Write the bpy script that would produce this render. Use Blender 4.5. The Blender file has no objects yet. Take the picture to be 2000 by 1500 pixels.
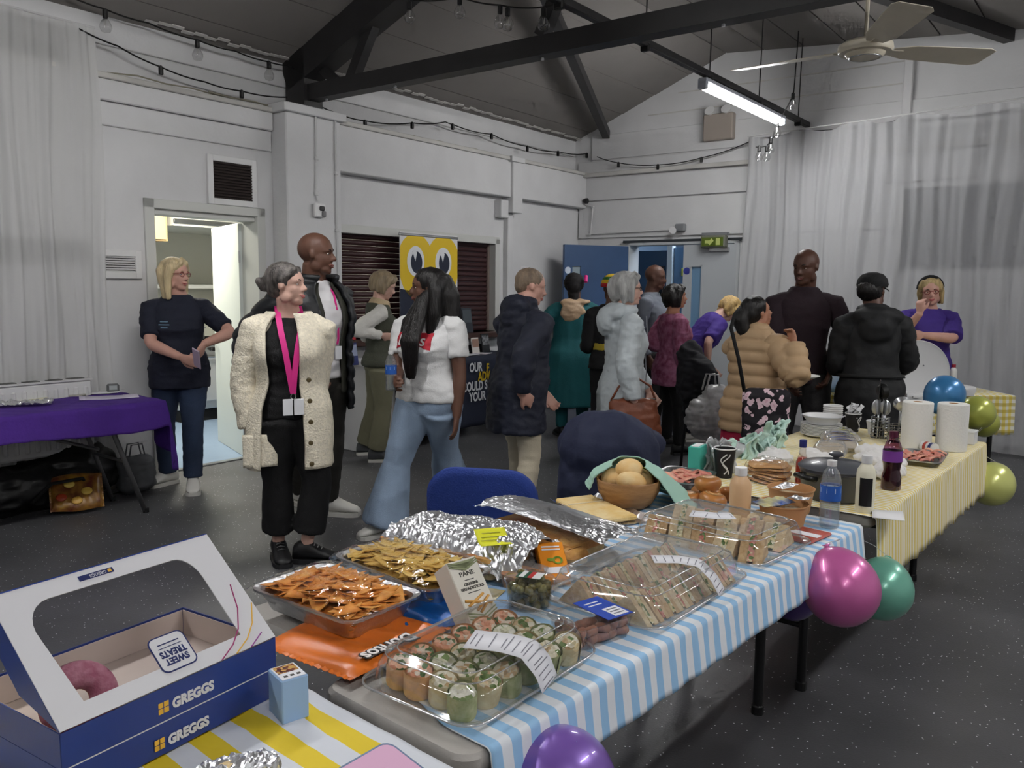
import bpy, bmesh, math, random
import numpy as np
from math import sin, cos, pi, radians, sqrt, atan2, hypot
from mathutils import Vector, Matrix

random.seed(7)
rng = np.random.default_rng(7)
scene = bpy.context.scene
col = scene.collection
V = Vector

# ------------------------------------------------------------------ camera
FPX, CAM_H, PITCH, ROLL = 1634.0, 1.52, radians(6.67), radians(0.5)
CAMROT = Matrix.Rotation(pi / 2 - PITCH, 3, 'X') @ Matrix.Rotation(ROLL, 3, 'Z')
cd = bpy.data.cameras.new('camera')
cam = bpy.data.objects.new('camera', cd)
col.objects.link(cam)
cd.sensor_width = 36.0
cd.lens = FPX / 2000 * 36.0
cd.clip_start = 0.05
cd.clip_end = 100
cam.matrix_world = Matrix.Translation((0, 0, CAM_H)) @ CAMROT.to_4x4()
scene.camera = cam

# ------------------------------------------------------------------ world, exposure
w = bpy.data.worlds.new('world')
scene.world = w
w.use_nodes = True
w.node_tree.nodes['Background'].inputs[0].default_value = (0.75, 0.82, 0.9, 1)
w.node_tree.nodes['Background'].inputs[1].default_value = 0.05
vs = scene.view_settings
vs.view_transform = 'Standard'
vs.look = 'None'
vs.exposure = 0.64
vs.gamma = 1.0
vs.use_curve_mapping = False
scene.cycles.use_denoising = True
scene.cycles.max_bounces = 5
scene.cycles.diffuse_bounces = 3
scene.cycles.glossy_bounces = 2
scene.cycles.transparent_max_bounces = 16
scene.cycles.use_adaptive_sampling = True
scene.cycles.adaptive_threshold = 0.08
scene.cycles.use_light_tree = False
scene.cycles.adaptive_min_samples = 12
scene.cycles.sample_clamp_indirect = 6.0
TUBE_POWER = 62.0          # emission strength of the LED battens
KITCHEN_POWER = 150.0
CORRIDOR_POWER = 90.0

def ray(x, y):
 return CAMROT @ V(((x - 1000) / FPX, (750 - y) / FPX, -1.0))

def on_z(x, y, z):
 d = ray(x, y)
 return V((0, 0, CAM_H)) + d * ((z - CAM_H) / d.z)

def at(x, y, depth):
 d = ray(x, y)
 return V((0, 0, CAM_H)) + d * (depth / d.y)

# room frame: origin at the floor under the far corner, x along the far wall, y along the kitchen wall
TH = radians(36.6)
C0 = V((0.856, 11.2, 0))
ROOM = Matrix.Translation(C0) @ Matrix.Rotation(-TH, 4, 'Z')
ROOMI = ROOM.inverted()

def room_hit(x, y, a=None, b=None):
 """pixel -> room coordinates on the plane x=a or y=b of the room frame"""
 o = ROOMI @ V((0, 0, CAM_H))
 d = ROOMI.to_3x3() @ ray(x, y)
 t = (a - o.x) / d.x if a is not None else (b - o.y) / d.y
 return o + d * t

# ------------------------------------------------------------------ noise
_perm = rng.permutation(256)
_perm = np.concatenate([_perm, _perm, _perm])
_grad = rng.normal(size=(256, 3))
_grad /= np.linalg.norm(_grad, axis=1)[:, None]

def noise3(p):
 p = np.asarray(p, float)
 i = np.floor(p).astype(int)
 f = p - i
 u = f * f * f * (f * (f * 6 - 15) + 10)
 i &= 255
 out = 0
 for dx in (0, 1):
  for dy in (0, 1):
   for dz in (0, 1):
    h = _perm[_perm[_perm[i[:, 0] + dx] + ((i[:, 1] + dy) & 255)] % 256 + ((i[:, 2] + dz) & 255)] % 256
    g = _grad[h]
    dot = g[:, 0] * (f[:, 0] - dx) + g[:, 1] * (f[:, 1] - dy) + g[:, 2] * (f[:, 2] - dz)
    wx = u[:, 0] if dx else 1 - u[:, 0]
    wy = u[:, 1] if dy else 1 - u[:, 1]
    wz = u[:, 2] if dz else 1 - u[:, 2]
    out = out + dot * wx * wy * wz
 return out

_pl, _gl = _perm.tolist(), _grad.tolist()

def noise1(x, y, z):
 i, j, k = math.floor(x), math.floor(y), math.floor(z)
 fx, fy, fz = x - i, y - j, z - k
 u, v_, w_ = [f * f * f * (f * (f * 6 - 15) + 10) for f in (fx, fy, fz)]
 i &= 255; j &= 255; k &= 255
 out = 0.0
 for dx in (0, 1):
  a = _pl[i + dx]; wx = u if dx else 1 - u
  for dy in (0, 1):
   b = _pl[a + ((j + dy) & 255)] % 256; wy = v_ if dy else 1 - v_
   for dz in (0, 1):
    g = _gl[_pl[b + ((k + dz) & 255)] % 256]
    out += (g[0] * (fx - dx) + g[1] * (fy - dy) + g[2] * (fz - dz)) * wx * wy * (w_ if dz else 1 - w_)
 return out

# ------------------------------------------------------------------ materials
def lin(c):
 return tuple(((v / 255) / 12.92 if v / 255 <= 0.04045 else ((v / 255 + 0.055) / 1.055) ** 2.4) for v in c[:3]) + (1.0,)

MATS = {}

def mat(name, rgb=(200, 200, 200), rough=0.6, metal=0.0, bump=0.0, bscale=60.0, var=0.0, vscale=6.0, spec=0.5,
  emit=0.0, sheen=0.0, coat=0.0, rgb2=None, stretch=(1, 1, 1), sss=0.0, trans=0.0, ior=1.45):
 if name in MATS:
  return MATS[name]
 m = bpy.data.materials.new(name)
 m.use_nodes = True
 nt = m.node_tree
 b = nt.nodes['Principled BSDF']
 c = lin(rgb)
 b.inputs['Base Color'].default_value = c
 b.inputs['Roughness'].default_value = rough
 b.inputs['Metallic'].default_value = metal
 b.inputs['Specular IOR Level'].default_value = spec
 b.inputs['IOR'].default_value = ior
 b.inputs['Sheen Weight'].default_value = sheen
 b.inputs['Coat Weight'].default_value = coat
 b.inputs['Transmission Weight'].default_value = trans
 if sss:
  b.inputs['Subsurface Weight'].default_value = sss
  b.inputs['Subsurface Radius'].default_value = (0.02, 0.008, 0.005)
  b.inputs['Subsurface Scale'].default_value = 0.3
 if emit:
  b.inputs['Emission Color'].default_value = c
  b.inputs['Emission Strength'].default_value = emit
 if var or bump:
  tc = nt.nodes.new('ShaderNodeTexCoord')
  mp = nt.nodes.new('ShaderNodeMapping')
  mp.inputs['Scale'].default_value = stretch
  nt.links.new(tc.outputs['Object'], mp.inputs['Vector'])
 if var:
  n = nt.nodes.new('ShaderNodeTexNoise')
  n.inputs['Scale'].default_value = vscale
  n.inputs['Detail'].default_value = 5
  nt.links.new(mp.outputs[0], n.inputs['Vector'])
  r = nt.nodes.new('ShaderNodeValToRGB')
  r.color_ramp.elements[0].position = 0.33
  r.color_ramp.elements[1].position = 0.67
  c2 = lin(rgb2) if rgb2 else tuple(x * (1 - var) for x in c[:3]) + (1,)
  r.color_ramp.elements[0].color = c2
  r.color_ramp.elements[1].color = c if rgb2 else tuple(min(1, x * (1 + var * .4)) for x in c[:3]) + (1,)
  nt.links.new(n.outputs['Fac'], r.inputs[0])
  nt.links.new(r.outputs[0], b.inputs['Base Color'])
 if bump:
  n = nt.nodes.new('ShaderNodeTexNoise')
  n.inputs['Scale'].default_value = bscale
  n.inputs['Detail'].default_value = 4
  nt.links.new(mp.outputs[0], n.inputs['Vector'])
  bp = nt.nodes.new('ShaderNodeBump')
  bp.inputs['Strength'].default_value = bump
  bp.inputs['Distance'].default_value = 0.01
  nt.links.new(n.outputs['Fac'], bp.inputs['Height'])
  nt.links.new(bp.outputs[0], b.inputs['Normal'])
 MATS[name] = m
 return m

def stripes(name, c1, c2, axis, width, offset=0.0, rough=0.75, duty=0.5, coords='Object', axis2=None, wrinkle=0.25, c3=None):
 """two-colour woven / printed stripes across one object axis (axis2 adds a second set: gingham)"""
 if name in MATS:
  return MATS[name]
 m = bpy.data.materials.new(name)
 m.use_nodes = True
 nt = m.node_tree
 b = nt.nodes['Principled BSDF']
 b.inputs['Roughness'].default_value = rough
 tc = nt.nodes.new('ShaderNodeTexCoord')
 sp = nt.nodes.new('ShaderNodeSeparateXYZ')
 nt.links.new(tc.outputs[coords], sp.inputs[0])

 def band(ax):
  a = nt.nodes.new('ShaderNodeMath'); a.operation = 'ADD'; a.inputs[1].default_value = offset + 100 * width
  nt.links.new(sp.outputs[ax], a.inputs[0])
  d = nt.nodes.new('ShaderNodeMath'); d.operation = 'DIVIDE'; d.inputs[1].default_value = width
  nt.links.new(a.outputs[0], d.inputs[0])
  f = nt.nodes.new('ShaderNodeMath'); f.operation = 'FRACT'
  nt.links.new(d.outputs[0], f.inputs[0])
  g = nt.nodes.new('ShaderNodeMath'); g.operation = 'GREATER_THAN'; g.inputs[1].default_value = duty
  nt.links.new(f.outputs[0], g.inputs[0])
  return g
 g = band(axis)
 mx = nt.nodes.new('ShaderNodeMix'); mx.data_type = 'RGBA'
 mx.inputs['A'].default_value = lin(c1); mx.inputs['B'].default_value = lin(c2)
 nt.links.new(g.outputs[0], mx.inputs['Factor'])
 last = mx.outputs['Result']
 if axis2 is not None:
  g2 = band(axis2)
  m2 = nt.nodes.new('ShaderNodeMix'); m2.data_type = 'RGBA'; m2.blend_type = 'MULTIPLY'
  m2.inputs['B'].default_value = lin(c3 or c2)
  nt.links.new(g2.outputs[0], m2.inputs['Factor'])
  nt.links.new(last, m2.inputs['A'])
  last = m2.outputs['Result']
 nt.links.new(last, b.inputs['Base Color'])
 n = nt.nodes.new('ShaderNodeTexNoise'); n.inputs['Scale'].default_value = 25
 nt.links.new(tc.outputs['Object'], n.inputs['Vector'])
 bp = nt.nodes.new('ShaderNodeBump'); bp.inputs['Strength'].default_value = wrinkle; bp.inputs['Distance'].default_value = 0.01
 nt.links.new(n.outputs['Fac'], bp.inputs['Height'])
 nt.links.new(bp.outputs[0], b.inputs['Normal'])
 MATS[name] = m
 return m

def clear(name, tint=(255, 255, 255), gloss=0.08, rough=0.06, fog=0.0, bump=0.0, bscale=30.0):
 """thin clear plastic: transparent with a glossy skin (fresnel) and a little milkiness"""
 if name in MATS:
  return MATS[name]
 m = bpy.data.materials.new(name)
 m.use_nodes = True
 nt = m.node_tree
 for n in list(nt.nodes):
  if n.type != 'OUTPUT_MATERIAL':
   nt.nodes.remove(n)
 out = nt.nodes['Material Output']
 t = nt.nodes.new('ShaderNodeBsdfTransparent'); t.inputs[0].default_value = lin(tint)
 d = nt.nodes.new('ShaderNodeBsdfDiffuse'); d.inputs[0].default_value = (.8, .8, .8, 1)
 m1 = nt.nodes.new('ShaderNodeMixShader'); m1.inputs[0].default_value = fog
 nt.links.new(t.outputs[0], m1.inputs[1]); nt.links.new(d.outputs[0], m1.inputs[2])
 g = nt.nodes.new('ShaderNodeBsdfGlossy'); g.inputs['Roughness'].default_value = rough
 fr = nt.nodes.new('ShaderNodeLayerWeight'); fr.inputs[0].default_value = .5
 pw = nt.nodes.new('ShaderNodeMath'); pw.operation = 'POWER'; pw.inputs[1].default_value = 3.0
 nt.links.new(fr.outputs['Facing'], pw.inputs[0])
 ad = nt.nodes.new('ShaderNodeMath'); ad.operation = 'MULTIPLY_ADD'; ad.inputs[1].default_value = .75; ad.inputs[2].default_value = gloss; ad.use_clamp = True
 nt.links.new(pw.outputs[0], ad.inputs[0])
 m2 = nt.nodes.new('ShaderNodeMixShader')
 nt.links.new(ad.outputs[0], m2.inputs[0]); nt.links.new(m1.outputs[0], m2.inputs[1]); nt.links.new(g.outputs[0], m2.inputs[2])
 nt.links.new(m2.outputs[0], out.inputs[0])
 if bump:
  tc = nt.nodes.new('ShaderNodeTexCoord')
  n = nt.nodes.new('ShaderNodeTexNoise'); n.inputs['Scale'].default_value = bscale; n.inputs['Detail'].default_value = 3
  nt.links.new(tc.outputs['Object'], n.inputs['Vector'])
  bp = nt.nodes.new('ShaderNodeBump'); bp.inputs['Strength'].default_value = bump; bp.inputs['Distance'].default_value = 0.01
  nt.links.new(n.outputs['Fac'], bp.inputs['Height'])
  nt.links.new(bp.outputs[0], g.inputs['Normal']); nt.links.new(bp.outputs[0], fr.inputs['Normal'])
 MATS[name] = m
 return m

# ------------------------------------------------------------------ mesh building
class MB:
 def __init__(s):
  s.v, s.f, s.m, s.cur = [], [], [], 0

 def add(s, vs, fs, mi=None):
  o = len(s.v)
  s.v.extend([tuple(p) for p in vs])
  s.f.extend([tuple(i + o for i in f) for f in fs])
  s.m.extend([s.cur if mi is None else mi] * len(fs))
  return s

 def box(s, c, size, rot=None, bev=0.0, mi=None):
  hx, hy, hz = [k / 2 for k in size]
  c = V(c)
  if bev <= 0:
   P = [V((x, y, z)) for x in (-hx, hx) for y in (-hy, hy) for z in (-hz, hz)]
   Fc = [(0, 1, 3, 2), (4, 6, 7, 5), (0, 4, 5, 1), (2, 3, 7, 6), (0, 2, 6, 4), (1, 5, 7, 3)]
  else:
   bev = min(bev, hx * .98, hy * .98, hz * .98)
   P, idx = [], {}
   for sx in (-1, 1):
    for sy in (-1, 1):
     for sz in (-1, 1):
      for ax in range(3):
       q = [sx * (hx - bev), sy * (hy - bev), sz * (hz - bev)]
       q[ax] += (sx, sy, sz)[ax] * bev
       idx[(sx, sy, sz, ax)] = len(P)
       P.append(V(q))
   Fc = []
   for ax in range(3):
    for sg in (-1, 1):
     o1, o2 = [k for k in range(3) if k != ax]
     loop = []
     for a, b in ((-1, -1), (1, -1), (1, 1), (-1, 1)):
      k = [0, 0, 0]; k[ax] = sg; k[o1] = a; k[o2] = b
      loop.append(idx[(k[0], k[1], k[2], ax)])
     flip = (sg < 0) != (ax == 1)
     Fc.append(tuple(reversed(loop)) if flip else tuple(loop))
   for ax in range(3):           # edges along axis ax
    o1, o2 = [k for k in range(3) if k != ax]
    for a in (-1, 1):
     for b in (-1, 1):
      def g(sg, wh):
       k = [0, 0, 0]; k[ax] = sg; k[o1] = a; k[o2] = b
       return idx[(k[0], k[1], k[2], wh)]
      Fc.append((g(-1, o1), g(1, o1), g(1, o2), g(-1, o2)))
   for sx in (-1, 1):
    for sy in (-1, 1):
     for sz in (-1, 1):
      Fc.append(tuple(idx[(sx, sy, sz, k)] for k in range(3)))
  if rot is not None:
   P = [rot @ p for p in P]
  return s.add([p + c for p in P], Fc, mi)

 def loft(s, rings, closed=True, cap=True, mi=None):
  n = len(rings[0])
  vs = [p for r in rings for p in r]
  fs = []
  for i in range(len(rings) - 1):
   for j in range(n if closed else n - 1):
    k = (j + 1) % n
    fs.append((i * n + j, i * n + k, (i + 1) * n + k, (i + 1) * n + j))
  if cap and closed:
   fs.append(tuple(reversed(range(n))))
   fs.append(tuple((len(rings) - 1) * n + j for j in range(n)))
  return s.add(vs, fs, mi)

 def tube(s, pts, r, n=8, mi=None, cap=True):
  pts = [V(p) for p in pts]
  rs = r if hasattr(r, '__len__') else [r] * len(pts)
  rings = []
  ref = None
  for i, p in enumerate(pts):
   t = (pts[min(i + 1, len(pts) - 1)] - pts[max(i - 1, 0)])
   t = t.normalized() if t.length > 1e-9 else V((0, 0, 1))
   if ref is None:
    ref = V((1, 0, 0)) if abs(t.x) < .9 else V((0, 1, 0))
   x = (ref - t * ref.dot(t)).normalized()
   y = t.cross(x)
   ref = x
   rings.append([p + (x * cos(2 * pi * k / n) + y * sin(2 * pi * k / n)) * rs[i] for k in range(n)])
  return s.loft(rings, cap=cap, mi=mi)

 def lathe(s, prof, n=24, o=(0, 0, 0), mi=None, cap=True, sx=1, sy=1):
  o = V(o)
  rings = [[o + V((r * sx * cos(2 * pi * k / n), r * sy * sin(2 * pi * k / n), z)) for k in range(n)] for r, z in prof]
  return s.loft(rings, cap=cap, mi=mi)

 def ell(s, c, r, n=14, m=9, rot=None, mi=None):
  c = V(c)
  r = r if hasattr(r, '__len__') else (r, r, r)
  rings = []
  for i in range(m + 1):
   a = -pi / 2 + pi * i / m
   a = max(-pi / 2 + .05, min(pi / 2 - .05, a))
   ring = []
   for k in range(n):
    p = V((r[0] * cos(a) * cos(2 * pi * k / n), r[1] * cos(a) * sin(2 * pi * k / n), r[2] * sin(a)))
    ring.append(c + (rot @ p if rot is not None else p))
   rings.append(ring)
  return s.loft(rings, mi=mi)

 def prism(s, poly, z0, z1, mi=None):
  n = len(poly)
  vs = [(x, y, z0) for x, y in poly] + [(x, y, z1) for x, y in poly]
  fs = [tuple(reversed(range(n))), tuple(range(n, 2 * n))]
  fs += [(i, (i + 1) % n, n + (i + 1) % n, n + i) for i in range(n)]
  return s.add(vs, fs, mi)

 def grid(s, fn, nu, nv, mi=None):
  vs = [fn(i / nu, j / nv) for j in range(nv + 1) for i in range(nu + 1)]
  fs = [(j * (nu + 1) + i, j * (nu + 1) + i + 1, (j + 1) * (nu + 1) + i + 1, (j + 1) * (nu + 1) + i) for j in range(nv) for i in range(nu)]
  return s.add(vs, fs, mi)

 def tf(s, M, start=0):
  s.v[start:] = [tuple(M @ V(p)) for p in s.v[start:]]
  return s

 def mesh(s, name, mats, smooth=None):
  me = bpy.data.meshes.new(name)
  me.from_pydata(s.v, [], s.f)
  for m in (mats if isinstance(mats, (list, tuple)) else [mats]):
   me.materials.append(m)
  if any(s.m):
   me.polygons.foreach_set('material_index', s.m)
  b = bmesh.new(); b.from_mesh(me)
  bmesh.ops.recalc_face_normals(b, faces=b.faces)
  b.to_mesh(me); b.free()
  if smooth:
   me.polygons.foreach_set('use_smooth', [True] * len(me.polygons))
   if smooth is not True:
    me.set_sharp_from_angle(angle=radians(smooth))
  me.update()
  return me

 def build(s, name, mats, parent=None, smooth=None, M=None, mods=None, **tags):
  return link(name, s.mesh(name, mats, smooth), parent, M, mods, **tags)

def link(name, me, parent=None, M=None, mods=None, **tags):
 o = bpy.data.objects.new(name, me)
 col.objects.link(o)
 if parent is not None:
  o.parent = parent
 if M is not None:
  o.matrix_local = M
 for k, kw in (mods or []):
  md = o.modifiers.new(k.lower(), k)
  for a, b in kw.items():
   setattr(md, a, b)
 for k, v_ in tags.items():
  o[k] = v_
 return o

def solid(th, off=0):
 return [('SOLIDIFY', dict(thickness=th, offset=off))]

def thing(name, label, cat, loc=(0, 0, 0), rz=0.0, group=None, M=None):
 o = bpy.data.objects.new(name, None)
 col.objects.link(o)
 o.empty_display_size = 0.1
 if M is not None:
  o.matrix_world = M
 else:
  o.location = loc
  o.rotation_euler = (0, 0, rz)
 return tag(o, label, cat, group)

def tag(o, label, cat, group=None):
 o['label'] = label
 o['category'] = cat
 if group:
  o['group'] = group
 return o

def struct(o, label=None):
 o['kind'] = 'structure'
 if label:
  o['label'] = label
 return o

def dup(root, M=None, label=None, group=None):
 r = root.copy(); col.objects.link(r)
 if M is not None:
  r.matrix_world = M
 if label:
  r['label'] = label
 if group:
  r['group'] = group
 for ch in list(root.children):
  c = ch.copy(); col.objects.link(c); c.parent = r
  for g in ch.children:
   d = g.copy(); col.objects.link(d); d.parent = c
 return r

def TR(loc, rz=0.0, rx=0.0, ry=0.0, s=1.0):
 return Matrix.Translation(loc) @ Matrix.Rotation(rz, 4, 'Z') @ Matrix.Rotation(ry, 4, 'Y') @ Matrix.Rotation(rx, 4, 'X') @ Matrix.Scale(s, 4)

def lettering(name, body, size, m, parent, M, extrude=0.0006, align='LEFT', sx=1.0, bold=0.0, space=1.0):
 """flat printed letters: local x along the line, y up, z out of the surface"""
 cu = bpy.data.curves.new(name, 'FONT')
 cu.body = body
 cu.size = size
 cu.extrude = extrude
 cu.align_x = align
 cu.offset = bold
 cu.space_character = space
 cu.resolution_u = 3
 t = bpy.data.objects.new(name, cu)
 me = bpy.data.meshes.new_from_object(t)
 bpy.data.objects.remove(t)
 bpy.data.curves.remove(cu)
 me.materials.clear()
 me.materials.append(m)
 if sx != 1.0:
  for v_ in me.vertices:
   v_.co.x *= sx
 return link(name, me, parent, M)
# ------------------------------------------------------------------ base materials
WHITE = mat('white_painted_block', (205, 205, 206), .75, bump=.25, bscale=35, var=.06, vscale=2.5)
TRIMW = mat('white_gloss_paint', (212, 212, 212), .45, var=.05, vscale=3)
LEDGE = mat('dusty_white_ledge', (196, 194, 190), .8, bump=.3, bscale=30, var=.22, vscale=2.2)
ROOFM = mat('grey_ceiling_board', (122, 118, 115), .8, bump=.1, bscale=20, var=.06, vscale=1.5)
STEEL = mat('black_painted_steel', (40, 39, 40), .5, var=.2, vscale=5)
FRAMEW = mat('cream_door_frame', (196, 197, 193), .5)
BLUED = mat('blue_door_paint', (58, 84, 122), .45, var=.05)
PIPEM = mat('white_conduit', (200, 200, 200), .5)
CABLE = mat('black_cable', (22, 22, 22), .6)
BULB = clear('clear_bulb_glass', (250, 250, 250), gloss=.12, rough=.02)
FILA = mat('lamp_cap_brass', (190, 190, 185), .3, .8)
SHUT = mat('brown_shutter', (58, 32, 34), .5, var=.1)
DARK = mat('dark_recess', (14, 14, 15), .8)
CHROME = mat('brushed_steel', (190, 192, 195), .28, 1.0)
PLASTW = mat('white_plastic', (220, 220, 220), .35)
PLASTB = mat('black_plastic', (18, 18, 19), .4)

def floor_mat():
 m = bpy.data.materials.new('speckled_safety_vinyl')
 m.use_nodes = True
 nt = m.node_tree
 b = nt.nodes['Principled BSDF']
 tc = nt.nodes.new('ShaderNodeTexCoord')
 vo = nt.nodes.new('ShaderNodeTexVoronoi'); vo.inputs['Scale'].default_value = 42
 nt.links.new(tc.outputs['Object'], vo.inputs['Vector'])
 sp = nt.nodes.new('ShaderNodeSeparateColor'); nt.links.new(vo.outputs['Color'], sp.inputs[0])
 lt = nt.nodes.new('ShaderNodeMath'); lt.operation = 'LESS_THAN'; lt.inputs[1].default_value = .12
 nt.links.new(vo.outputs['Distance'], lt.inputs[0])
 gt = nt.nodes.new('ShaderNodeMath'); gt.operation = 'GREATER_THAN'; gt.inputs[1].default_value = .3
 nt.links.new(sp.outputs[0], gt.inputs[0])
 mu = nt.nodes.new('ShaderNodeMath'); mu.operation = 'MULTIPLY'
 nt.links.new(lt.outputs[0], mu.inputs[0]); nt.links.new(gt.outputs[0], mu.inputs[1])
 n = nt.nodes.new('ShaderNodeTexNoise'); n.inputs['Scale'].default_value = 2.2; n.inputs['Detail'].default_value = 6
 nt.links.new(tc.outputs['Object'], n.inputs['Vector'])
 r = nt.nodes.new('ShaderNodeValToRGB')
 r.color_ramp.elements[0].color = lin((68, 68, 71)); r.color_ramp.elements[1].color = lin((86, 86, 89))
 r.color_ramp.elements[0].position = .3; r.color_ramp.elements[1].position = .7
 nt.links.new(n.outputs['Fac'], r.inputs[0])
 mx = nt.nodes.new('ShaderNodeMix'); mx.data_type = 'RGBA'
 nt.links.new(mu.outputs[0], mx.inputs['Factor']); nt.links.new(r.outputs[0], mx.inputs['A'])
 mx.inputs['B'].default_value = (.85, .86, .88, 1)
 nt.links.new(mx.outputs['Result'], b.inputs['Base Color'])
 b.inputs['Roughness'].default_value = .42
 b.inputs['Specular IOR Level'].default_value = .5
 n2 = nt.nodes.new('ShaderNodeTexNoise'); n2.inputs['Scale'].default_value = 120
 nt.links.new(tc.outputs['Object'], n2.inputs['Vector'])
 bp = nt.nodes.new('ShaderNodeBump'); bp.inputs['Strength'].default_value = .2; bp.inputs['Distance'].default_value = .004
 nt.links.new(n2.outputs['Fac'], bp.inputs['Height']); nt.links.new(bp.outputs[0], b.inputs['Normal'])
 return m

def fabric_sheer(name, rgb, alpha):
 """sheer voile: part of the light passes straight through, the rest is scattered on both sides"""
 m = bpy.data.materials.new(name)
 m.use_nodes = True
 nt = m.node_tree
 for n in list(nt.nodes):
  if n.type != 'OUTPUT_MATERIAL':
   nt.nodes.remove(n)
 t = nt.nodes.new('ShaderNodeBsdfTransparent')
 d = nt.nodes.new('ShaderNodeBsdfDiffuse'); d.inputs[0].default_value = lin(rgb)
 tl = nt.nodes.new('ShaderNodeBsdfTranslucent'); tl.inputs[0].default_value = lin(rgb)
 a = nt.nodes.new('ShaderNodeMixShader'); a.inputs[0].default_value = .3
 nt.links.new(d.outputs[0], a.inputs[1]); nt.links.new(tl.outputs[0], a.inputs[2])
 b = nt.nodes.new('ShaderNodeMixShader'); b.inputs[0].default_value = alpha
 nt.links.new(t.outputs[0], b.inputs[1]); nt.links.new(a.outputs[0], b.inputs[2])
 nt.links.new(b.outputs[0], nt.nodes['Material Output'].inputs[0])
 return m

# ------------------------------------------------------------------ room shell (room frame: a along far wall, b along kitchen wall)
RW, RL = 9.6, -13.5            # far wall length, room length towards and behind the camera
def roof_z(a):
 return 3.43 + .396 * a if a < 1.97 else 4.21 - .078 * (a - 1.97)

fl = MB(); fl.box((RW / 2, RL / 2, -.05), (RW + .4, -RL + .4, .1))
struct(fl.build('floor', floor_mat(), M=ROOM))

# kitchen wall
wl = MB()
def wbox(mb, b0, b1, z0, z1, a0=-.22, a1=0.0, **k):
 mb.box(((a0 + a1) / 2, (b0 + b1) / 2, (z0 + z1) / 2), (a1 - a0, b1 - b0, z1 - z0), **k)
wbox(wl, RL, -6.0, 0, 2.97)
wbox(wl, -6.0, -5.04, 2.09, 2.97)
wbox(wl, -5.04, -4.3, 0, 2.97)
wbox(wl, -4.3, -1.72, 0, 1.0)
wbox(wl, -4.3, -1.72, 2.06, 2.97)
wbox(wl, -1.72, .25, 0, 2.97)
wall_left = struct(wl.build('wall_left', WHITE, M=ROOM))
# upper courses set back above the ledge, each a long painted block course
z = 2.98
for k, h in enumerate((.225, .225)):
 c = MB(); wbox(c, RL, .25, z + .004, z + h - .004, -.3, -.06 - .004 * (k % 2), bev=.006)
 c.build('block_course', WHITE, wall_left)
 z += h
c = MB(); wbox(c, RL, .25, 2.97, 3.46, -.3, -.085); c.build('backing', LEDGE, wall_left)
# ledge and downstand beam, bay by bay
for b0, b1, zb, prot in ((RL, -4.9, 2.8, .05), (-4.28, -1.66, 2.535, .13), (-1.47, .0, 2.535, .13)):
 c = MB(); wbox(c, b0, b1, zb, 2.95, 0, prot, bev=.008); c.build('downstand_beam', WHITE, wall_left)
 c = MB(); wbox(c, b0, b1, 2.945, 2.985, -.08, prot + .03, bev=.006); c.build('ledge', LEDGE, wall_left)
c = MB(); wbox(c, RL, -4.9, 2.63, 2.795, 0, .022, bev=.006); c.build('wall_band', WHITE, wall_left)
# pier that carries the truss, and slim pilaster near the corner
c = MB(); wbox(c, -4.89, -4.29, 0, 2.95, 0, .2, bev=.01); wbox(c, -4.93, -4.25, 2.95, 3.02, -.08, .24, bev=.006)
struct(c.build('trim_1', WHITE, M=ROOM), 'white pier carrying the black roof truss')
c = MB(); wbox(c, -1.66, -1.47, 2.36, 2.95, 0, .16, bev=.008); wbox(c, -1.63, -1.53, 0, 2.36, 0, .07, bev=.008)
wbox(c, -1.72, -1.47, 2.93, 2.99, -.08, .19, bev=.005); wbox(c, -1.8, -1.66, 2.3, 2.5, 0, .1, bev=.008)
struct(c.build('trim_2', WHITE, M=ROOM), 'slim white pilaster near the far corner')
# far wall with the gable
wb = MB()
A0, A1, ZD = .73, 2.23, 2.1
def gable(mb, a0, a1, z0, top=None, th=.22):
 pts = [a0] + [k for k in (1.97,) if a0 < k < a1] + [a1]
 n = len(pts)
 vs, t = [], (lambda x: top if top is not None else roof_z(x) + .02)
 for y in (0, th):
  vs += [(x, y, z0) for x in pts] + [(x, y, t(x)) for x in reversed(pts)]
 m = 2 * n
 mb.add(vs, [tuple(range(m)), tuple(reversed(range(m, 2 * m)))] + [(i, (i + 1) % m, m + (i + 1) % m, m + i) for i in range(m)])
gable(wb, -.3, A0, 0); gable(wb, A0, A1, ZD); gable(wb, A1, RW + .2, 0)
wall_back = struct(wb.build('wall_back', WHITE, M=ROOM))
zz = [2.14, 2.62, 2.93, 3.13, 3.45]
for k in range(4):
 c = MB(); c.box((2.35 if k < 3 else 5, -.012, (zz[k] + zz[k + 1]) / 2), (4.66 if k < 2 else 9.6, .03 if k != 1 else .05, zz[k + 1] - zz[k] - .014), bev=.006)
 if k == 2 or k == 3:
  c.v[:] = [(x + (2.45 if k == 2 else 0), y, zq) for x, y, zq in c.v]
 c.build('block_course', WHITE, wall_back)
c = MB(); c.box((4.8, -.05, 2.945), (9.6, .12, .05), bev=.006); c.build('ledge', LEDGE, wall_back)
for zz_ in (3.62, 3.84):
 c = MB(); c.box((2.4 + (zz_ - 3.6) * 1.8, -.004, zz_), (2.9, .01, .012)); c.build('joint', LEDGE, wall_back)
# unseen closing walls so that the light bounces as in the hall
c = MB(); c.box((RW + .1, RL / 2, 1.9), (.2, -RL, 3.9)); struct(c.build('wall_right', WHITE, M=ROOM))
c = MB(); c.box((RW / 2, RL - .1, 2.1), (RW, .2, 4.4)); struct(c.build('wall_front', WHITE, M=ROOM))
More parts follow.
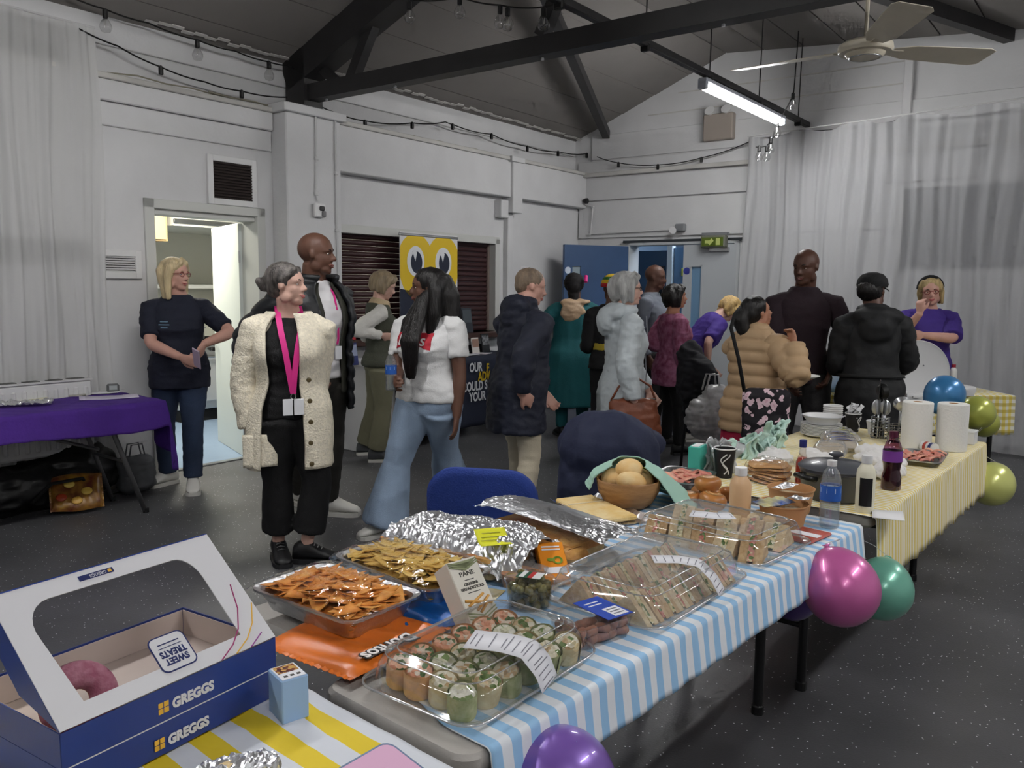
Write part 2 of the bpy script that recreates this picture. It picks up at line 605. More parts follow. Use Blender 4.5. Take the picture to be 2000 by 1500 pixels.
# ceiling of long boards
ce = MB()
ce.add([(-.3, RL - .2, roof_z(-.3) + .06), (1.97, RL - .2, roof_z(1.97) + .06), (RW + .2, RL - .2, roof_z(RW) + .06),
  (-.3, .3, roof_z(-.3) + .06), (1.97, .3, roof_z(1.97) + .06), (RW + .2, .3, roof_z(RW) + .06)], [(0, 1, 4, 3), (1, 2, 5, 4)])
ceiling = struct(ce.build('ceiling', DARK, M=ROOM))
def board(a0, a1):
 c = MB()
 z0, z1 = roof_z(a0 + 1e-4), roof_z(a1 - 1e-4)
 g = .007
 vs = []
 for y in (RL - .1, .0):
  vs += [(a0 + g, y, z0), (a1 - g, y, z1), (a1 - g, y, z1 + .05), (a0 + g, y, z0 + .05)]
 c.add(vs, [(0, 1, 2, 3), (7, 6, 5, 4), (0, 4, 5, 1), (1, 5, 6, 2), (2, 6, 7, 3), (3, 7, 4, 0)])
 c.build('ceiling_board', ROOFM, ceiling)
edges = [-.28 + i * .45 for i in range(6)] + [1.97 + .45 * i for i in range(1, 18)]
edges[5] = 1.97
for e0, e1 in zip(edges[:-1], edges[1:]):
 board(e0, min(e1, RW + .2))
c = MB()
for i in range(60):
 bb = -i * .1 - .05
 c.box((.02 + random.uniform(-.01, .02), bb, 3.425 + random.uniform(-.01, .012)), (.03, .1, random.uniform(.004, .01)), rot=Matrix.Rotation(-.37, 3, 'Y'))
c.build('mortar_edge', LEDGE, ceiling)['kind'] = 'stuff'

# ------------------------------------------------------------------ roof truss and braces
def bar(mb, p0, p1, wd, hh, up=(0, 0, 1)):
 p0, p1 = V(p0), V(p1)
 t = (p1 - p0).normalized()
 s = t.cross(V(up)).normalized(); u = s.cross(t)
 r = [[p + s * a * wd / 2 + u * b * hh / 2 for a, b in ((-1, -1), (1, -1), (1, 1), (-1, 1))] for p in (p0, p1)]
 mb.loft(r)
B0 = -4.6
tr = thing('roof_truss', 'black steel roof truss spanning from the white pier over the hall', 'roof truss', M=ROOM @ Matrix.Translation((0, B0, 0)))
def tpart(nm, *bars):
 mb = MB()
 for q in bars:
  bar(mb, *q)
 return mb.build(nm, STEEL, tr)
tpart('tie_beam', ((.05, 0, 3.14), (RW, 0, 3.16), .13, .13))
tpart('column_stub', ((.09, 0, 3.02), (.09, 0, 3.56), .24, .2, (0, 1, 0)))
tpart('rafter', ((-.05, 0, 3.29), (1.97, 0, 4.08), .2, .26))
tpart('rafter', ((1.97, 0, 4.08), (RW, 0, 3.48), .2, .24))
tpart('brace', ((.14, 0, 3.46), (.56, 0, 3.16), .07, .07))
tpart('brace', ((.68, 0, 3.17), (1.08, 0, 3.8), .08, .09))
tpart('brace', ((2.58, 0, 3.22), (2.95, 0, 3.95), .09, .08))
for x in (.4, 1.2, 2.6, 3.9):
 mb = MB(); mb.lathe([(.012, -.012), (.012, 0), (.008, .006)], 8, (x, -.02, 3.068)); mb.build('bolt', CHROME, tr)
tr2 = thing('roof_truss', 'black steel truss further back, behind where the picture was taken from', 'roof truss', M=ROOM @ Matrix.Translation((0, B0 - 5.2, 0)))
bars = MB(); bar(bars, (.05, 0, 3.14), (RW, 0, 3.16), .13, .13); bars.build('tie_beam', STEEL, tr2)
bars = MB(); bar(bars, (-.05, 0, 3.29), (1.97, 0, 4.08), .2, .26); bar(bars, (1.97, 0, 4.08), (RW, 0, 3.48), .2, .24); bars.build('rafter', STEEL, tr2)
mb = MB(); bar(mb, (2.32, B0, 4.05), (.42, -.04, 3.44), .09, .1)
tag(mb.build('wind_brace', STEEL, M=ROOM), 'black diagonal roof brace running down to the far left corner', 'roof brace')
e1 = room_hit(1972, 73, b=-.02)
mb = MB(); bar(mb, (4.82, -.02, 3.93), (3.0, -4.5, 4.02), .1, .12)
tag(mb.build('wind_brace', STEEL, M=ROOM), 'black diagonal roof brace ending on the far wall above the ceiling fan', 'roof brace')

# ------------------------------------------------------------------ lighting bar and LED battens
TUBE = mat('led_tube', (252, 251, 250), .5, emit=TUBE_POWER)
BATB = mat('batten_body', (190, 195, 205), .4)
def lighting_bar(a, b_far, b_near, label, fit_label, spots, grp):
 t = thing('lighting_bar', label, 'lighting bar', M=ROOM @ Matrix.Translation((a, 0, 3.3)))
 mb = MB(); mb.box((0, (b_far + b_near) / 2, 0), (.055, b_far - b_near, .055), bev=.006); mb.build('bar', STEEL, t)
 k = b_far - .35
 while k > b_near:
  top = roof_z(a) - 3.3
  mb = MB(); mb.tube([(0, k, .02), (.01, k, top)], .006, 6); mb.build('hanger', STEEL, t)
  mb = MB(); mb.box((0, k, -.03), (.07, .04, .06), bev=.008); mb.build('clamp', PLASTB, t)
  k -= 1.15
 for i, y in enumerate(spots):
  f = thing('led_batten', fit_label[min(i, len(fit_label) - 1)], 'strip light', M=ROOM @ Matrix.Translation((a, y, 3.2)), group=grp if len(fit_label) <= i + 1 and len(spots) > 1 else None)
  mb = MB(); mb.box((0, 0, .035), (.09, 1.94, .045), bev=.01); mb.build('housing', BATB, f)
  mb = MB(); mb.box((0, 0, -.012), (.07, 1.88, .05), bev=.018); mb.build('tube', TUBE, f, smooth=40)
  for s in (-1, 1):
   mb = MB(); mb.box((0, s * .955, 0), (.085, .04, .075), bev=.01); mb.build('end_cap', BATB, f)
   mb = MB(); mb.tube([(0, s * .6, .05), (0, s * .6, .08)], .012, 6); mb.build('bracket', STEEL, f)
lighting_bar(2.95, .0, RL + .5, 'long black lighting bar hung below the ceiling, ending by the far wall',
    ['lit white strip light under the black bar left of the ceiling fan', 'lit strip light on the black bar, out of frame overhead'], (-1.82, -7.4, -10.6), 'strip lights out of frame on the first bar')
lighting_bar(7.0, -1.0, RL + .5, 'second black lighting bar on the window side, overhead out of frame',
    ['lit strip light on the second bar, overhead out of frame'], (-3.4, -6.7, -10.0), 'strip lights out of frame on the second bar')

# ------------------------------------------------------------------ ceiling fan
FANM = mat('ivory_fan_enamel', (196, 188, 170), .4, var=.04)
hub = on_z(1690, 98, 3.0)
fan = thing('ceiling_fan', 'ivory three-bladed ceiling fan hanging below the dark ceiling', 'ceiling fan', hub)
mb = MB(); mb.lathe([(.0, -.045), (.1, -.045), (.115, -.03), (.12, -.02), (.155, -.018), (.165, 0), (.16, .03), (.13, .05), (.05, .07), (.0, .075)], 32, cap=False); mb.build('motor_housing', FANM, fan, smooth=40)
mb = MB(); mb.lathe([(.09, -.05), (.097, -.046), (.09, -.043)], 28, cap=False); mb.build('trim_ring', CHROME, fan, smooth=True)
mb = MB(); mb.tube([(0, 0, .06), (0, 0, 1.0)], .013, 8); mb.build('down_rod', FANM, fan, smooth=40)
mb = MB(); mb.lathe([(.02, .9), (.06, .96), (.06, 1.0)], 16, cap=False); mb.build('canopy_cup', FANM, fan, smooth=40)
for ang in (10, 142, 264):
 mb = MB()
 prof = [(.18, .05), (.3, .09), (.55, .1), (.8, .11), (.85, .085)]
 vs = []
 for x, wd in prof:
  tl = .1 if x < .5 else .12
  vs += [(x, -wd, tl * wd * 1.6), (x, wd, -tl * wd * 1.6)]
 top = [(x, y, z_ + .004) for x, y, z_ in vs]
 n = len(vs)
 fs = []
 for i in range(0, n - 2, 2):
  fs += [(i, i + 1, i + 3, i + 2), (n + i, n + i + 2, n + i + 3, n + i + 1), (i, i + 2, n + i + 2, n + i), (i + 1, n + i + 1, n + i + 3, i + 3)]
 fs += [(0, n, n + 1, 1), (n - 2, n - 1, 2 * n - 1, 2 * n - 2)]
 mb.add(vs + top, fs)
 o = mb.build('blade', FANM, fan, M=Matrix.Rotation(radians(ang), 4, 'Z'), smooth=30)
 mb = MB(); mb.box((.19, 0, .004), (.12, .05, .008), bev=.003); mb.build('blade_arm', FANM, o)

# ------------------------------------------------------------------ festoon lights
def festoon(label, pts, bulbs, capt=True):
 """cable through pts (room coords) with lamp holders and bulbs hanging at given points"""
 t = thing('festoon_lights', label, 'string lights', M=ROOM)
 P = []
 for i in range(len(pts) - 1):
  p, q = V(pts[i]), V(pts[i + 1])
  sag = (q - p).length * .03
  for k in range(6):
   u = k / 6
   P.append(p.lerp(q, u) - V((0, 0, sag * 4 * u * (1 - u))))
 P.append(V(pts[-1]))
 mb = MB(); mb.tube(P, .006, 5); mb.build('cable', CABLE, t)
 for b_ in bulbs:
  b_ = V(b_)
  mb = MB(); mb.lathe([(.014, -.055), (.018, -.05), (.018, 0), (.008, .01)], 8, b_); h = mb.build('lamp_holder', PLASTB, t)
  if capt:
   mb = MB(); mb.lathe([(.014, -.055), (.026, -.07), (.04, -.098), (.041, -.115), (.03, -.142), (.001, -.152)], 12, b_, cap=False); mb.build('bulb', BULB, t, smooth=True)
   mb = MB(); mb.tube([b_ + V((-.006, 0, -.06)), b_ + V((-.004, 0, -.1)), b_ + V((.004, 0, -.1)), b_ + V((.006, 0, -.06))], .0022, 4); mb.build('filament', FILA, t)
def L(x, y, a=.12):
 return room_hit(x, y, a=a)
festoon('black festoon cable with clear bulbs along the top of the kitchen wall', [L(130, -10), L(205, 18), L(290, 45), L(385, 78), L(460, 100), L(525, 121), L(560, 128), L(625, 145), L(672, 155)],
  [L(205, 20), L(385, 79), L(525, 121), L(668, 155)])
festoon('tangled black festoon cable lying along the dusty ledge', [L(154, 56), L(230, 90), L(314, 131), L(400, 160), L(472, 178), L(560, 190)], [L(314, 131), L(472, 178)], False)
festoon('black festoon cable sagging over the ledge above the shutter', [L(612, 200), L(660, 222), L(713, 236), L(805, 240), L(870, 238), L(884, 243), L(960, 262), L(1030, 286), L(1090, 296), L(1146, 300)],
  [L(713, 236), L(805, 240), L(884, 243), L(960, 262), L(1030, 286), L(1090, 296), L(1146, 300)], False)
B = lambda x, y, b=-.12: room_hit(x, y, b=b)
festoon('black festoon cable drooping along the far wall to the white curtain', [B(1166, 306), B(1208, 318), B(1285, 322), B(1370, 308), B(1470, 274), B(1560, 255), B(1680, 246), B(1760, 233), B(1990, 211)], [B(1208, 318), B(1285, 322), B(1370, 308)], False)
T = lambda x, y, b=-4.75: room_hit(x, y, b=b)
festoon('black festoon cable with clear round bulbs above the truss tie beam', [T(690, -25), T(800, 0), T(898, -6), T(976, 10), T(1060, 14), T(1090, 6)], [T(800, 4), T(898, -6), T(977, 12), T(992, 16), T(1062, 16)])
R_ = lambda x, y, b=-1.0: room_hit(x, y, b=b)
festoon('short drop of festoon bulbs hanging beside the end of the lighting bar', [R_(1560, 60), R_(1550, 184), R_(1520, 240), R_(1508, 270), R_(1498, 285), R_(1476, 287)], [R_(1549, 183), R_(1519, 238), R_(1506, 270), R_(1498, 286), R_(1483, 286)])
for i in range(5):
 mb = MB()
 b0 = -6.3 + i * .8
 mb.tube([(.02 + .02 * sin(j + i), b0 + j * .22, 2.995 + .02 * abs(sin(j * 1.7 + i))) for j in range(9)], .006, 4)
 tag(mb.build('loose_cable', mat('old_cable', (150, 146, 130), .7), M=ROOM), 'old pale cable lying loose on the dusty ledge', 'cable', 'old cables on the ledge')

# ------------------------------------------------------------------ vents
def vent(bc, zc, wd, ht, n, label, slat_m, thk=.5):
 t = thing('air_vent', label, 'vent', M=ROOM @ Matrix.Translation((0.0, bc, zc)))
 mb = MB(); mb.box((.005, 0, 0), (.01, wd - .01, ht - .01)); mb.build('backing', DARK, t)
 for s in (-1, 1):
  mb = MB(); mb.box((.014, s * (wd / 2 + .02), 0), (.028, .05, ht + .09), bev=.004); mb.build('frame_side', TRIMW, t)
  mb = MB(); mb.box((.014, 0, s * (ht / 2 + .02)), (.028, wd, .05), bev=.004); mb.build('frame_rail', TRIMW, t)
 me = None
 for i in range(n):
  zq = -ht / 2 + (i + .5) * ht / n
  mb = MB(); mb.box((0, 0, 0), (.02, wd, ht / n * thk), rot=Matrix.Rotation(.5, 3, 'Y'))
  me = me or mb.mesh('slat', slat_m)
  link('slat', me, t, Matrix.Translation((.016, 0, zq)))
vent(-5.29, 2.345, .37, .3, 13, 'square dark-slatted vent above the kitchen doorway', mat('dark_slat', (52, 44, 42), .6))
vent(-6.29, 1.655, .29, .12, 7, 'low white-slatted vent between the curtain and the kitchen doorway', TRIMW, .3)

# ------------------------------------------------------------------ kitchen doorway and kitchen beyond
dr = MB()
for b0, b1, z0, z1 in ((-6.06, -5.98, 0, 2.15), (-5.06, -4.98, 0, 2.15), (-6.06, -4.98, 2.08, 2.15)):
 wbox(dr, b0, b1, z0, z1, -.23, .02, bev=.004)
d1 = struct(dr.build('door_1', FRAMEW, M=ROOM), 'white door frame of the kitchen doorway')
mb = MB(); wbox(mb, -5.98, -5.06, 2.04, 2.08, -.2, -.02); mb.build('head_stop', FRAMEW, d1)
mb = MB(); wbox(mb, -5.98, -5.06, 0, .012, -.22, -.16, bev=.003); mb.build('threshold_strip', CHROME, d1)
leaf = thing('kitchen_door', 'white kitchen door standing open into the kitchen', 'door', M=ROOM @ Matrix.Translation((-.2, -5.07, 0)) @ Matrix.Rotation(radians(-20), 4, 'Z'))
mb = MB(); mb.box((-.46, 0, 1.02), (.9, .045, 2.03), bev=.004); mb.build('door_panel', mat('kitchen_door_paint', (206, 212, 208), .4), leaf)
mb = MB(); mb.tube([(-.86, -.03, 1.0), (-.86, -.07, 1.0), (-.74, -.07, 1.0)], .01, 8); mb.build('lever_handle', CHROME, leaf, smooth=40)
for zq in (.25, 1.75):
 mb = MB(); mb.tube([(0, -.02, zq - .05), (0, -.02, zq + .05)], .009, 8); mb.build('hinge', CHROME, leaf)
KW = mat('kitchen_wall_paint', (214, 214, 204), .6)
mb = MB()
mb.box((-3.4, -5.4, 1.35), (.1, 5.8, 2.7)); mb.box((-1.8, -8.3, 1.35), (3.2, .1, 2.7)); mb.box((-1.8, -2.5, 1.35), (3.2, .1, 2.7))
struct(mb.build('wall_kitchen', KW, M=ROOM))
mb = MB(); mb.box((-1.81, -5.4, 2.75), (3.2, 5.8, .1)); struct(mb.build('ceiling_kitchen', KW, M=ROOM))
mb = MB(); mb.box((-1.81, -5.4, -.045), (3.2, 5.8, .1)); struct(mb.build('floor_kitchen', mat('blue_kitchen_vinyl', (128, 148, 172), .35, var=.06), M=ROOM))
t = thing('ceiling_light_panel', 'bright square light panel in the kitchen ceiling', 'ceiling light', M=ROOM @ Matrix.Translation((-1.3, -5.2, 2.69)))
mb = MB(); mb.box((0, 0, -.01), (.55, 1.15, .02)); mb.build('diffuser', mat('kitchen_light', (255, 250, 235), .5, emit=KITCHEN_POWER / 4), t)
for s in (-1, 1):
 mb = MB(); mb.box((s * .29, 0, -.01), (.03, 1.21, .035)); mb.build('frame', PLASTW, t)
# extractor hood, range and counter (all along the kitchen's far wall)
t = thing('extractor_hood', 'pale metal extractor hood in the kitchen', 'extractor hood', M=ROOM @ Matrix.Translation((-2.4, -3.6, 2.12)))
mb = MB()
mb.loft([[V(p) for p in ((-.95, -.9, 0), (.25, -.9, 0), (.25, .9, 0), (-.95, .9, 0))], [V(p) for p in ((-.95, -.9, .12), (.25, -.9, .12), (.25, .9, .12), (-.95, .9, .12))], [V(p) for p in ((-.95, -.9, .6), (-.2, -.9, .6), (-.2, .9, .6), (-.95, .9, .6))]])
mb.build('hood_body', mat('hood_enamel', (225, 225, 215), .3), t)
mb = MB(); mb.box((.255, 0, .05), (.02, 1.8, .05), bev=.005); mb.build('hood_lip', CHROME, t)
t = thing('wall_cupboard', 'tan wall cupboard in the kitchen left of the hood', 'cupboard', M=ROOM @ Matrix.Translation((-2.3, -4.85, 1.95)))
mb = MB(); mb.box((0, -.1, .4), (.4, .7, .8)); mb.build('carcass', mat('tan_laminate', (196, 166, 118), .5), t)
mb = MB(); mb.box((.205, -.1, .4), (.018, .66, .77), bev=.003); mb.build('cupboard_door', mat('tan_laminate2', (205, 176, 128), .45), t)
t = thing('steel_shelf', 'long steel wall shelf behind the range in the kitchen', 'shelf', M=ROOM @ Matrix.Translation((-3.15, -3.7, 1.48)))
mb = MB(); mb.box((0, 0, 0), (.35, 2.4, .05), bev=.006); mb.build('shelf_board', mat('pale_shelf', (225, 226, 222), .3), t)
for s in (-1, 1):
 mb = MB(); mb.box((-.08, s * .9, -.1), (.18, .02, .16)); mb.build('bracket', CHROME, t)
t = thing('cooking_range', 'stainless steel cooking range in the kitchen behind the doorway', 'cooker', M=ROOM @ Matrix.Translation((-2.6, -3.7, 0)))
mb = MB(); mb.box((0, 0, .5), (.8, 1.5, .72), bev=.01); mb.build('oven_body', CHROME, t)
mb = MB(); mb.box((.41, 0, .48), (.02, 1.3, .5), bev=.005); d_ = mb.build('oven_door', mat('range_front', (205, 207, 210), .25, .6), t)
mb = MB(); mb.tube([(.45, -.6, .72), (.45, .6, .72)], .014, 8); mb.build('door_handle', CHROME, d_)
mb = MB(); mb.box((0, 0, .06), (.7, 1.4, .12)); mb.build('plinth', DARK, t)
for i in range(3):
 for j in range(2):
  mb = MB(); mb.lathe([(.11, 0), (.11, .03), (.09, .03), (.09, 0)], 16, (-.2 + j * .4, -.5 + i * .5, .865), cap=False); mb.build('burner_ring', PLASTB, t)
for i in range(6):
 mb = MB(); mb.lathe([(.022, 0), (.02, .03), (0, .03)], 10); mb.build('knob', PLASTB, t, M=TR((.42, -.6 + i * .24, .8), 0, 0, pi / 2))
for i, (yy, rr, hh) in enumerate(((-.35, .14, .16), (.1, .12, .12), (.45, .13, .2))):
 mb = MB(); mb.lathe([(0, 0), (rr, 0), (rr, hh), (rr + .01, hh), (rr + .01, hh - .01), (rr, hh - .02)], 20, (0, 0, 0), cap=False)
 mb.tube([(rr, 0, hh - .04), (rr + .05, 0, hh - .03), (rr + .05, .06, hh - .03)], .008, 6)
 tag(mb.build('cooking_pot', CHROME, M=ROOM @ Matrix.Translation((-2.6, -3.7 + yy, .897)), smooth=40), ['wide steel pot on the kitchen range', 'small steel pot in the middle of the kitchen range', 'tall steel pot on the kitchen range'][i], 'pot')

# ------------------------------------------------------------------ junction box, conduits on the pier, sign
def conduit(label, pts, r=.011):
 mb = MB(); mb.tube(pts, r, 8)
 t = thing('conduit_pipe', label, 'pipe', M=ROOM)
 mb.build('pipe', PIPEM, t, smooth=40)
 for p in pts[1:-1]:
  mb = MB(); mb.box(p, (.035, .035, .03), bev=.005); mb.build('pipe_clip', PIPEM, t)
conduit('thin white conduit dropping to the junction box on the pier', [(.21, -4.58, 2.95), (.21, -4.58, 2.6), (.21, -4.59, 2.3), (.21, -4.57, 2.24)])
conduit('white conduit running down the right edge of the pier', [(.21, -4.36, 2.95), (.21, -4.36, 2.5), (.21, -4.36, 2.0), (.21, -4.34, 1.4), (.21, -4.34, .1)])
t = thing('socket_box', 'small white and grey socket box on the pier below a thin conduit', 'socket box', M=ROOM @ Matrix.Translation((.205, -4.57, 2.16)))
mb = MB(); mb.box((.02, 0, 0), (.04, .12, .12), bev=.01); mb.build('box_body', PLASTW, t)
mb = MB(); mb.box((.045, .01, .015), (.03, .05, .04), bev=.008); mb.build('plug', mat('grey_plug', (60, 60, 62), .5), t)
mb = MB(); mb.box((.045, .03, -.03), (.03, .04, .05), bev=.008); mb.build('switch', mat('grey_plug2', (120, 120, 122), .5), t)
cv = [(room_hit(1160, 380, b=-.03) - V((0, 0, 0)))]
conduit('white conduit looping down the far corner above the blue door', [(.06, -.05, 2.95), (.05, -.05, 2.6), (.25, -.05, 2.55), (.22, -.05, 2.2), (1.35, -.05, 2.22)], .009)
mb = MB(); mb.lathe([(.0, .0), (.03, .0), (.035, .02), (.035, .05), (.0, .06)], 14, cap=False)
tag(mb.build('round_junction', PLASTB, M=ROOM @ TR((.16, -.12, 2.62), 0, 0, pi / 2), smooth=40), 'small black round fitting at the end of the beam in the far corner', 'fitting')
t = thing('wall_sign', 'small white notice with a red base on the wall beside the shutter', 'sign', M=ROOM @ Matrix.Translation((.0, -1.2, 1.62)) @ Matrix.Rotation(pi / 2, 4, 'Z') @ Matrix.Rotation(pi / 2, 4, 'X'))
mb = MB(); mb.box((0, 0, .004), (.17, .27, .008), bev=.002); mb.build('sign_plate', mat('sign_white', (225, 222, 224), .4), t)
mb = MB(); mb.box((0, -.09, .0095), (.155, .075, .002)); mb.build('red_band', mat('sign_red', (178, 40, 52), .4), t)
mb = MB()
mb.lathe([(.05, .009), (.05, .0105), (.038, .0105), (.038, .009)], 20, (0, .045, 0), cap=False); mb.box((0, .045, .01), (.075, .012, .002), rot=Matrix.Rotation(.78, 3, 'Z'))
mb.build('prohibition_ring', mat('sign_red', (178, 40, 52), .4), t)
mb = MB(); mb.ell((0, .07, .01), (.011, .011, .001)); mb.box((0, .035, .01), (.022, .045, .001)); mb.build('pictogram', PLASTB, t)
for k, yq in enumerate((.118, -.078, -.1)):
 mb = MB(); mb.box((0, yq, .0112), (.11 - .02 * k, .008, .001)); mb.build('print_line', PLASTB if k == 0 else PLASTW, t)

# ------------------------------------------------------------------ serving hatch with brown roller shutter
dh = MB()
for b0, b1, z0, z1 in ((-4.3, -4.24, 1.0, 2.06), (-1.8, -1.72, 1.0, 2.06), (-4.3, -1.72, 2.0, 2.08)):
 wbox(dh, b0, b1, z0, z1, -.2, .02, bev=.004)
w1 = struct(dh.build('window_1', FRAMEW, M=ROOM), 'white frame of the serving hatch')
mb = MB(); wbox(mb, -4.3, -1.72, .94, 1.0, -.25, .16, bev=.008); mb.build('counter_sill', mat('dark_sill', (70, 50, 45), .4), w1)
sh = thing('roller_shutter', 'dark brown slatted roller shutter closing the serving hatch', 'shutter', M=ROOM @ Matrix.Translation((-.1, -3.02, 1.0)))
mb = MB()
mb.loft([[V((x, y, zq)) for x, zq in ((-.006, 0), (.004, .004), (.014, .018), (.014, .032), (.004, .05), (-.006, .054))] for y in (-1.22, 1.22)])
me = mb.mesh('slat', SHUT, smooth=50)
for i in range(18):
 link('slat', me, sh, Matrix.Translation((0, 0, .01 + i * .0555)))
mb = MB(); mb.box((0, 0, .99), (.06, 2.44, .04)); mb.build('shutter_rail', SHUT, sh)
for s in (-1, 1):
 mb = MB(); mb.box((.0, s * 1.22, .5), (.06, .05, 1.0), bev=.006); mb.build('guide_channel', mat('shutter_guide', (120, 105, 98), .5), sh)

# ------------------------------------------------------------------ double doors to the corridor
dd = MB()
for a0, a1, z0, z1 in ((.73, .79, 0, 2.1), (2.17, 2.23, 0, 2.1), (.73, 2.23, 2.04, 2.1)):
 dd.box(((a0 + a1) / 2, .09, (z0 + z1) / 2), (a1 - a0, .26, z1 - z0), bev=.004)
d2 = struct(dd.build('door_2', mat('pale_frame', (186, 190, 192), .5), M=ROOM), 'frame of the double doors to the corridor')
mb = MB(); mb.box((1.5, -.03, 2.09), (1.6, .03, .03)); mb.build('head_seal', mat('dark_seal', (50, 55, 60), .5), d2)
def door_leaf(label, hinge, ang, wd, m, side, sign_m, glass_m):
 t = thing('corridor_door', label, 'door', M=ROOM @ Matrix.Translation(hinge) @ Matrix.Rotation(ang, 4, 'Z'))
 g0, g1, gz0, gz1 = side * (wd - .24), side * (wd - .1), 1.0, 1.78
 lo, hi = min(g0, g1), max(g0, g1)
 x0, x1 = min(0, side * wd), max(0, side * wd)
 mb = MB()
 for p, q, zz0, zz1 in ((x0, lo, .01, 2.03), (hi, x1, .01, 2.03), (lo, hi, .01, gz0), (lo, hi, gz1, 2.03)):
  mb.box(((p + q) / 2, 0, (zz0 + zz1) / 2), (q - p, .045, zz1 - zz0))
 mb.build('door_panel', m, t)
 mb = MB(); mb.box(((lo + hi) / 2, 0, (gz0 + gz1) / 2), (hi - lo, .012, gz1 - gz0)); mb.build('glass_pane', glass_m, t)
 mb = MB()
 for p, q, zz0, zz1 in ((lo - .015, lo + .01, gz0 - .01, gz1 + .01), (hi - .01, hi + .015, gz0 - .01, gz1 + .01), (lo, hi, gz0 - .015, gz0 + .01), (lo, hi, gz1 - .01, gz1 + .015)):
  mb.box(((p + q) / 2, 0, (zz0 + zz1) / 2), (q - p, .055, zz1 - zz0))
 mb.build('vision_frame', m, t)
 mb = MB(); mb.lathe([(0, -.027), (.042, -.027), (.042, .027), (0, .027)], 16, cap=False); mb.build('round_sign' , sign_m, t, M=TR((side * (wd - .05) if side > 0 else side * (wd - .05), 0, 1.72), 0, pi / 2))
 mb = MB(); mb.box((side * (wd - .06), -.03, 1.05), (.03, .03, .18), bev=.008); mb.build('push_plate', CHROME, t)
 mb = MB(); mb.box((side * .2, -.04, 1.97), (.24, .04, .05), bev=.005); mb.build('door_closer', CHROME, t)
 return t
PANE = mat('door_glass_grey', (150, 165, 172), .15)
door_leaf('blue door leaf with a narrow pane, open into the hall by the corner', (.76, -.03, 0), radians(180 + 62), .92, BLUED, 1, mat('sign_blue_white', (205, 215, 230), .4), PANE)
door_leaf('pale grey door leaf with a narrow blue pane, beside the white curtain', (2.2, -.02, 0), radians(3), .65, mat('grey_door_paint', (176, 180, 184), .45), -1, mat('sign_blue', (52, 60, 140), .4), mat('door_glass_blue', (105, 140, 172), .15))
# corridor beyond: blue panelled lobby
CB = mat('corridor_blue_door', (92, 128, 165), .4)
mb = MB(); mb.box((.3, 1.9, 1.3), (.1, 3.4, 2.6)); mb.box((2.9, 1.9, 1.3), (.1, 3.4, 2.6)); mb.box((1.6, 3.6, 1.3), (2.7, .1, 2.6))
struct(mb.build('wall_corridor', mat('corridor_paint', (150, 170, 190), .6), M=ROOM))
mb = MB(); mb.box((1.6, 1.9, 2.6), (2.7, 3.4, .1)); struct(mb.build('ceiling_corridor', KW, M=ROOM))
mb = MB(); mb.box((1.6, 1.9, -.045), (2.7, 3.4, .1)); struct(mb.build('floor_corridor', mat('corridor_floor', (60, 66, 74), .4), M=ROOM))
t = thing('ceiling_light_panel', 'bright ceiling light in the corridor beyond the blue doors', 'ceiling light', M=ROOM @ Matrix.Translation((1.9, .9, 2.54)))
mb = MB(); mb.box((0, 0, -.01), (.3, .9, .02)); mb.build('diffuser', mat('corridor_light', (225, 238, 255), .5, emit=CORRIDOR_POWER / 4), t)
mb = MB(); mb.box((0, 0, .005), (.36, .96, .02)); mb.build('frame', PLASTW, t)
t = thing('corridor_inner_door', 'dark blue inner door in the corridor with white frame posts', 'door', M=ROOM @ Matrix.Translation((.48, .6, 0)))
mb = MB(); mb.box((.28, 0, 1.0), (.5, .05, 2.0)); mb.build('door_panel', mat('dark_blue_door', (50, 78, 108), .45), t)
mb = MB(); mb.box((.4, -.03, 1.2), (.2, .02, 1.2)); mb.build('glass_pane', mat('dark_pane', (16, 22, 30), .1), t)
for x in (-.02, .58):
 mb = MB(); mb.box((x, 0, 1.05), (.07, .1, 2.1)); mb.build('frame_post', mat('white_post', (205, 215, 220), .4), t)  # plain white frame posts
t = thing('corridor_inner_door', 'light blue inner door with a small yellow-green sign in the corridor', 'door', M=ROOM @ Matrix.Translation((1.1, .62, 0)))
mb = MB(); mb.box((.4, 0, 1.02), (.78, .05, 2.04)); mb.build('door_panel', CB, t)
mb = MB(); mb.box((.2, -.03, 1.72), (.16, .01, .1)); mb.build('small_sign', mat('sign_lime', (200, 205, 60), .4), t)
mb = MB(); mb.box((.1, -.05, 1.05), (.03, .05, .16), bev=.008); mb.build('pull_handle', CHROME, t)
# fittings above the double doors
t = thing('emergency_spotlight', 'small twin-head emergency light above the double doors', 'emergency light', M=ROOM @ Matrix.Translation((1.47, -.03, 2.24)))
mb = MB(); mb.box((.03, -.04, 0), (.12, .08, .09), bev=.01); mb.build('housing', mat('grey_fitting', (120, 122, 125), .5), t)
mb = MB(); mb.lathe([(.02, 0), (.045, .05), (0, .05)], 14, cap=False); mb.build('lamp_head', PLASTW, t, M=TR((-.04, -.08, -.02), 0, radians(110), radians(-30)))
t = thing('exit_sign', 'green exit sign box projecting above the pale grey door leaf', 'exit sign', M=ROOM @ Matrix.Translation((1.96, -.1, 2.06)))
mb = MB(); mb.box((0, -.03, 0), (.3, .1, .14), bev=.01); mb.build('housing', mat('exit_housing', (110, 112, 100), .4), t)
mb = MB(); mb.box((0, -.083, -.005), (.26, .006, .1)); mb.build('sign_face', mat('exit_green', (86, 104, 30), .4), t)
mb = MB(); mb.box((-.06, -.087, -.005), (.06, .002, .035)); mb.box((-.02, -.087, -.005), (.04, .002, .07), rot=Matrix.Rotation(.78, 3, 'Y')); mb.box((.07, -.087, -.005), (.05, .002, .08)); mb.build('arrow_and_door', mat('exit_pale', (190, 200, 120), .4), t)
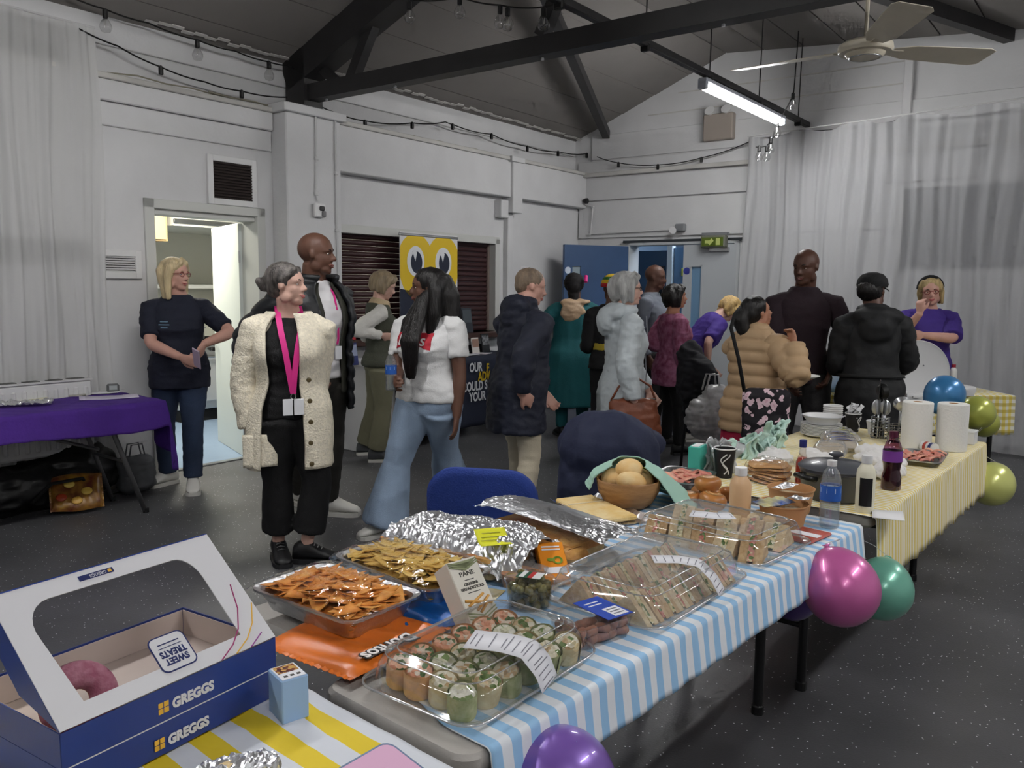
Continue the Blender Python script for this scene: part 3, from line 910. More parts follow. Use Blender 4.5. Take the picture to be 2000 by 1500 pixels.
mb = MB(); mb.box((0, 0, .09), (.32, .06, .03)); mb.build('bracket', mat('grey_fitting', (120, 122, 125), .5), t)
t = thing('wall_lightbox', 'old brownish lightbox high on the far wall beside the strip light', 'lightbox', M=ROOM @ Matrix.Translation((1.95, -.03, 3.4)))
mb = MB(); mb.box((0, -.05, -.03), (.36, .1, .3), bev=.012); mb.build('box_body', mat('old_cream', (150, 140, 132), .5), t)
for s in (-.1, .1):
 mb = MB(); mb.lathe([(.03, 0), (.06, .06), (0, .06)], 14, cap=False); mb.build('lamp_head', PLASTW, t, M=TR((s, -.06, .13), 0, radians(60)))
# pale vertical pipe on the gable
mb = MB(); mb.box((3.95, -.03, 3.55), (.09, .04, .8), bev=.01); struct(mb.build('trim_3', WHITE, M=ROOM), 'pale vertical strip on the gable above the curtain')

# ------------------------------------------------------------------ windows hidden behind the curtains
mb = MB(); mb.box((5.2, -.02, 2.15), (2.5, .04, .8)); w2 = struct(mb.build('window_2', mat('dim_window', (40, 44, 56), .3), M=ROOM), 'dim window behind the white curtain')
for x in (3.95, 5.2, 6.45):
 mb = MB(); mb.box((x, -.05, 2.15), (.06, .04, .86)); mb.build('window_frame', TRIMW, w2)
mb = MB(); mb.box((.02, -7.6, 3.06), (.04, 2.0, .14)); struct(mb.build('window_3', mat('dim_window2', (60, 60, 60), .3), M=ROOM), 'dark high window strip behind the curtain')
mb = MB(); mb.box((.02, -7.6, 1.73), (.04, 2.2, .16)); struct(mb.build('window_4', mat('dim_window2', (60, 60, 60), .3), M=ROOM), 'dark low strip behind the curtain')

# ------------------------------------------------------------------ curtains
def curtain(name, label, p0, p1, z0, z1, folds, amp, m, seed, valance=None, nu=260, nv=22, droop=.0):
 p0, p1 = V((p0[0], p0[1], 0)), V((p1[0], p1[1], 0))
 d = (p1 - p0); nrm = V((d.y, -d.x, 0)).normalized()
 rs = np.random.default_rng(seed)
 ph = rs.uniform(0, 6.28, 8); fr = folds * np.array([1, .53, 1.71, .29, 2.3, .11, .83, 1.33]); am = np.array([1, .7, .45, .6, .2, .8, .5, .35]) / 2.5
 def fn(u, v_):
  s = sum(am[k] * sin(2 * pi * fr[k] * (u + .012 * sin(3 * v_ + k)) + ph[k]) for k in range(8))
  a = amp * (.55 + .45 * (1 - v_))
  p = p0 + d * (u + .004 * sin(9 * v_ + 20 * u)) + nrm * (s * a + amp)
  zt = z1 - droop * (.5 - .5 * cos(2 * pi * u * 7)) * .3
  return (p.x, p.y, z0 + (zt - z0) * v_ + (.015 * s if v_ < .01 else 0))
 mb = MB(); mb.grid(fn, nu, nv)
 t = thing(name, label, 'curtain', M=ROOM)
 mb.build('curtain_fabric', m, t, smooth=True)
 mb = MB(); mb.tube([(p0 + nrm * amp).to_tuple()[:2] + (z1 + .005,), (p1 + nrm * amp).to_tuple()[:2] + (z1 + .005,)], .008, 6); mb.build('hanging_wire', PIPEM, t)
 if valance:
  def fv(u, v_):
   s = sum(am[k] * sin(2 * pi * 1.4 * fr[k] * u + ph[k] + 1) for k in range(8))
   p = p0 + d * u + nrm * (s * amp * .5 + amp * 2.1)
   return (p.x, p.y, z1 + .02 - valance * (1 - v_) + .02 * sin(u * 31) * (1 - v_))
  mb = MB(); mb.grid(fv, 120, 6); mb.build('valance', m, t, smooth=True)
VOILE = fabric_sheer('white_voile', (222, 222, 221), .76)
VOILE2 = fabric_sheer('thin_white_voile', (214, 215, 217), .6)
curtain('sheer_curtain', 'sheer white curtain hanging on the kitchen wall beside the low vent', (.06, -9.2), (.06, -6.42), .12, 3.25, 24, .05, VOILE, 3)
curtain('sheer_curtain', 'sheer white curtain covering the far wall behind the serving tables', (2.36, -.16), (6.6, -.95), .03, 3.2, 26, .055, VOILE2, 5, valance=.0, droop=.15)
# radiator in front of the left curtain
rd = thing('radiator', 'white panel radiator below the curtain behind the purple table', 'radiator', M=ROOM @ Matrix.Translation((.15, -7.35, .35)))
mb = MB(); mb.box((0, 0, .25), (.09, 1.5, .5), bev=.015); mb.build('panel', TRIMW, rd)
me = None
for i in range(22):
 if me is None:
  q = MB(); q.box((0, 0, 0), (.02, .03, .42), bev=.009); me = q.mesh('rib', TRIMW)
 link('rib', me, rd, Matrix.Translation((.05, -.7 + i * .0667, .25)))
mb = MB(); mb.box((0, 0, .505), (.1, 1.5, .012)); mb.build('top_grille', PIPEM, rd)
for i in range(10):
 mb = MB(); mb.box((0, -.66 + i * .146, .513), (.06, .1, .006)); mb.build('grille_slot', mat('slot_dark', (90, 90, 88), .7), rd)
mb = MB(); mb.tube([(0, .72, .06), (0, .77, .06), (0, .77, -.34)], .011, 8); mb.build('pipe', CHROME, rd)
# ------------------------------------------------------------------ people
def remesh(mb, voxel, smooth=2, disp=None):
 """fuse overlapping closed shapes into one continuous skin"""
 me = mb.mesh('fuse', mat('plain', (128, 128, 128)))
 o = bpy.data.objects.new('fuse', me)
 col.objects.link(o)
 md = o.modifiers.new('r', 'REMESH'); md.mode = 'VOXEL'; md.voxel_size = voxel
 if smooth:
  sm = o.modifiers.new('s', 'SMOOTH'); sm.iterations = smooth; sm.factor = .5
 dg = bpy.context.evaluated_depsgraph_get()
 out = bpy.data.meshes.new_from_object(o.evaluated_get(dg))
 bpy.data.objects.remove(o); bpy.data.meshes.remove(me)
 n = len(out.vertices)
 if disp is not None and n:
  co = np.empty(n * 3); out.vertices.foreach_get('co', co); co = co.reshape(-1, 3)
  nr = np.array([tuple(q.vector) for q in out.vertex_normals])
  co = co + nr * np.asarray(disp(co, nr))[:, None]
  out.vertices.foreach_set('co', co.ravel())
 out.polygons.foreach_set('use_smooth', [True] * len(out.polygons))
 out.update()
 return out

def wrinkle(amp=.009, sc=9.0, st=(1, 1, 2.2), seed=0.0):
 def f(co, nr):
  p = co * np.array(st) * sc + seed
  a = noise3(p)
  b = noise3(p * 2.3 + 11)
  c = noise3(p * np.array([.45, .45, .9]) + 5)
  return amp * (1.5 * (.22 - np.abs(a)) + .6 * b + 1.3 * (.2 - np.abs(c)))
 return f

def quilt(pitch, amp, axis_fn=None, seed=0.0):
 def f(co, nr):
  s = co[:, 2] if axis_fn is None else axis_fn(co)
  w_ = np.abs(np.sin(pi * (s / pitch + .12 * noise3(co * 3 + seed))))
  return amp * (np.power(w_, .45) - .6) + .004 * noise3(co * 18 + seed)
 return f

def strands(amp=.004, sc=60, seed=0.0, flow=(1, 1, .12)):
 def f(co, nr):
  return amp * (noise3(co * np.array(flow) * sc + seed) + .5 * noise3(co * np.array(flow) * sc * 2.1 + seed))
 return f

# ring table of the torso: z, half width, half depth, forward offset (all x height)
TORSO = [(.455, .05, .045, -.004), (.475, .088, .064, -.006), (.50, .098, .072, -.010), (.535, .097, .070, -.008), (.575, .087, .062, -.002), (.615, .077, .057, .002),
   (.66, .078, .060, .004), (.705, .083, .065, .008), (.745, .087, .063, .004), (.775, .086, .056, -.003), (.797, .081, .048, -.007), (.814, .068, .042, -.009), (.83, .051, .037, -.009),
   (.844, .040, .034, -.007), (.858, .033, .033, -.003), (.90, .031, .033, .006)]

class Body:
 def __init__(s, loc, yaw, H, sex='f', girth=1.0, belly=0.0, bust=0.0, lean=0.0, side=0.0, sh=1.0, feet=None, hip_shift=(0, 0), head_yaw=0.0, head_pitch=0.0, head_roll=0.0, hips=1.0, crouch=0.0):
  s.H, s.sex, s.girth, s.belly, s.bust, s.hips, s.shm = H, sex, girth, belly, bust, hips, sh
  s.root = Matrix.Translation((loc[0], loc[1], 0)) @ Matrix.Rotation(yaw, 4, 'Z')
  s.inv = s.root.inverted()
  s.P = V((hip_shift[0], hip_shift[1], .53 * H - crouch))
  s.R = Matrix.Rotation(side, 3, 'Y') @ Matrix.Rotation(-lean, 3, 'X')
  m = sh * (1.12 if sex == 'm' else 1.0)
  s.S = {k: s.up(V((k * .104 * H * m, -.006 * H, .785 * H))) for k in (-1, 1)}
  s.hh = .138 * H if sex == 'f' else .138 * H
  nb = s.up(V((0, 0, .87 * H)))
  hc = s.up(V((0, .014 * H, H - .5 * s.hh)))
  s.HR = s.R @ Matrix.Rotation(head_yaw, 3, 'Z') @ Matrix.Rotation(-head_pitch, 3, 'X') @ Matrix.Rotation(head_roll, 3, 'Y')
  s.hc = nb + (s.R.transposed() @ (hc - nb)) if False else hc
  if head_pitch:
   s.hc = nb + s.R @ Matrix.Rotation(head_yaw, 3, 'Z') @ Matrix.Rotation(-head_pitch * .7, 3, 'X') @ Matrix.Rotation(-head_yaw, 3, 'Z') @ (s.R.transposed() @ (hc - nb))
  s.legs = {}
  feet = feet or [(-.075 * H / 1.0 * .9, 0, .12), (.075 * H * .9, 0, -.12)]
  for k, (fx, fy, fyaw) in zip((-1, 1), feet):
   hip = s.P + V((k * .052 * H, 0, -.03 * H))
   ank = V((fx, fy, .048 * H))
   d = ank - hip
   l1, l2 = .232 * H, .226 * H
   D = min(d.length, l1 + l2 - .002)
   a = (l1 * l1 - l2 * l2 + D * D) / (2 * D)
   hgt = sqrt(max(l1 * l1 - a * a, 1e-6))
   f = Matrix.Rotation(fyaw, 3, 'Z') @ V((0, 1, 0))
   dn = d.normalized()
   f = (f - dn * f.dot(dn)).normalized()
   knee = hip + dn * a + f * min(hgt, .12 * H)
   s.legs[k] = (hip, knee, ank, fyaw)
  s.arms = {}

 def up(s, p):
  return s.P + s.R @ (V(p) - V((0, 0, .53 * s.H)))

 def loc(s, x, y, depth):
  return s.inv @ at(x, y, depth)

 def arm(s, k, wrist, hint=(0, -1, -.4), hand_dir=None, palm=None, curl=.45, spread=.0, thumb=.5):
  S = s.S[k]
  W = V(wrist)
  H = s.H
  l1, l2 = .172 * H, .150 * H
  d = W - S
  if d.length > (l1 + l2) * .995:
   W = S + d.normalized() * (l1 + l2) * .995
   d = W - S
  D = max(d.length, .06)
  a = (l1 * l1 - l2 * l2 + D * D) / (2 * D)
  hgt = sqrt(max(l1 * l1 - a * a, 1e-6))
  dn = d.normalized()
  h = V((hint[0] * k, hint[1], hint[2]))
  h = (h - dn * h.dot(dn)).normalized()
  E = S + dn * a + h * hgt
  hd = V(hand_dir).normalized() if hand_dir else (W - E).normalized()
  pn = V(palm) if palm else V((-k, 0, 0))
  pn = (pn - hd * pn.dot(hd)).normalized()
  s.arms[k] = (S, E, W, hd, pn, curl, spread, thumb)

 def rings(s, z0, z1, inf=0.0, n=22, flare=0.0, fr=(1, 1), keep=False):
  H = s.H
  T = [t for t in TORSO]
  zs = sorted({round(z0, 4), round(z1, 4)} | {t[0] for t in T if z0 < t[0] < z1})
  out = []
  for z in zs:
   zz = max(z, .50) if keep else z
   t = [np.interp(zz, [q[0] for q in T], [q[i] for q in T]) for i in range(4)]
   hw, hd, yo = t[1] * s.girth, t[2] * s.girth, t[3]
   if s.sex == 'm':
    sh = np.interp(z, [.5, .62, .72, .80, .83, .86], [.95, 1.06, 1.12, 1.14, 1.12, 1.12]); hw *= sh
    hd *= np.interp(z, [.5, .62, .72, .80], [.98, 1.05, 1.02, 1.02])
   else:
    hw *= np.interp(z, [.45, .5, .56, .62, .72, .82], [s.hips, s.hips, s.hips, 1, 1, s.shm])
   if z > .86:
    hw, hd = t[1] * (1.14 if s.sex == 'm' else 1), t[2] * (1.14 if s.sex == 'm' else 1)
   bl = s.belly * np.exp(-((z - .585) / .06) ** 2)
   bs = s.bust * np.exp(-((z - .715) / .035) ** 2)
   hd += bl * .5 + bs * .5; yo += bl * .5 + bs * .5; hw += bl * .35
   fl = flare * max(0, (z1 - z) / (z1 - z0))
   ring = []
   for k in range(n):
    a = 2 * pi * k / n
    ca, sa = cos(a), sin(a)
    e = .86
    x = (hw * H + inf) * math.copysign(abs(ca) ** e, ca) * (1 + fl) * fr[0]
    y = (hd * H + inf) * math.copysign(abs(sa) ** e, sa) * (1 + fl) * fr[1] + yo * H
    p = V((x, y, z * H))
    ring.append(s.up(p) if z > .53 else V((s.P.x, s.P.y, s.P.z - .53 * H)) + p)
   out.append(ring)
  return out

 def torso(s, mb, z0, z1, inf=0.0, **k):
  mb.loft(s.rings(z0, z1, inf, **k))

 def armtube(s, mb, k, t0, t1, inf, ends=1.0, r0=None):
  """sleeve or arm from the shoulder (0) over the elbow (1) to the wrist (2)"""
  S, E, W = s.arms[k][:3]
  H = s.H * (1.1 if s.sex == 'm' else 1.0) * (.55 + .45 * s.girth)
  prof = [(-.25, .018), (-.12, .026), (0, .031), (.25, .030), (.6, .027), (1, .023), (1.25, .024), (1.6, .020), (2, .0155)]
  if s.sex == 'm':
   prof = [(a, b * 1.02) for a, b in prof]
  ts = sorted({t0, t1} | {q[0] for q in prof if t0 < q[0] < t1} | {q for q in (.85, .93, 1.07, 1.15) if t0 < q < t1})
  pts, rs = [], []
  inn = s.up(V((k * .045 * s.H, -.006 * s.H, .806 * s.H)))
  for t in ts:
   if t <= 0:
    p = S.lerp(inn, -t / .25)
   elif t <= 1:
    p = S.lerp(E, t)
   else:
    p = E.lerp(W, t - 1)
   b = max(0, .16 - abs(t - 1)) / .16
   p = p.lerp((S.lerp(E, .84) + E.lerp(W, .16)) / 2, b * b * .55)
   pts.append(p)
   r = np.interp(t, [q[0] for q in prof], [q[1] for q in prof]) * H + inf * (1 if t < t1 - .02 else ends)
   rs.append(r)
  # rounded ends
  d0 = (pts[0] - pts[1]).normalized(); d1 = (pts[-1] - pts[-2]).normalized()
  pts = [pts[0] + d0 * rs[0] * .5] + pts + [pts[-1] + d1 * min(.004 + inf * .2, .008)]
  rs = [rs[0] * .6] + rs + [rs[-1] * .9]
  mb.tube(pts, rs, 14)

 def legtube(s, mb, k, t0, t1, prof, H=None):
  """prof: (t, radius in m) with t 0 hip, 1 knee, 2 ankle"""
  hip, knee, ank, _ = s.legs[k]
  ts = sorted({t0, t1} | {q[0] for q in prof if t0 < q[0] < t1} | {q for q in (.9, 1.1) if t0 < q < t1})
  pts, rs = [], []
  for t in ts:
   p = hip.lerp(knee, t) if t <= 1 else knee.lerp(ank, t - 1)
   b = max(0, .2 - abs(t - 1)) / .2
   p = p.lerp((hip.lerp(knee, .8) + knee.lerp(ank, .2)) / 2, b * b * .5)
   pts.append(p); rs.append(float(np.interp(t, [q[0] for q in prof], [q[1] for q in prof])))
  mb.tube(pts, rs, 16)

 def head(s, mb):
  h = s.hh
  M = lambda p: s.hc + s.HR @ (V(p) * h)
  def E(c, r, n=14, m=9):
   mb.ell(M(c), [q * h for q in r], n, m, rot=s.HR)
  male = s.sex == 'm'
  E((0, -.07, .12), (.335, .42, .375), 20, 13)
  E((0, .07, -.12), (.275 + .02 * male, .285, .32), 18, 11)
  E((0, .17, -.36), (.17 + .04 * male, .16, .125), 14, 9)
  E((0, .26, -.41), (.09 + .03 * male, .08, .075))
  E((0, .12, .1), (.285, .25, .22))
  for k in (-1, 1):
   E((k * .15, .19, -.1), (.10, .105, .10))
   E((k * .13, .275, .075), (.1, .075, .035))
   E((k * .335, -.035, -.04), (.03, .065, .1))
   E((k * .345, -.055, -.01), (.025, .05, .07))
   E((k * .05, .365, -.145), (.035, .045, .032), 10, 7)
   E((k * .24, .02, -.28), (.06, .14, .13))
  mb.tube([M((0, .31, .06)), M((0, .375, -.03)), M((0, .425, -.12)), M((0, .40, -.16))], [.03 * h, .036 * h, .05 * h, .04 * h], 10)
  E((0, .335, -.255), (.1, .05, .028)); E((0, .33, -.295), (.085, .05, .028))
  # neck
  nk = .034 * s.H * (1.15 if male else .95)
  a = s.up(V((0, -.012 * s.H, .82 * s.H))); b = M((0, -.08, -.25))
  mb.tube([a, a.lerp(b, .5), b], [nk * 1.15, nk, nk * .95], 16)

 def hand(s, mb, k):
  S, E, W, hd, pn, curl, spread, thumb = s.arms[k]
  sc = s.H / 1.7 * (1.06 if s.sex == 'm' else .98)
  side = hd.cross(pn).normalized()              # across the palm
  # thumb side: with palm normal pn, thumb lies towards sgn*side
  sg = 1.0 if k < 0 else -1.0
  base = W
  rings = []
  for d, wd, th in ((-.01, .024, .017), (.015, .030, .017), (.05, .039, .016), (.085, .041, .0135), (.098, .036, .010)):
   c = base + hd * d * sc
   rings.append([c + side * cos(2 * pi * q / 12) * wd * sc + pn * sin(2 * pi * q / 12) * th * sc for q in range(12)])
  mb.loft(rings)
  for i, (off, ln) in enumerate(((-.030, .066), (-.010, .076), (.0105, .072), (.030, .056))):
   o2 = off * sg * -1
   p = base + hd * .088 * sc + side * o2 * sc
   dr = (hd + side * o2 * (2.2 + 9 * spread)).normalized()
   pts, rs = [p - dr * .01 * sc, p], [.0088 * sc, .0092 * sc]
   ang = 0
   for j, f in enumerate((.45, .31, .24)):
    ang += curl * (.75 + .12 * i) * (1.0 if j else .8)
    q = (dr * cos(ang) + pn * sin(ang))
    p = p + q * ln * f * sc
    pts.append(p); rs.append((.0088 - .0009 * (j + 1)) * sc)
   mb.tube(pts, rs, 8)
  tp = base + hd * .03 * sc + side * sg * .026 * sc
  d1 = (hd * .7 + side * sg * .75 + pn * .25).normalized()
  d2 = (hd * .9 + side * sg * (.4 - .5 * thumb) + pn * thumb * .9).normalized()
  p1 = tp + d1 * .036 * sc; p2 = p1 + d2 * .03 * sc; p3 = p2 + (d2 + hd * .2).normalized() * .024 * sc
  mb.tube([tp - d1 * .012 * sc, tp, p1, p2, p3], [.012 * sc, .0135 * sc, .0112 * sc, .010 * sc, .0078 * sc], 8)

 def build_body(s, root, skin, voxel=.0075, bare_legs=True):
  mb = MB()
  s.torso(mb, .455, .9)
  H = s.H
  for k in (-1, 1):
   s.armtube(mb, k, -.1, 2, 0.0)
   s.hand(mb, k)
   s.legtube(mb, k, 0, 2, [(0, .05 * H), (.3, .047 * H), (.8, .034 * H), (1, .031 * H), (1.3, .033 * H), (1.7, .023 * H), (2, .02 * H)])
   hip, knee, ank, fy = s.legs[k]
   f = Matrix.Rotation(fy, 3, 'Z') @ V((0, 1, 0))
   mb.tube([ank - f * .02 - V((0, 0, .01)), ank + f * .05 + V((0, 0, -.03)), ank + f * .12 + V((0, 0, -.045))], [.03, .03, .02], 10)
  s.head(mb)
  return link('body', s_rem(mb, voxel, skin), root)

def s_rem(mb, voxel, m, smooth=1, disp=None):
 me = remesh(mb, voxel, smooth, disp)
 me.materials.clear(); me.materials.append(m)
 return me

def garment(root, name, fn, m, voxel=.012, disp=None, smooth=2, **tags):
 mb = MB(); fn(mb)
 return link(name, s_rem(mb, voxel, m, smooth, disp), root, **tags)

def shoes(bd, root, m, sole_m, high=.0, stripe=None):
 for k in (-1, 1):
  hip, knee, ank, fy = bd.legs[k]
  sc = bd.H / 1.7 * (1.08 if bd.sex == 'm' else 1.0)
  M = Matrix.Translation((ank.x, ank.y, 0)) @ Matrix.Rotation(fy, 4, 'Z')
  prof = [(-.075, .024, .075), (-.066, .037, .108), (-.03, .043, .128 + high), (.015, .044, .128 + high), (.05, .045, .112), (.09, .049, .088), (.13, .051, .07), (.168, .044, .056), (.19, .026, .04)]
  rings = []
  for y, wd, ht in prof:
   rings.append([V((wd * sc * cos(a), y * sc, .022 * sc + (ht * sc - .022 * sc) * (.5 + .5 * sin(a)) if sin(a) > -2 else 0)) for a in [2 * pi * q / 14 for q in range(14)]])
  mb = MB(); mb.loft(rings)
  o = mb.build('shoe', m, root, smooth=60, M=M)
  mb = MB()
  pl = [(wd + .004, y) for y, wd, _ in prof]
  poly = [(x * sc, y * sc) for x, y in pl] + [(-x * sc, y * sc) for x, y in reversed(pl)]
  mb.prism(poly, 0.001, .026 * sc)
  mb.build('sole', sole_m, o)
  mb = MB()
  for i in range(4):
   y = (.03 + i * .02) * sc; zt = (.124 + high - .0125 * (i + 1)) * sc
   mb.tube([(-.022 * sc, y, zt - .004), (0, y + .004, zt + .004), (.022 * sc, y, zt - .004)], .0035, 5)
  mb.build('laces', sole_m if stripe is None else stripe, o)

def face(bd, root, iris=(50, 35, 25), brow=None, lips=(150, 85, 80), glasses=None, smile=False):
 h = bd.hh
 M = Matrix.Translation(bd.hc) @ bd.HR.to_4x4() @ Matrix.Scale(h, 4)
 ew = mat('eye_white', (222, 216, 210), .25)
 ir = mat('iris_%d_%d_%d' % iris, iris, .15)
 for k in (-1, 1):
  mb = MB(); mb.ell((k * .135, .283, .002), (.043, .03, .019), 12, 8)
  e = mb.build('eye', ew, root, smooth=True, M=M)
  mb = MB(); mb.ell((k * .135, .306, .002), (.019, .011, .018), 10, 6); mb.build('iris', ir, e, smooth=True)
  if brow:
   mb = MB(); mb.tube([(k * .06, .345, .085), (k * .13, .345, .108), (k * .205, .29, .085)], [.012, .016, .008], 6); mb.build('eyebrow', brow, root, smooth=True, M=M)
 lm = mat('lips_%d_%d_%d' % lips, lips, .4)
 mb = MB()
 c = .03 if smile else .0
 mb.tube([(-.105, .305, -.27 + c), (-.05, .372, -.265), (0, .384, -.262), (.05, .372, -.265), (.105, .305, -.27 + c)], [.008, .018, .02, .018, .008], 7)
 mb.tube([(-.10, .305, -.275 + c), (-.05, .362, -.297), (0, .375, -.302), (.05, .362, -.297), (.10, .305, -.275 + c)], [.008, .018, .022, .018, .008], 7)
 mb.build('lips', lm, root, smooth=True, M=M)
 if smile:
  mb = MB(); mb.tube([(-.075, .352, -.272 + c * .6), (0, .388, -.282), (.075, .352, -.272 + c * .6)], [.008, .014, .008], 6); mb.build('teeth', mat('teeth', (225, 220, 210), .3), root, smooth=True, M=M)
 if glasses:
  mb = MB()
  for k in (-1, 1):
   mb.tube([(k * .14 + .092 * cos(a), .37 - .02 * abs(cos(a)), .0 + .068 * sin(a)) for a in [2 * pi * q / 14 for q in range(15)]], .009, 5)
   mb.tube([(k * .23, .345, .02), (k * .33, .1, .03), (k * .36, -.08, .0)], .009, 5)
  mb.tube([(-.05, .375, .02), (0, .39, .03), (.05, .375, .02)], .009, 5)
  mb.build('glasses', glasses, root, M=M)

def hair(bd, root, prims, m, voxel=.009, disp=None, name='hair'):
 h = bd.hh
 M = lambda p: bd.hc + bd.HR @ (V(p) * h)
 mb = MB()
 for pr in prims:
  if pr[0] == 'e':
   mb.ell(M(pr[1]), [q * h for q in pr[2]], 18, 12, rot=bd.HR)
  else:
   mb.tube([M(p) for p in pr[1]], [r * h for r in pr[2]], 12)
 return link(name, s_rem(mb, voxel, m, 1, disp or strands()), root)

CAP = ('e', (0, -.115, .155), (.375, .445, .385))
def bob(length=-.35, wd=.12, fringe=True, back=True):
 p = [CAP]
 for k in (-1, 1):
  p.append(('t', [(k * .2, .08, .42), (k * .33, .06, .2), (k * .37, -.01, -.05), (k * .36, .02, length)], [.1, wd, wd, wd * .55]))
  p.append(('t', [(k * .15, -.3, .35), (k * .3, -.28, .1), (k * .31, -.22, -.15), (k * .29, -.17, length)], [.12, wd * 1.2, wd * 1.2, wd * .6]))
 if back:
  p.append(('t', [(0, -.42, .3), (0, -.5, .05), (0, -.45, -.2), (0, -.36, length)], [.15, .16, .15, .09]))
  p.append(('e', (0, -.3, -.08), (.3, .22, .3)))
 if fringe:
  p.append(('t', [(-.05, .18, .49), (.12, .29, .36), (.27, .2, .16)], [.07, .075, .04]))
  p.append(('t', [(-.02, .2, .48), (-.14, .28, .36), (-.28, .18, .16)], [.06, .065, .04]))
 return p

def skin_mat(name, rgb):
 return mat('skin_' + name, rgb, .5, sss=.0, var=.08, vscale=14, bump=.04, bscale=120)

PALE = skin_mat('pale', (204, 164, 148)); PINK = skin_mat('pink', (198, 152, 136)); BROWN = skin_mat('brown', (100, 68, 54))
DEEP = skin_mat('deep', (86, 56, 44)); OLIVE = skin_mat('olive', (176, 124, 98))
TRAINER = mat('white_trainer', (208, 206, 200), .5); SOLEW = mat('white_sole', (200, 198, 192), .6)
BLACKSHOE = mat('black_shoe', (22, 22, 24), .45); BLACKSOLE = mat('black_sole', (30, 30, 32), .6)
LEG = lambda H, k=1.0, fl=0.0: [(0, .062 * H * k), (.25, .056 * H * k), (.8, .042 * H * k), (1, .039 * H * k), (1.4, (.036 + fl * .5) * H * k), (1.93, (.032 + fl) * H * k)]

def trousers(bd, root, m, k=1.0, fl=0.0, top=.6, t1=1.93, disp=None, voxel=.011, name='trousers', inf=.004):
 def fn(mb):
  bd.torso(mb, .462, top, inf)
  for s in (-1, 1):
   bd.legtube(mb, s, 0, t1, LEG(bd.H, k, fl))
 return garment(root, name, fn, m, voxel, disp or wrinkle(.006, 8, (1, 1, 1.6)))

def top(bd, root, m, name='shirt', z0=.5, z1=.845, inf=.014, sleeve=2.0, sl_inf=.012, flare=.0, voxel=.011, disp=None, ends=1.0, fr=(1, 1)):
 o = garment(root, name, lambda mb: bd.torso(mb, z0, z1, inf, flare=flare, fr=fr, keep=True), m, voxel, disp or wrinkle())
 if sleeve:
  sleeves(bd, root, m, sleeve, sl_inf, voxel, disp, ends)
 return o

def sleeves(bd, root, m, sleeve, sl_inf, voxel=.011, disp=None, ends=1.0):
 for s in (-1, 1):
  garment(root, 'sleeve', lambda mb: bd.armtube(mb, s, -.2, sleeve, sl_inf, ends), m, voxel, disp or wrinkle(.009, 11, (1, 1, 1.6)))

def open_coat(bd, root, m, name, z0, z1, inf, gap0, gap1, thick=.014, flare=.1, nz=40, quilt_pitch=None, amp=.006, seed=1.0, side_bias=0.0):
 """a coat body left open down the front: gap0 half-angle (rad) at the hem, gap1 at the collar"""
 n = 64
 zs = np.linspace(z0, z1, nz)
 base = {}
 rows = []
 for z in zs:
  r = bd.rings(z, min(z + .0005, .9), inf, n=n, flare=0, keep=True)[0]
  c = sum(r, V()) / n
  u = (z - z0) / (z1 - z0)
  g = gap0 + (gap1 - gap0) * u
  fl = 1 + flare * (1 - u)
  row = []
  for i in range(57):
   a = pi / 2 + side_bias + g + (2 * pi - 2 * g) * i / 56
   t = (a / (2 * pi) * n) % n
   j = int(t); f = t - j
   p = r[j % n].lerp(r[(j + 1) % n], f)
   d = (p - c); d.z = 0
   q = c + d * fl
   ex = 0
   if quilt_pitch:
    ex = amp * (abs(sin(pi * z * bd.H / quilt_pitch)) ** .45 - .5)
   else:
    ex = amp * 1.5 * noise1(q.x * 7 + seed, q.y * 7, q.z * 3.2) + amp * .8 * noise1(q.x * 18 + seed, q.y * 18, q.z * 7)
   q = q + d.normalized() * ex
   q.z = p.z
   row.append(q)
  rows.append(row)
 mb = MB(); mb.loft(rows, closed=False)
 return mb.build(name, m, root, smooth=True, mods=solid(thick, 1))

def strap(root, pts, wd, m, name, th=.003, nrm=None):
 """flat band through local points"""
 pts = [V(p) for p in pts]
 mb = MB(); rows = []
 for i, p in enumerate(pts):
  t = (pts[min(i + 1, len(pts) - 1)] - pts[max(i - 1, 0)]).normalized()
  nn = V(nrm) if nrm else V((0, 1, 0))
  s = t.cross(nn).normalized() * wd / 2
  nn = s.cross(t).normalized() * th / 2
  rows.append([p - s - nn, p + s - nn, p + s + nn, p - s + nn])
 mb.loft(rows)
 return mb.build(name, m, root, smooth=40)

def start(label, loc, yaw, H, feetpx=None, **k):
 if feetpx:
  inv = (Matrix.Translation((loc[0], loc[1], 0)) @ Matrix.Rotation(radians(yaw), 4, 'Z')).inverted()
  k['feet'] = []
  for x, y, fy in feetpx:
   p = inv @ on_z(x, y, 0)
   k['feet'].append((p.x, p.y, radians(fy - yaw)))
 bd = Body(loc, radians(yaw), H, **k)
 root = thing('person', label, 'person', M=bd.root)
 return bd, root
def sw(o, target, off=.003, axis='Y'):
 md = o.modifiers.new('wrap', 'SHRINKWRAP')
 md.target = target; md.wrap_method = 'PROJECT'; md.use_negative_direction = True; md.use_positive_direction = True
 md.use_project_x = axis == 'X'; md.use_project_y = axis == 'Y'; md.use_project_z = False
 md.offset = off; md.wrap_mode = 'ABOVE_SURFACE'

def patch(root, target, cx, cz, wd, ht, m, name, fwd=.3, off=.003, n=16, shape=None, back=False):
 mb = MB()
 sg = -1 if back else 1
 mb.grid(lambda u, v_: ((cx + (u - .5) * wd) if shape is None else cx + (u - .5) * wd, sg * fwd, cz + (v_ - .5) * ht + (shape(u, v_) if shape else 0)), n, n)
 o = mb.build(name, m, root, smooth=True)
 sw(o, target, off)
 return o

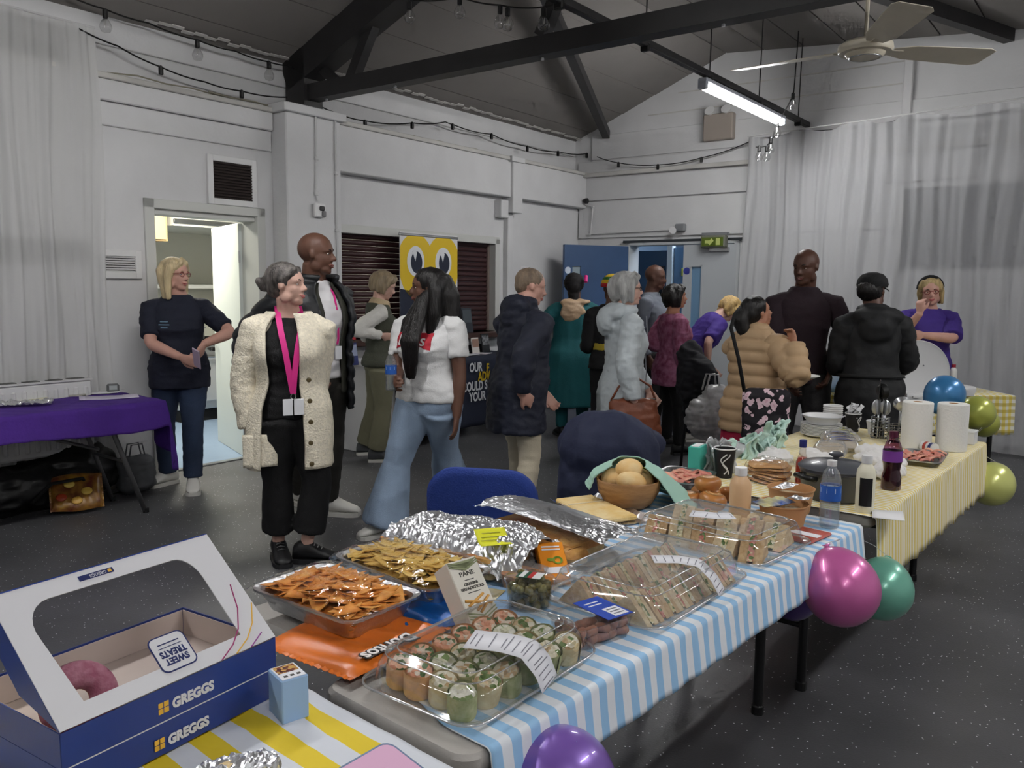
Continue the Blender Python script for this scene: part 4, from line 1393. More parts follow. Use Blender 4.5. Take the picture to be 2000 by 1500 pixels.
def bracelet(bd, root, k, m, t=.94, r=.021):
 S, E, W = bd.arms[k][:3]
 c = E.lerp(W, t); d = (W - E).normalized()
 x = d.orthogonal().normalized(); y = d.cross(x)
 mb = MB(); mb.tube([c + (x * cos(a) + y * sin(a)) * r * bd.H / 1.0 * .62 for a in [2 * pi * q / 16 for q in range(17)]], .0035, 6)
 return mb.build('bracelet', m, root, smooth=True)

NAVY = mat('navy_cotton', (26, 30, 46), .85, bump=.25, bscale=160, var=.12)
DENIM = mat('dark_denim', (44, 58, 84), .85, bump=.3, bscale=220, var=.25, vscale=5)
LDENIM = mat('light_denim', (146, 166, 190), .85, bump=.3, bscale=220, var=.2, vscale=5)
BLACKC = mat('black_cotton', (20, 20, 22), .85, bump=.25, bscale=150, var=.15)
CREAM = mat('cream_boucle_knit', (236, 227, 206), .95, bump=.8, bscale=110, var=.16, vscale=55)
PINKL = mat('pink_lanyard', (214, 42, 134), .6)
CARD = mat('white_card', (225, 226, 230), .3)
HBLOND = mat('blond_hair', (206, 186, 146), .45, bump=.6, bscale=140, var=.3, vscale=40, stretch=(1, 1, .12))
HGREYD = mat('dark_grey_hair', (112, 106, 102), .45, bump=.6, bscale=140, var=.45, vscale=45, rgb2=(46, 42, 40), stretch=(1, 1, .15))
HGREY = mat('silver_hair', (168, 168, 166), .45, bump=.6, bscale=140, var=.35, vscale=45, stretch=(1, 1, .12))
HMOUSE = mat('mousy_hair', (150, 132, 106), .45, bump=.6, bscale=140, var=.35, vscale=45, stretch=(1, 1, .12))
HBLACK = mat('black_hair', (18, 15, 15), .4, bump=.6, bscale=140, var=.3, vscale=45, stretch=(1, 1, .12))
HSANDY = mat('sandy_grey_hair', (128, 110, 92), .5, bump=.6, bscale=140, var=.35, vscale=45, stretch=(1, 1, .3))
REDG = mat('red_glasses_frame', (120, 36, 40), .3)
BLKG = mat('black_glasses_frame', (24, 20, 22), .3)
SILVER = mat('silver_metal', (200, 200, 200), .2, 1.0)
LOGOT = mat('teal_print', (110, 140, 160), .7)

# 1 --- woman in navy polo by the kitchen doorway
bd, rt = start('woman in a navy polo shirt and dark jeans standing by the kitchen doorway', (-2.43, 6.08), 202, 1.70, feetpx=[(378, 958, 200), (330, 945, 150)],
    girth=1.14, bust=.02, belly=.02, head_yaw=radians(48), head_pitch=.02, hips=1.02)
bd.arm(1, bd.loc(352, 697, 5.8), (1, -.25, -.25), curl=.5, palm=(-1, -.5, 0))
bd.arm(-1, bd.loc(398, 672, 5.86), (1, -.5, .15), hand_dir=bd.loc(375, 715, 5.75) - bd.loc(398, 672, 5.86), palm=(1, -.6, 0), curl=.7)
bd.build_body(rt, PINK)
face(bd, rt, (70, 90, 110), mat('brow_blond', (150, 120, 90), .7), (176, 96, 92), REDG, True)
hair(bd, rt, bob(-.76, .14, True), HBLOND)
o = top(bd, rt, NAVY, 'polo_shirt', .45, .845, .016, .78, .02)
mb = MB(); mb.lathe([(.07, 0), (.058, .03), (.052, .045), (.047, .03), (.06, 0)], 20, cap=False); mb.build('collar', NAVY, rt, M=Matrix.Translation(bd.up(V((0, -.012, .842 * bd.H)))) @ Matrix.Rotation(-.2, 4, 'X'))
for i, (w_, zq) in enumerate(((.05, .735), (.07, .722), (.045, .71))):
 patch(rt, o, .09, zq * bd.H, w_, .007, LOGOT, 'chest_logo')
trousers(bd, rt, DENIM, 1.1, .004)
shoes(bd, rt, TRAINER, SOLEW)
mb = MB(); mb.tube([bd.up(V((.06 * cos(a), -.02 + .055 * sin(a), .855 * bd.H - .03 * sin(a)))) for a in [2 * pi * q / 20 for q in range(21)]], .002, 5); mb.build('necklace', SILVER, rt)
bracelet(bd, rt, -1, BLACKC)
ph = thing('mobile_phone', 'pale pink phone held at the hip by the woman in the navy polo', 'phone', M=TR(at(384, 700, 5.74), radians(-30), radians(20), radians(20)))
mb = MB(); mb.box((0, 0, 0), (.075, .01, .15), bev=.008); mb.build('case', mat('phone_case', (190, 170, 190), .4), ph)
mb = MB(); mb.box((0, .006, 0), (.066, .002, .138)); mb.build('screen', PLASTB, ph)

# 2 --- woman in cream cardigan
bd, rt = start('woman in a long cream knitted cardigan with a pink lanyard and black cropped trousers', (-1.18, 4.42), 200, 1.63, feetpx=[(598, 1098, 272), (545, 1092, 205)],
    girth=1.0, bust=.012, head_yaw=radians(62), head_pitch=-.04)
bd.arm(1, bd.loc(487, 835, 4.36), (1, -.5, -.1), curl=.6)
bd.arm(-1, bd.loc(606, 832, 4.5), (.3, -1, 0), curl=.6)
bd.build_body(rt, PALE)
face(bd, rt, (60, 60, 60), mat('brow_dark', (60, 50, 45), .7), (180, 100, 98), None, True)
hair(bd, rt, [CAP, ('e', (0, -.28, -.02), (.3, .25, .3)), ('e', (0, -.58, .02), (.17, .15, .17)), ('e', (.08, -.66, .1), (.1, .1, .1)), ('e', (-.08, -.64, -.06), (.1, .1, .09)),
    ('t', [(.12, .27, .38), (.28, .16, .22), (.35, -.05, .08)], [.05, .06, .05]), ('t', [(-.12, .27, .38), (-.28, .16, .22), (-.35, -.05, .08)], [.05, .06, .05])], HGREYD, disp=strands(.005, 50))
top(bd, rt, BLACKC, 'black_top', .5, .825, .012, 0)
trousers(bd, rt, BLACKC, 1.22, .012, .62, 1.72, disp=wrinkle(.008, 6, (1, 1, 1.3)))
oc = open_coat(bd, rt, CREAM, 'cardigan', .34, .84, .032, .52, .42, .016, .1, amp=.018, side_bias=-.3)
def sl(k):
 return garment(rt, 'cardigan_sleeve', lambda mb: bd.armtube(mb, k, -.2, 1.97, .032, 1.0), CREAM, .011, wrinkle(.008, 9, (1, 1, 2)))
sl(1); sl(-1)
hpk = bd.loc(500, 880, 4.29)
mb = MB(); mb.grid(lambda u, v_: tuple(hpk + V((-.02 + .17 * (u - .5), .012 * sin(pi * u) + .004, .17 * (v_ - .5)))), 10, 10); mb.build('cardigan_pocket', CREAM, rt, smooth=True, mods=solid(.018, 0))
for i in range(5):
 p = bd.loc(603 + i * 2 - (i > 2) * 2, 742 + i * 41, 4.225)
 q = p - V((0, .0, 0))
 mb = MB(); mb.lathe([(0, 0), (.012, 0), (.013, .004), (.009, .006), (0, .005)], 12, cap=False); mb.build('button', mat('horn_button', (92, 80, 52), .35), rt, M=Matrix.Translation(q) @ Matrix.Rotation(-pi / 2, 4, 'X'), smooth=40)
fw = .083 * bd.H
ln = [bd.up(V((x, y, z_))) for x, y, z_ in ((.055, -.03, 1.405), (.058, .035, 1.37), (.052, .125, 1.28), (.035, .155, 1.18), (.015, .155, 1.05), (.0, .15, .96))]
strap(rt, ln, .03, PINKL, 'lanyard_strap')
ln2 = [bd.up(V((x, y, z_))) for x, y, z_ in ((-.055, -.03, 1.405), (-.058, .035, 1.37), (-.047, .125, 1.28), (-.025, .157, 1.18), (-.008, .157, 1.05), (.0, .152, .96))]
strap(rt, ln2, .03, PINKL, 'lanyard_strap')
cp = bd.up(V((0, .155, .9)))
mb = MB(); mb.box(cp + V((-.028, 0, -.01)), (.05, .004, .085), bev=.002); mb.box(cp + V((.028, .003, -.01)), (.05, .004, .085), bev=.002); mb.build('card_holder', CARD, rt)
mb = MB(); mb.tube([cp + V((.012 * cos(a), .004, .045 + .014 * sin(a))) for a in [2 * pi * q / 12 for q in range(13)]], .0025, 5); mb.build('lanyard_clip', SILVER, rt)
shoes(bd, rt, BLACKSHOE, BLACKSOLE, .01, mat('shoe_grey', (110, 110, 112), .5))

# 3 --- tall man in black puffer
BLKPUF = mat('black_puffer_nylon', (24, 26, 30), .42, bump=.2, bscale=60, var=.1)
bd, rt = start('tall bald man in a black quilted puffer jacket behind the woman in the cardigan', (-1.2, 5.1), 238, 1.83, feetpx=[(640, 1005, 262), (585, 985, 225)], sex='m', girth=1.03,
    head_yaw=radians(28), head_pitch=.03)
bd.arm(-1, bd.loc(642, 735, 5.12), (.8, -.6, 0), curl=.5)
bd.arm(1, bd.loc(478, 735, 5.0), (.8, -.6, 0), curl=.5)
bd.build_body(rt, BROWN)
face(bd, rt, (30, 20, 15), mat('brow_black', (30, 22, 20), .7), (120, 70, 62), None, True)
top(bd, rt, mat('white_shirt', (214, 212, 214), .8), 'shirt', .52, .845, .012, 0)
open_coat(bd, rt, mat('olive_lining', (48, 48, 40), .8), 'cardigan_layer', .47, .835, .022, .34, .3, .01, .02)
open_coat(bd, rt, BLKPUF, 'puffer_jacket', .41, .862, .036, .55, .5, .03, .03, quilt_pitch=.085, amp=.026)
for k in (1, -1):
 S, E, W = bd.arms[k][:3]
 garment(rt, 'puffer_sleeve', lambda mb: bd.armtube(mb, k, -.2, 1.93, .036), BLKPUF, .012, quilt(.085, .016))
ln = [bd.up(V((x, y, z_))) for x, y, z_ in ((-.065, .03, 1.55), (-.06, .1, 1.46), (-.05, .14, 1.34), (-.045, .145, 1.2), (-.04, .14, 1.16))]
strap(rt, ln, .014, PINKL, 'lanyard_strap')
cp = bd.up(V((-.04, .15, 1.11))); mb = MB(); mb.box(cp, (.055, .004, .08), bev=.002); mb.build('card_holder', CARD, rt)
trousers(bd, rt, mat('dark_olive_trousers', (44, 42, 38), .85, bump=.2, bscale=150), 1.1, .002)
shoes(bd, rt, TRAINER, SOLEW)

# 4 --- woman in gilet at the information table
bd, rt = start('woman in an olive gilet and khaki trousers reading at the information table', (-1.13, 7.12), 288, 1.64, feetpx=[(712, 888, 285), (735, 902, 280)], girth=.96, bust=.01,
    head_pitch=.4, head_yaw=radians(-4))
bd.arm(1, bd.loc(745, 655, 6.95), (.2, -1, -.4), curl=.6, palm=(-1, 0, .4))
bd.arm(-1, bd.loc(765, 640, 7.15), (.2, -1, -.4), curl=.6, palm=(1, 0, .4))
bd.build_body(rt, PALE, .009)
face(bd, rt, (60, 60, 60), mat('brow_blond', (150, 120, 90), .7), (176, 110, 104))
hair(bd, rt, bob(-.35, .115, True), HMOUSE, .011)
top(bd, rt, mat('white_knit', (210, 208, 202), .85, bump=.3, bscale=120), 'jumper', .6, .84, .012, 1.95, .014)
top(bd, rt, mat('olive_gilet', (66, 68, 56), .7, bump=.3, bscale=60), 'gilet', .51, .835, .028, .0, disp=quilt(.16, .014))
mb = MB(); mb.lathe([(.13, -.03), (.11, .02), (.09, .05), (.06, .05), (.07, .0), (.1, -.03)], 24, cap=False, sx=1, sy=.8); mb.build('fleece_collar', mat('fleece_tan', (190, 170, 138), .95, bump=.8, bscale=90), rt, smooth=True, M=Matrix.Translation(bd.up(V((0, -.0, .825 * bd.H)))) @ Matrix.Rotation(-.25, 4, 'X'))
trousers(bd, rt, mat('khaki_trousers', (116, 114, 92), .85, bump=.25, bscale=120, var=.12), 1.12, .012, .6, 1.9)
shoes(bd, rt, mat('grey_trainer', (70, 72, 76), .6), SOLEW)

# 5 --- woman with long black hair, white T-shirt and wide jeans
bd, rt = start('woman with long black hair in a white T-shirt with red logo and wide pale jeans', (-.5, 4.98), 158, 1.62, feetpx=[(890, 1000, 150), (752, 1045, 128)], girth=1.1, bust=.028, belly=.01, hips=1.1,
    head_yaw=radians(-58), head_pitch=.02)
bd.arm(1, bd.loc(775, 745, 4.72), (.6, -1, -.1), hand_dir=(-.4, .9, .1), curl=.85, palm=(-.6, -.4, 0), thumb=.8)
bd.arm(-1, bd.loc(892, 818, 4.86), (.7, -.5, 0), curl=.35, palm=(1, .2, 0))
bd.build_body(rt, BROWN)
face(bd, rt, (30, 20, 15), mat('brow_black', (30, 22, 20), .7), (130, 72, 70))
hair(bd, rt, [CAP, ('e', (0, -.22, .05), (.42, .42, .46)), ('t', [(.0, -.45, .3), (0, -.55, -.2), (.02, -.56, -.9), (.05, -.5, -1.5)], [.2, .34, .36, .2]),
    ('t', [(-.22, -.2, .35), (-.4, -.2, -.1), (-.45, -.15, -.7), (-.42, .0, -1.3)], [.14, .19, .2, .1]),
    ('t', [(.22, -.1, .4), (.4, -.08, 0), (.42, .15, -.5), (.24, .46, -.95), (.1, .62, -1.5), (.06, .6, -2.0)], [.12, .17, .2, .2, .18, .06]),
    ('t', [(.25, -.15, .35), (.42, -.15, -.1), (.5, .05, -.6), (.36, .45, -1.1), (.24, .62, -1.7)], [.12, .15, .18, .18, .07]),
    ('t', [(.1, .16, .45), (.28, .12, .28), (.38, -.02, .0)], [.06, .1, .1])], HBLACK, .011, strands(.007, 45))
def locks(mb):
 for dx, r in ((-.055, .85), (-.02, .7), (-.09, .8)):
  a = bd.hc + bd.HR @ V((-.28 * bd.hh, -.02, -.1 * bd.hh))
  mb.tube([a, a.lerp(V((.06 + dx, .13, 1.4)), .6), V((.05 + dx, .165, 1.33)), V((.06 + dx, .225, 1.2)), V((.05 + dx * .8, .21, 1.08)), V((.04 + dx * .5, .195, .98))], [.035 * r, .036 * r, .036 * r, .034 * r, .028 * r, .01], 10)
garment(rt, 'hair_locks', locks, HBLACK, .01, strands(.007, 45))
o = top(bd, rt, mat('white_tshirt', (222, 222, 222), .85, bump=.2, bscale=150), 't_shirt', .515, .84, .016, .6, .022)
REDP = mat('red_print', (176, 30, 48), .7)
patch(rt, o, .03, .742 * bd.H, .25, .085, REDP, 'red_chest_logo', shape=lambda u, v_: (-.022 * (abs(cos(2 * pi * u)) - .5) if v_ < .5 else 0) * (1 - 2 * v_))
t_ = lettering('logo_lettering', "Levi's", .085, mat('print_white', (225, 222, 222), .7), rt, None, .0, 'CENTER', 1.0, .001)
t_.data.transform(Matrix.Translation((.03, .3, .742 * bd.H - .028)) @ Matrix.Rotation(pi, 4, 'Z') @ Matrix.Rotation(pi / 2, 4, 'X')); sw(t_, o, .007)
trousers(bd, rt, LDENIM, 1.28, .036, .6, 2.0, disp=wrinkle(.009, 5.5, (1, 1, .8)), name='jeans')
shoes(bd, rt, TRAINER, SOLEW)
bracelet(bd, rt, -1, SILVER)
def bottle_water(M, label, s=1.0):
 t = thing('water_bottle', label, 'bottle', M=M)
 pr = [(.0, 0), (.028, 0), (.032, .006)]
 for i in range(9):
  z0 = .012 + i * .0145
  pr += [(.0325, z0), (.0305, z0 + .007)]
 pr += [(.0325, .145), (.031, .16), (.024, .185), (.0135, .2), (.0135, .207)]
 mb = MB(); mb.lathe([(r * s, z_ * s) for r, z_ in pr], 20, cap=False); mb.build('bottle_body', clear('bottle_plastic', (248, 251, 253), .12, .05, .1), t, smooth=50)
 mb = MB(); mb.lathe([(.0, .004 * s), (.029 * s, .006 * s), (.0295 * s, .13 * s), (0, .13 * s)], 18, cap=False); mb.build('water', clear('water_in_bottle', (240, 246, 250), .02, .02, .06), t, smooth=40)
 mb = MB(); mb.lathe([(.0332 * s, .092 * s), (.0332 * s, .142 * s)], 20, cap=False); mb.build('label_band', mat('water_label', (40, 92, 176), .4), t, smooth=True)
 mb = MB(); mb.lathe([(.0334 * s, .118 * s), (.0334 * s, .134 * s)], 8, cap=False); mb.build('label_stripe', mat('water_label_pale', (190, 208, 232), .4), t)
 mb = MB(); mb.lathe([(.0145 * s, .204 * s), (.0152 * s, .206 * s), (.015 * s, .222 * s), (0, .224 * s)], 16, cap=False); mb.build('cap', PLASTW, t, smooth=40)
 return t
bottle_water(TR(at(764, 762, 4.68), 0), 'small water bottle held by the woman in the white T-shirt')

# 6 --- man in navy jacket seen from behind
NAVYJ = mat('navy_anorak', (30, 34, 50), .7, bump=.2, bscale=70, var=.12)
bd, rt = start('man with short grey hair in a navy hooded jacket and beige trousers, seen from behind', (.04, 5.35), 305, 1.64, feet=[(-.13, .12, 0), (.12, -.05, 0)], sex='m', girth=1.04, belly=.02, lean=.1,
    head_yaw=radians(-26), head_pitch=.14)
bd.arm(1, bd.loc(1018, 770, 5.08), (.6, -1, .1), curl=.5, hand_dir=(-.1, .8, -.5))
bd.arm(-1, bd.loc(1068, 775, 5.4), (.4, -1, .1), curl=.5)
bd.build_body(rt, PINK)
face(bd, rt, (60, 70, 80), mat('brow_grey', (130, 110, 95), .7), (170, 100, 92))
hair(bd, rt, [('e', (0, -.1, .15), (.352, .43, .365)), ('e', (0, -.28, -.02), (.29, .21, .27))], HSANDY, disp=strands(.004, 60, 0, (1, 1, .5)))
def jk(mb):
 bd.torso(mb, .36, .85, .026, flare=.16, keep=True)
 c = bd.up(V((0, -.085, .845 * bd.H)))
 mb.ell(c, (.135, .075, .075), rot=bd.R); mb.ell(c + V((0, -.02, -.06)), (.11, .06, .09), rot=bd.R)
 mb.ell(bd.up(V((0, -.01, .865 * bd.H))), (.1, .085, .05), rot=bd.R)
garment(rt, 'hooded_jacket', jk, NAVYJ, .012, wrinkle(.013, 10, (1, 1, 1.7)))
sleeves(bd, rt, NAVYJ, 1.9, .03, .012, wrinkle(.014, 8, (1, 1, 1.6)))
trousers(bd, rt, mat('beige_chinos', (196, 186, 164), .85, bump=.2, bscale=120, var=.08), 1.1, .004, disp=wrinkle(.008, 7))
shoes(bd, rt, BLACKSHOE, BLACKSOLE)

# 7 --- woman in teal dress
TEAL = mat('teal_dress_cotton', (24, 92, 98), .8, bump=.2, bscale=80, var=.12)
bd, rt = start('woman in a long teal dress and dark head wrap by the blue door', (.62, 8.45), 8, 1.63, girth=1.22, bust=.01, hips=1.05, head_yaw=radians(-15))
bd.arm(1, V((.2, .3, 1.0)), (.8, -.6, 0)); bd.arm(-1, V((-.26, .22, .98)), (1, -.5, 0))
bd.build_body(rt, DEEP, .011)
face(bd, rt, (30, 20, 15), mat('brow_black', (30, 22, 20), .7), (110, 62, 60))
hair(bd, rt, [('e', (0, -.12, .18), (.46, .56, .46)), ('e', (0, -.45, .05), (.3, .25, .34)), ('t', [(0, -.3, -.1), (0, -.36, -.4), (.05, -.4, -.62)], [.25, .24, .2])], mat('black_head_wrap', (22, 20, 22), .8), .011, wrinkle(.008, 16), 'head_wrap')
def dr_(mb):
 bd.torso(mb, .2, .845, .03, flare=.3, keep=True)
garment(rt, 'dress', dr_, TEAL, .015, wrinkle(.014, 6, (1, 1, .35)))
sleeves(bd, rt, TEAL, 1.9, .035, .014)
trousers(bd, rt, TEAL, 1.1, .0, .5, 1.95, voxel=.015)
mb = MB(); q = bd.up(V((.0, -.05, 1.38)))
garment(rt, 'beige_shawl', lambda mb: (mb.ell(bd.up(V((-.04, -.13, 1.27))), (.13, .04, .11)), mb.ell(bd.up(V((-.06, -.1, 1.36))), (.1, .06, .04)), mb.ell(bd.up(V((.06, -.1, 1.37))), (.09, .05, .03))), mat('beige_satin', (188, 160, 130), .45, bump=.2), .012, wrinkle(.014, 9))
mb = MB(); mb.tube([bd.hc + bd.HR @ V((.12, -.13 + .02 * q, .05 + .03 * q)) for q in range(3)], .018, 8); mb.build('pink_hair_tie', PINKL, rt)
shoes(bd, rt, BLACKSHOE, BLACKSOLE)

# 8 --- person in a knitted red, yellow and green hat (mostly hidden)
bd, rt = start('person in a red, yellow and green knitted hat behind the woman in the white anorak', (.87, 7.35), 355, 1.62, girth=1.05)
bd.arm(1, V((.2, .2, 1.0))); bd.arm(-1, V((-.22, .22, 1.0)))
bd.build_body(rt, DEEP, .012)
top(bd, rt, BLACKC, 'dark_top', .5, .845, .03, 1.9, .025, voxel=.014)
trousers(bd, rt, BLACKC, 1.05, 0, voxel=.014)

garment(rt, 'yellow_scarf', lambda mb: mb.loft(bd.rings(.6, .64, .035, keep=True)), mat('yellow_scarf', (170, 150, 50), .9), .012)
HM = Matrix.Translation(bd.hc) @ bd.HR.to_4x4() @ Matrix.Scale(bd.hh, 4)
for i, (z0, z1, c_) in enumerate(((.05, .2, (170, 34, 36)), (.2, .34, (214, 178, 40)), (.34, .45, (52, 110, 50)), (.45, .56, (214, 178, 40)))):
 pr = lambda z_: .44 * sqrt(max(0, 1 - ((z_ - .1) / .48) ** 2)) + .01
 mb = MB(); mb.lathe([(pr(z0), z0), (pr((z0 + z1) / 2) + .02, (z0 + z1) / 2), (pr(z1), z1)] + ([(0, .57)] if i == 3 else []), 24, (0, -.08, 0), cap=False, sy=1.1); mb.build('hat_band', mat('hat_wool_%d' % i, c_, .95, bump=.6, bscale=18), rt, smooth=True, M=HM)
shoes(bd, rt, BLACKSHOE, BLACKSOLE)

# 9 --- woman with grey bob in a white anorak
WANOR = mat('white_anorak', (186, 194, 198), .6, bump=.3, bscale=30, var=.08)
bd, rt = start('woman with a silver bob and glasses in a white hooded anorak with brown shoulder bag', (.75, 5.62), 284, 1.62, girth=1.06, bust=.01, head_yaw=radians(-8), head_pitch=-.03, feet=[(-.09, .06, 0), (.09, -.04, 0)])
bd.arm(1, bd.loc(1238, 785, 5.34), (.5, -1, .1), curl=.6, hand_dir=(-.15, .6, -.7))
bd.arm(-1, bd.loc(1272, 775, 5.75), (.4, -1, .1), curl=.6)
bd.build_body(rt, PALE)
face(bd, rt, (70, 80, 90), mat('brow_grey', (130, 110, 95), .7), (176, 110, 104), BLKG)
hair(bd, rt, bob(-.42, .12, True), HGREY, disp=strands(.005, 55))
def an(mb):
 bd.torso(mb, .4, .845, .018, flare=.06, keep=True)
 c = bd.up(V((0, -.08, .835 * bd.H)))
 mb.ell(c, (.15, .09, .06), rot=bd.R @ Matrix.Rotation(.5, 3, 'X')); mb.ell(c + V((0, -.05, -.06)), (.1, .06, .1))
 mb.ell(bd.up(V((0, .0, .845 * bd.H))), (.105, .09, .04))
garment(rt, 'hooded_anorak', an, WANOR, .011, wrinkle(.008, 13, (1, 1, 1.8)))
sleeves(bd, rt, WANOR, 1.9, .026, .011, wrinkle(.011, 13, (1, 1, 2)))
mb = MB(); mb.tube([bd.up(V((.03 * s, .145 + .01 * (q % 2), (.82 - .08 * q) * bd.H))) for s in (1,) for q in range(5)], .004, 5); mb.build('zip', CHROME, rt)
trousers(bd, rt, BLACKC, 1.05, 0)
shoes(bd, rt, BLACKSHOE, BLACKSOLE)
BAGB = mat('brown_leather', (120, 66, 44), .45, bump=.3, bscale=40, var=.15)
bg = thing('shoulder_bag', 'brown leather shoulder bag hanging at the hip of the woman in the white anorak', 'bag', M=TR(at(1236, 815, 5.36), radians(10)))
link('bag_body', s_rem((lambda m_: (m_.ell((.0, 0, -.03), (.19, .06, .15)), m_.ell((.03, 0, -.1), (.17, .07, .1)), m_.box((0, 0, .08), (.32, .06, .08), bev=.02), m_)[-1])(MB()), .012, BAGB, 2, wrinkle(.012, 10)), bg)
mb = MB(); mb.tube([(-.15, 0, .11), (-.1, .0, .2), (.02, .02, .26), (.12, .02, .2), (.15, 0, .11)], .008, 6); mb.build('strap', BAGB, bg, smooth=True)
mb = MB(); mb.box((0, 0, .118), (.3, .014, .012), bev=.004); mb.build('zip', CHROME, bg)

# 10 --- bald man behind (only the head shows)
bd, rt = start('bald man whose head shows between the silver-haired woman and the corridor door', (1.37, 8.25), 245, 1.74, sex='m', head_yaw=0, head_pitch=.1)
bd.arm(1, V((.25, .05, .85))); bd.arm(-1, V((-.25, .05, .85)))
bd.build_body(rt, DEEP, .011)
face(bd, rt, (30, 20, 15), mat('brow_black', (30, 22, 20), .7), (110, 62, 60))
top(bd, rt, mat('grey_shirt', (104, 110, 120), .8), 'shirt', .5, .845, .016, 1.9, .016, voxel=.014)
trousers(bd, rt, BLACKC, voxel=.014); shoes(bd, rt, BLACKSHOE, BLACKSOLE)

# 11 --- woman in burgundy blouse
BURG = mat('burgundy_print', (112, 42, 72), .75, bump=.15, bscale=60, var=.6, vscale=22, rgb2=(150, 96, 124))
bd, rt = start('woman with black bobbed hair in a burgundy patterned blouse holding a plate', (1.44, 7.5), 285, 1.55, feetpx=[(1300, 872, 285), (1325, 888, 285)], girth=1.06, bust=.015, head_yaw=radians(-12))
bd.arm(-1, bd.loc(1318, 683, 7.5), (.3, -1, -.3), hand_dir=bd.loc(1350, 683, 7.45) - bd.loc(1318, 683, 7.5), palm=(0, 0, 1), curl=.35)
bd.arm(1, bd.loc(1335, 762, 7.35), (.4, -1, .1), curl=.5)
bd.build_body(rt, OLIVE, .01)
face(bd, rt, (30, 20, 15), mat('brow_black', (30, 22, 20), .7), (160, 84, 84))
hair(bd, rt, bob(-.46, .15, True) + [('e', (0, -.26, -.05), (.42, .36, .42))], HBLACK, .011, strands(.006, 45))
top(bd, rt, BURG, 'blouse', .42, .83, .026, 1.9, .024, flare=.06, voxel=.013, disp=wrinkle(.009, 8))
mb = MB(); mb.tube([bd.hc + bd.HR @ V((x * bd.hh, .1 * bd.hh, .5 * bd.hh - .25 * abs(x) * bd.hh)) for x in (-.25, -.1, .1, .25)], .009, 6); mb.build('sunglasses_on_head', BLKG, rt)
trousers(bd, rt, BLACKC, 1.05, voxel=.013); shoes(bd, rt, BLACKSHOE, BLACKSOLE)
def plate(M, label, grp=None, r=.11, food=None, m=None):
 t = thing('paper_plate', label, 'plate', M=M, group=grp)
 mb = MB(); mb.lathe([(0, 0), (r * .68, 0), (r * .74, .004), (r, .014), (r, .017), (r * .72, .008), (r * .66, .004), (0, .004)], 28, cap=False); mb.build('plate_dish', m or mat('plate_white', (226, 226, 224), .5), t, smooth=50)
 return t
plate(TR(at(1345, 681, 7.42)), 'paper plate with pastries held by the woman in the burgundy blouse')
for i, (dx, dy) in enumerate(((-.04, .01), (.035, -.01), (.0, .03))):
 mb = MB(); mb.ell((0, 0, .018), (.036, .028, .018), 12, 8)
 tag(mb.build('pastry', mat('pastry_gold', (206, 160, 112), .7, var=.25, vscale=25), M=TR(at(1345, 681, 7.42) + V((dx, dy, .009)), i), smooth=True), 'small golden pastry on the plate of the woman in burgundy', 'pastry', 'pastries on the burgundy woman\'s plate')

# 12 --- woman in purple polo bending forward
PURP = mat('purple_cotton', (62, 40, 128), .8, bump=.2, bscale=120, var=.12)
bd, rt = start('woman with a blond bob in a purple polo shirt bending forward by the grey door', (1.73, 8.0), 282, 1.62, feetpx=[(1330, 850, 285), (1348, 862, 285)], girth=1.08, lean=.72, head_pitch=.35, hip_shift=(0, -.08))
bd.arm(1, bd.loc(1382, 715, 7.75), (.6, -.6, .3), curl=.6); bd.arm(-1, bd.loc(1392, 720, 8.0), (.6, -.6, .3), curl=.6)
bd.build_body(rt, PALE, .01)
face(bd, rt, (70, 90, 110), mat('brow_blond', (150, 120, 90), .7), (176, 110, 104))
hair(bd, rt, bob(-.42, .15, True), mat('golden_hair', (190, 158, 100), .45, bump=.6, bscale=140, var=.35, vscale=45, stretch=(1, 1, .12)), .011, strands(.006, 45))
top(bd, rt, PURP, 'polo_shirt', .47, .845, .022, .85, .024, voxel=.013)
trousers(bd, rt, mat('navy_trousers', (30, 34, 50), .85), 1.05, voxel=.013); shoes(bd, rt, TRAINER, SOLEW)

# 13 --- woman in beige puffer jacket with floral bag
BEIGE = mat('beige_puffer_nylon', (186, 156, 120), .6, bump=.12, bscale=50, var=.06)
bd, rt = start('short woman with a dark ponytail in a beige puffer jacket, back to the camera', (1.55, 5.3), 312, 1.47, girth=1.14, bust=.015, belly=.03, hips=1.04, head_yaw=radians(-32), head_pitch=-.22)
bd.arm(1, bd.loc(1552, 672, 5.1), (.7, -.3, -.9), curl=.9, hand_dir=(-.4, .2, .8), palm=(-.3, -1, 0))
bd.arm(-1, bd.loc(1560, 742, 5.38), (.6, -.5, -.5), curl=.4, hand_dir=(.2, 1, 0), palm=(0, 0, 1))
bd.build_body(rt, OLIVE, .009)
face(bd, rt, (30, 20, 15), mat('brow_black', (30, 22, 20), .7), (160, 84, 84))
hair(bd, rt, [CAP, ('e', (0, -.24, .02), (.37, .34, .38)), ('t', [(.02, -.5, .15), (.05, -.62, -.1), (.1, -.6, -.45), (.08, -.52, -.75)], [.16, .24, .22, .1]), ('t', [(-.06, -.5, .1), (-.12, -.6, -.3), (-.18, -.52, -.66)], [.16, .2, .08])], HBLACK, .01, strands(.008, 35))
def pf(mb):
 bd.torso(mb, .42, .85, .038, flare=.02, keep=True)
 mb.ell(bd.up(V((0, -.01, .855 * bd.H))), (.1, .09, .05))
garment(rt, 'puffer_jacket', pf, BEIGE, .011, quilt(.075, .02))
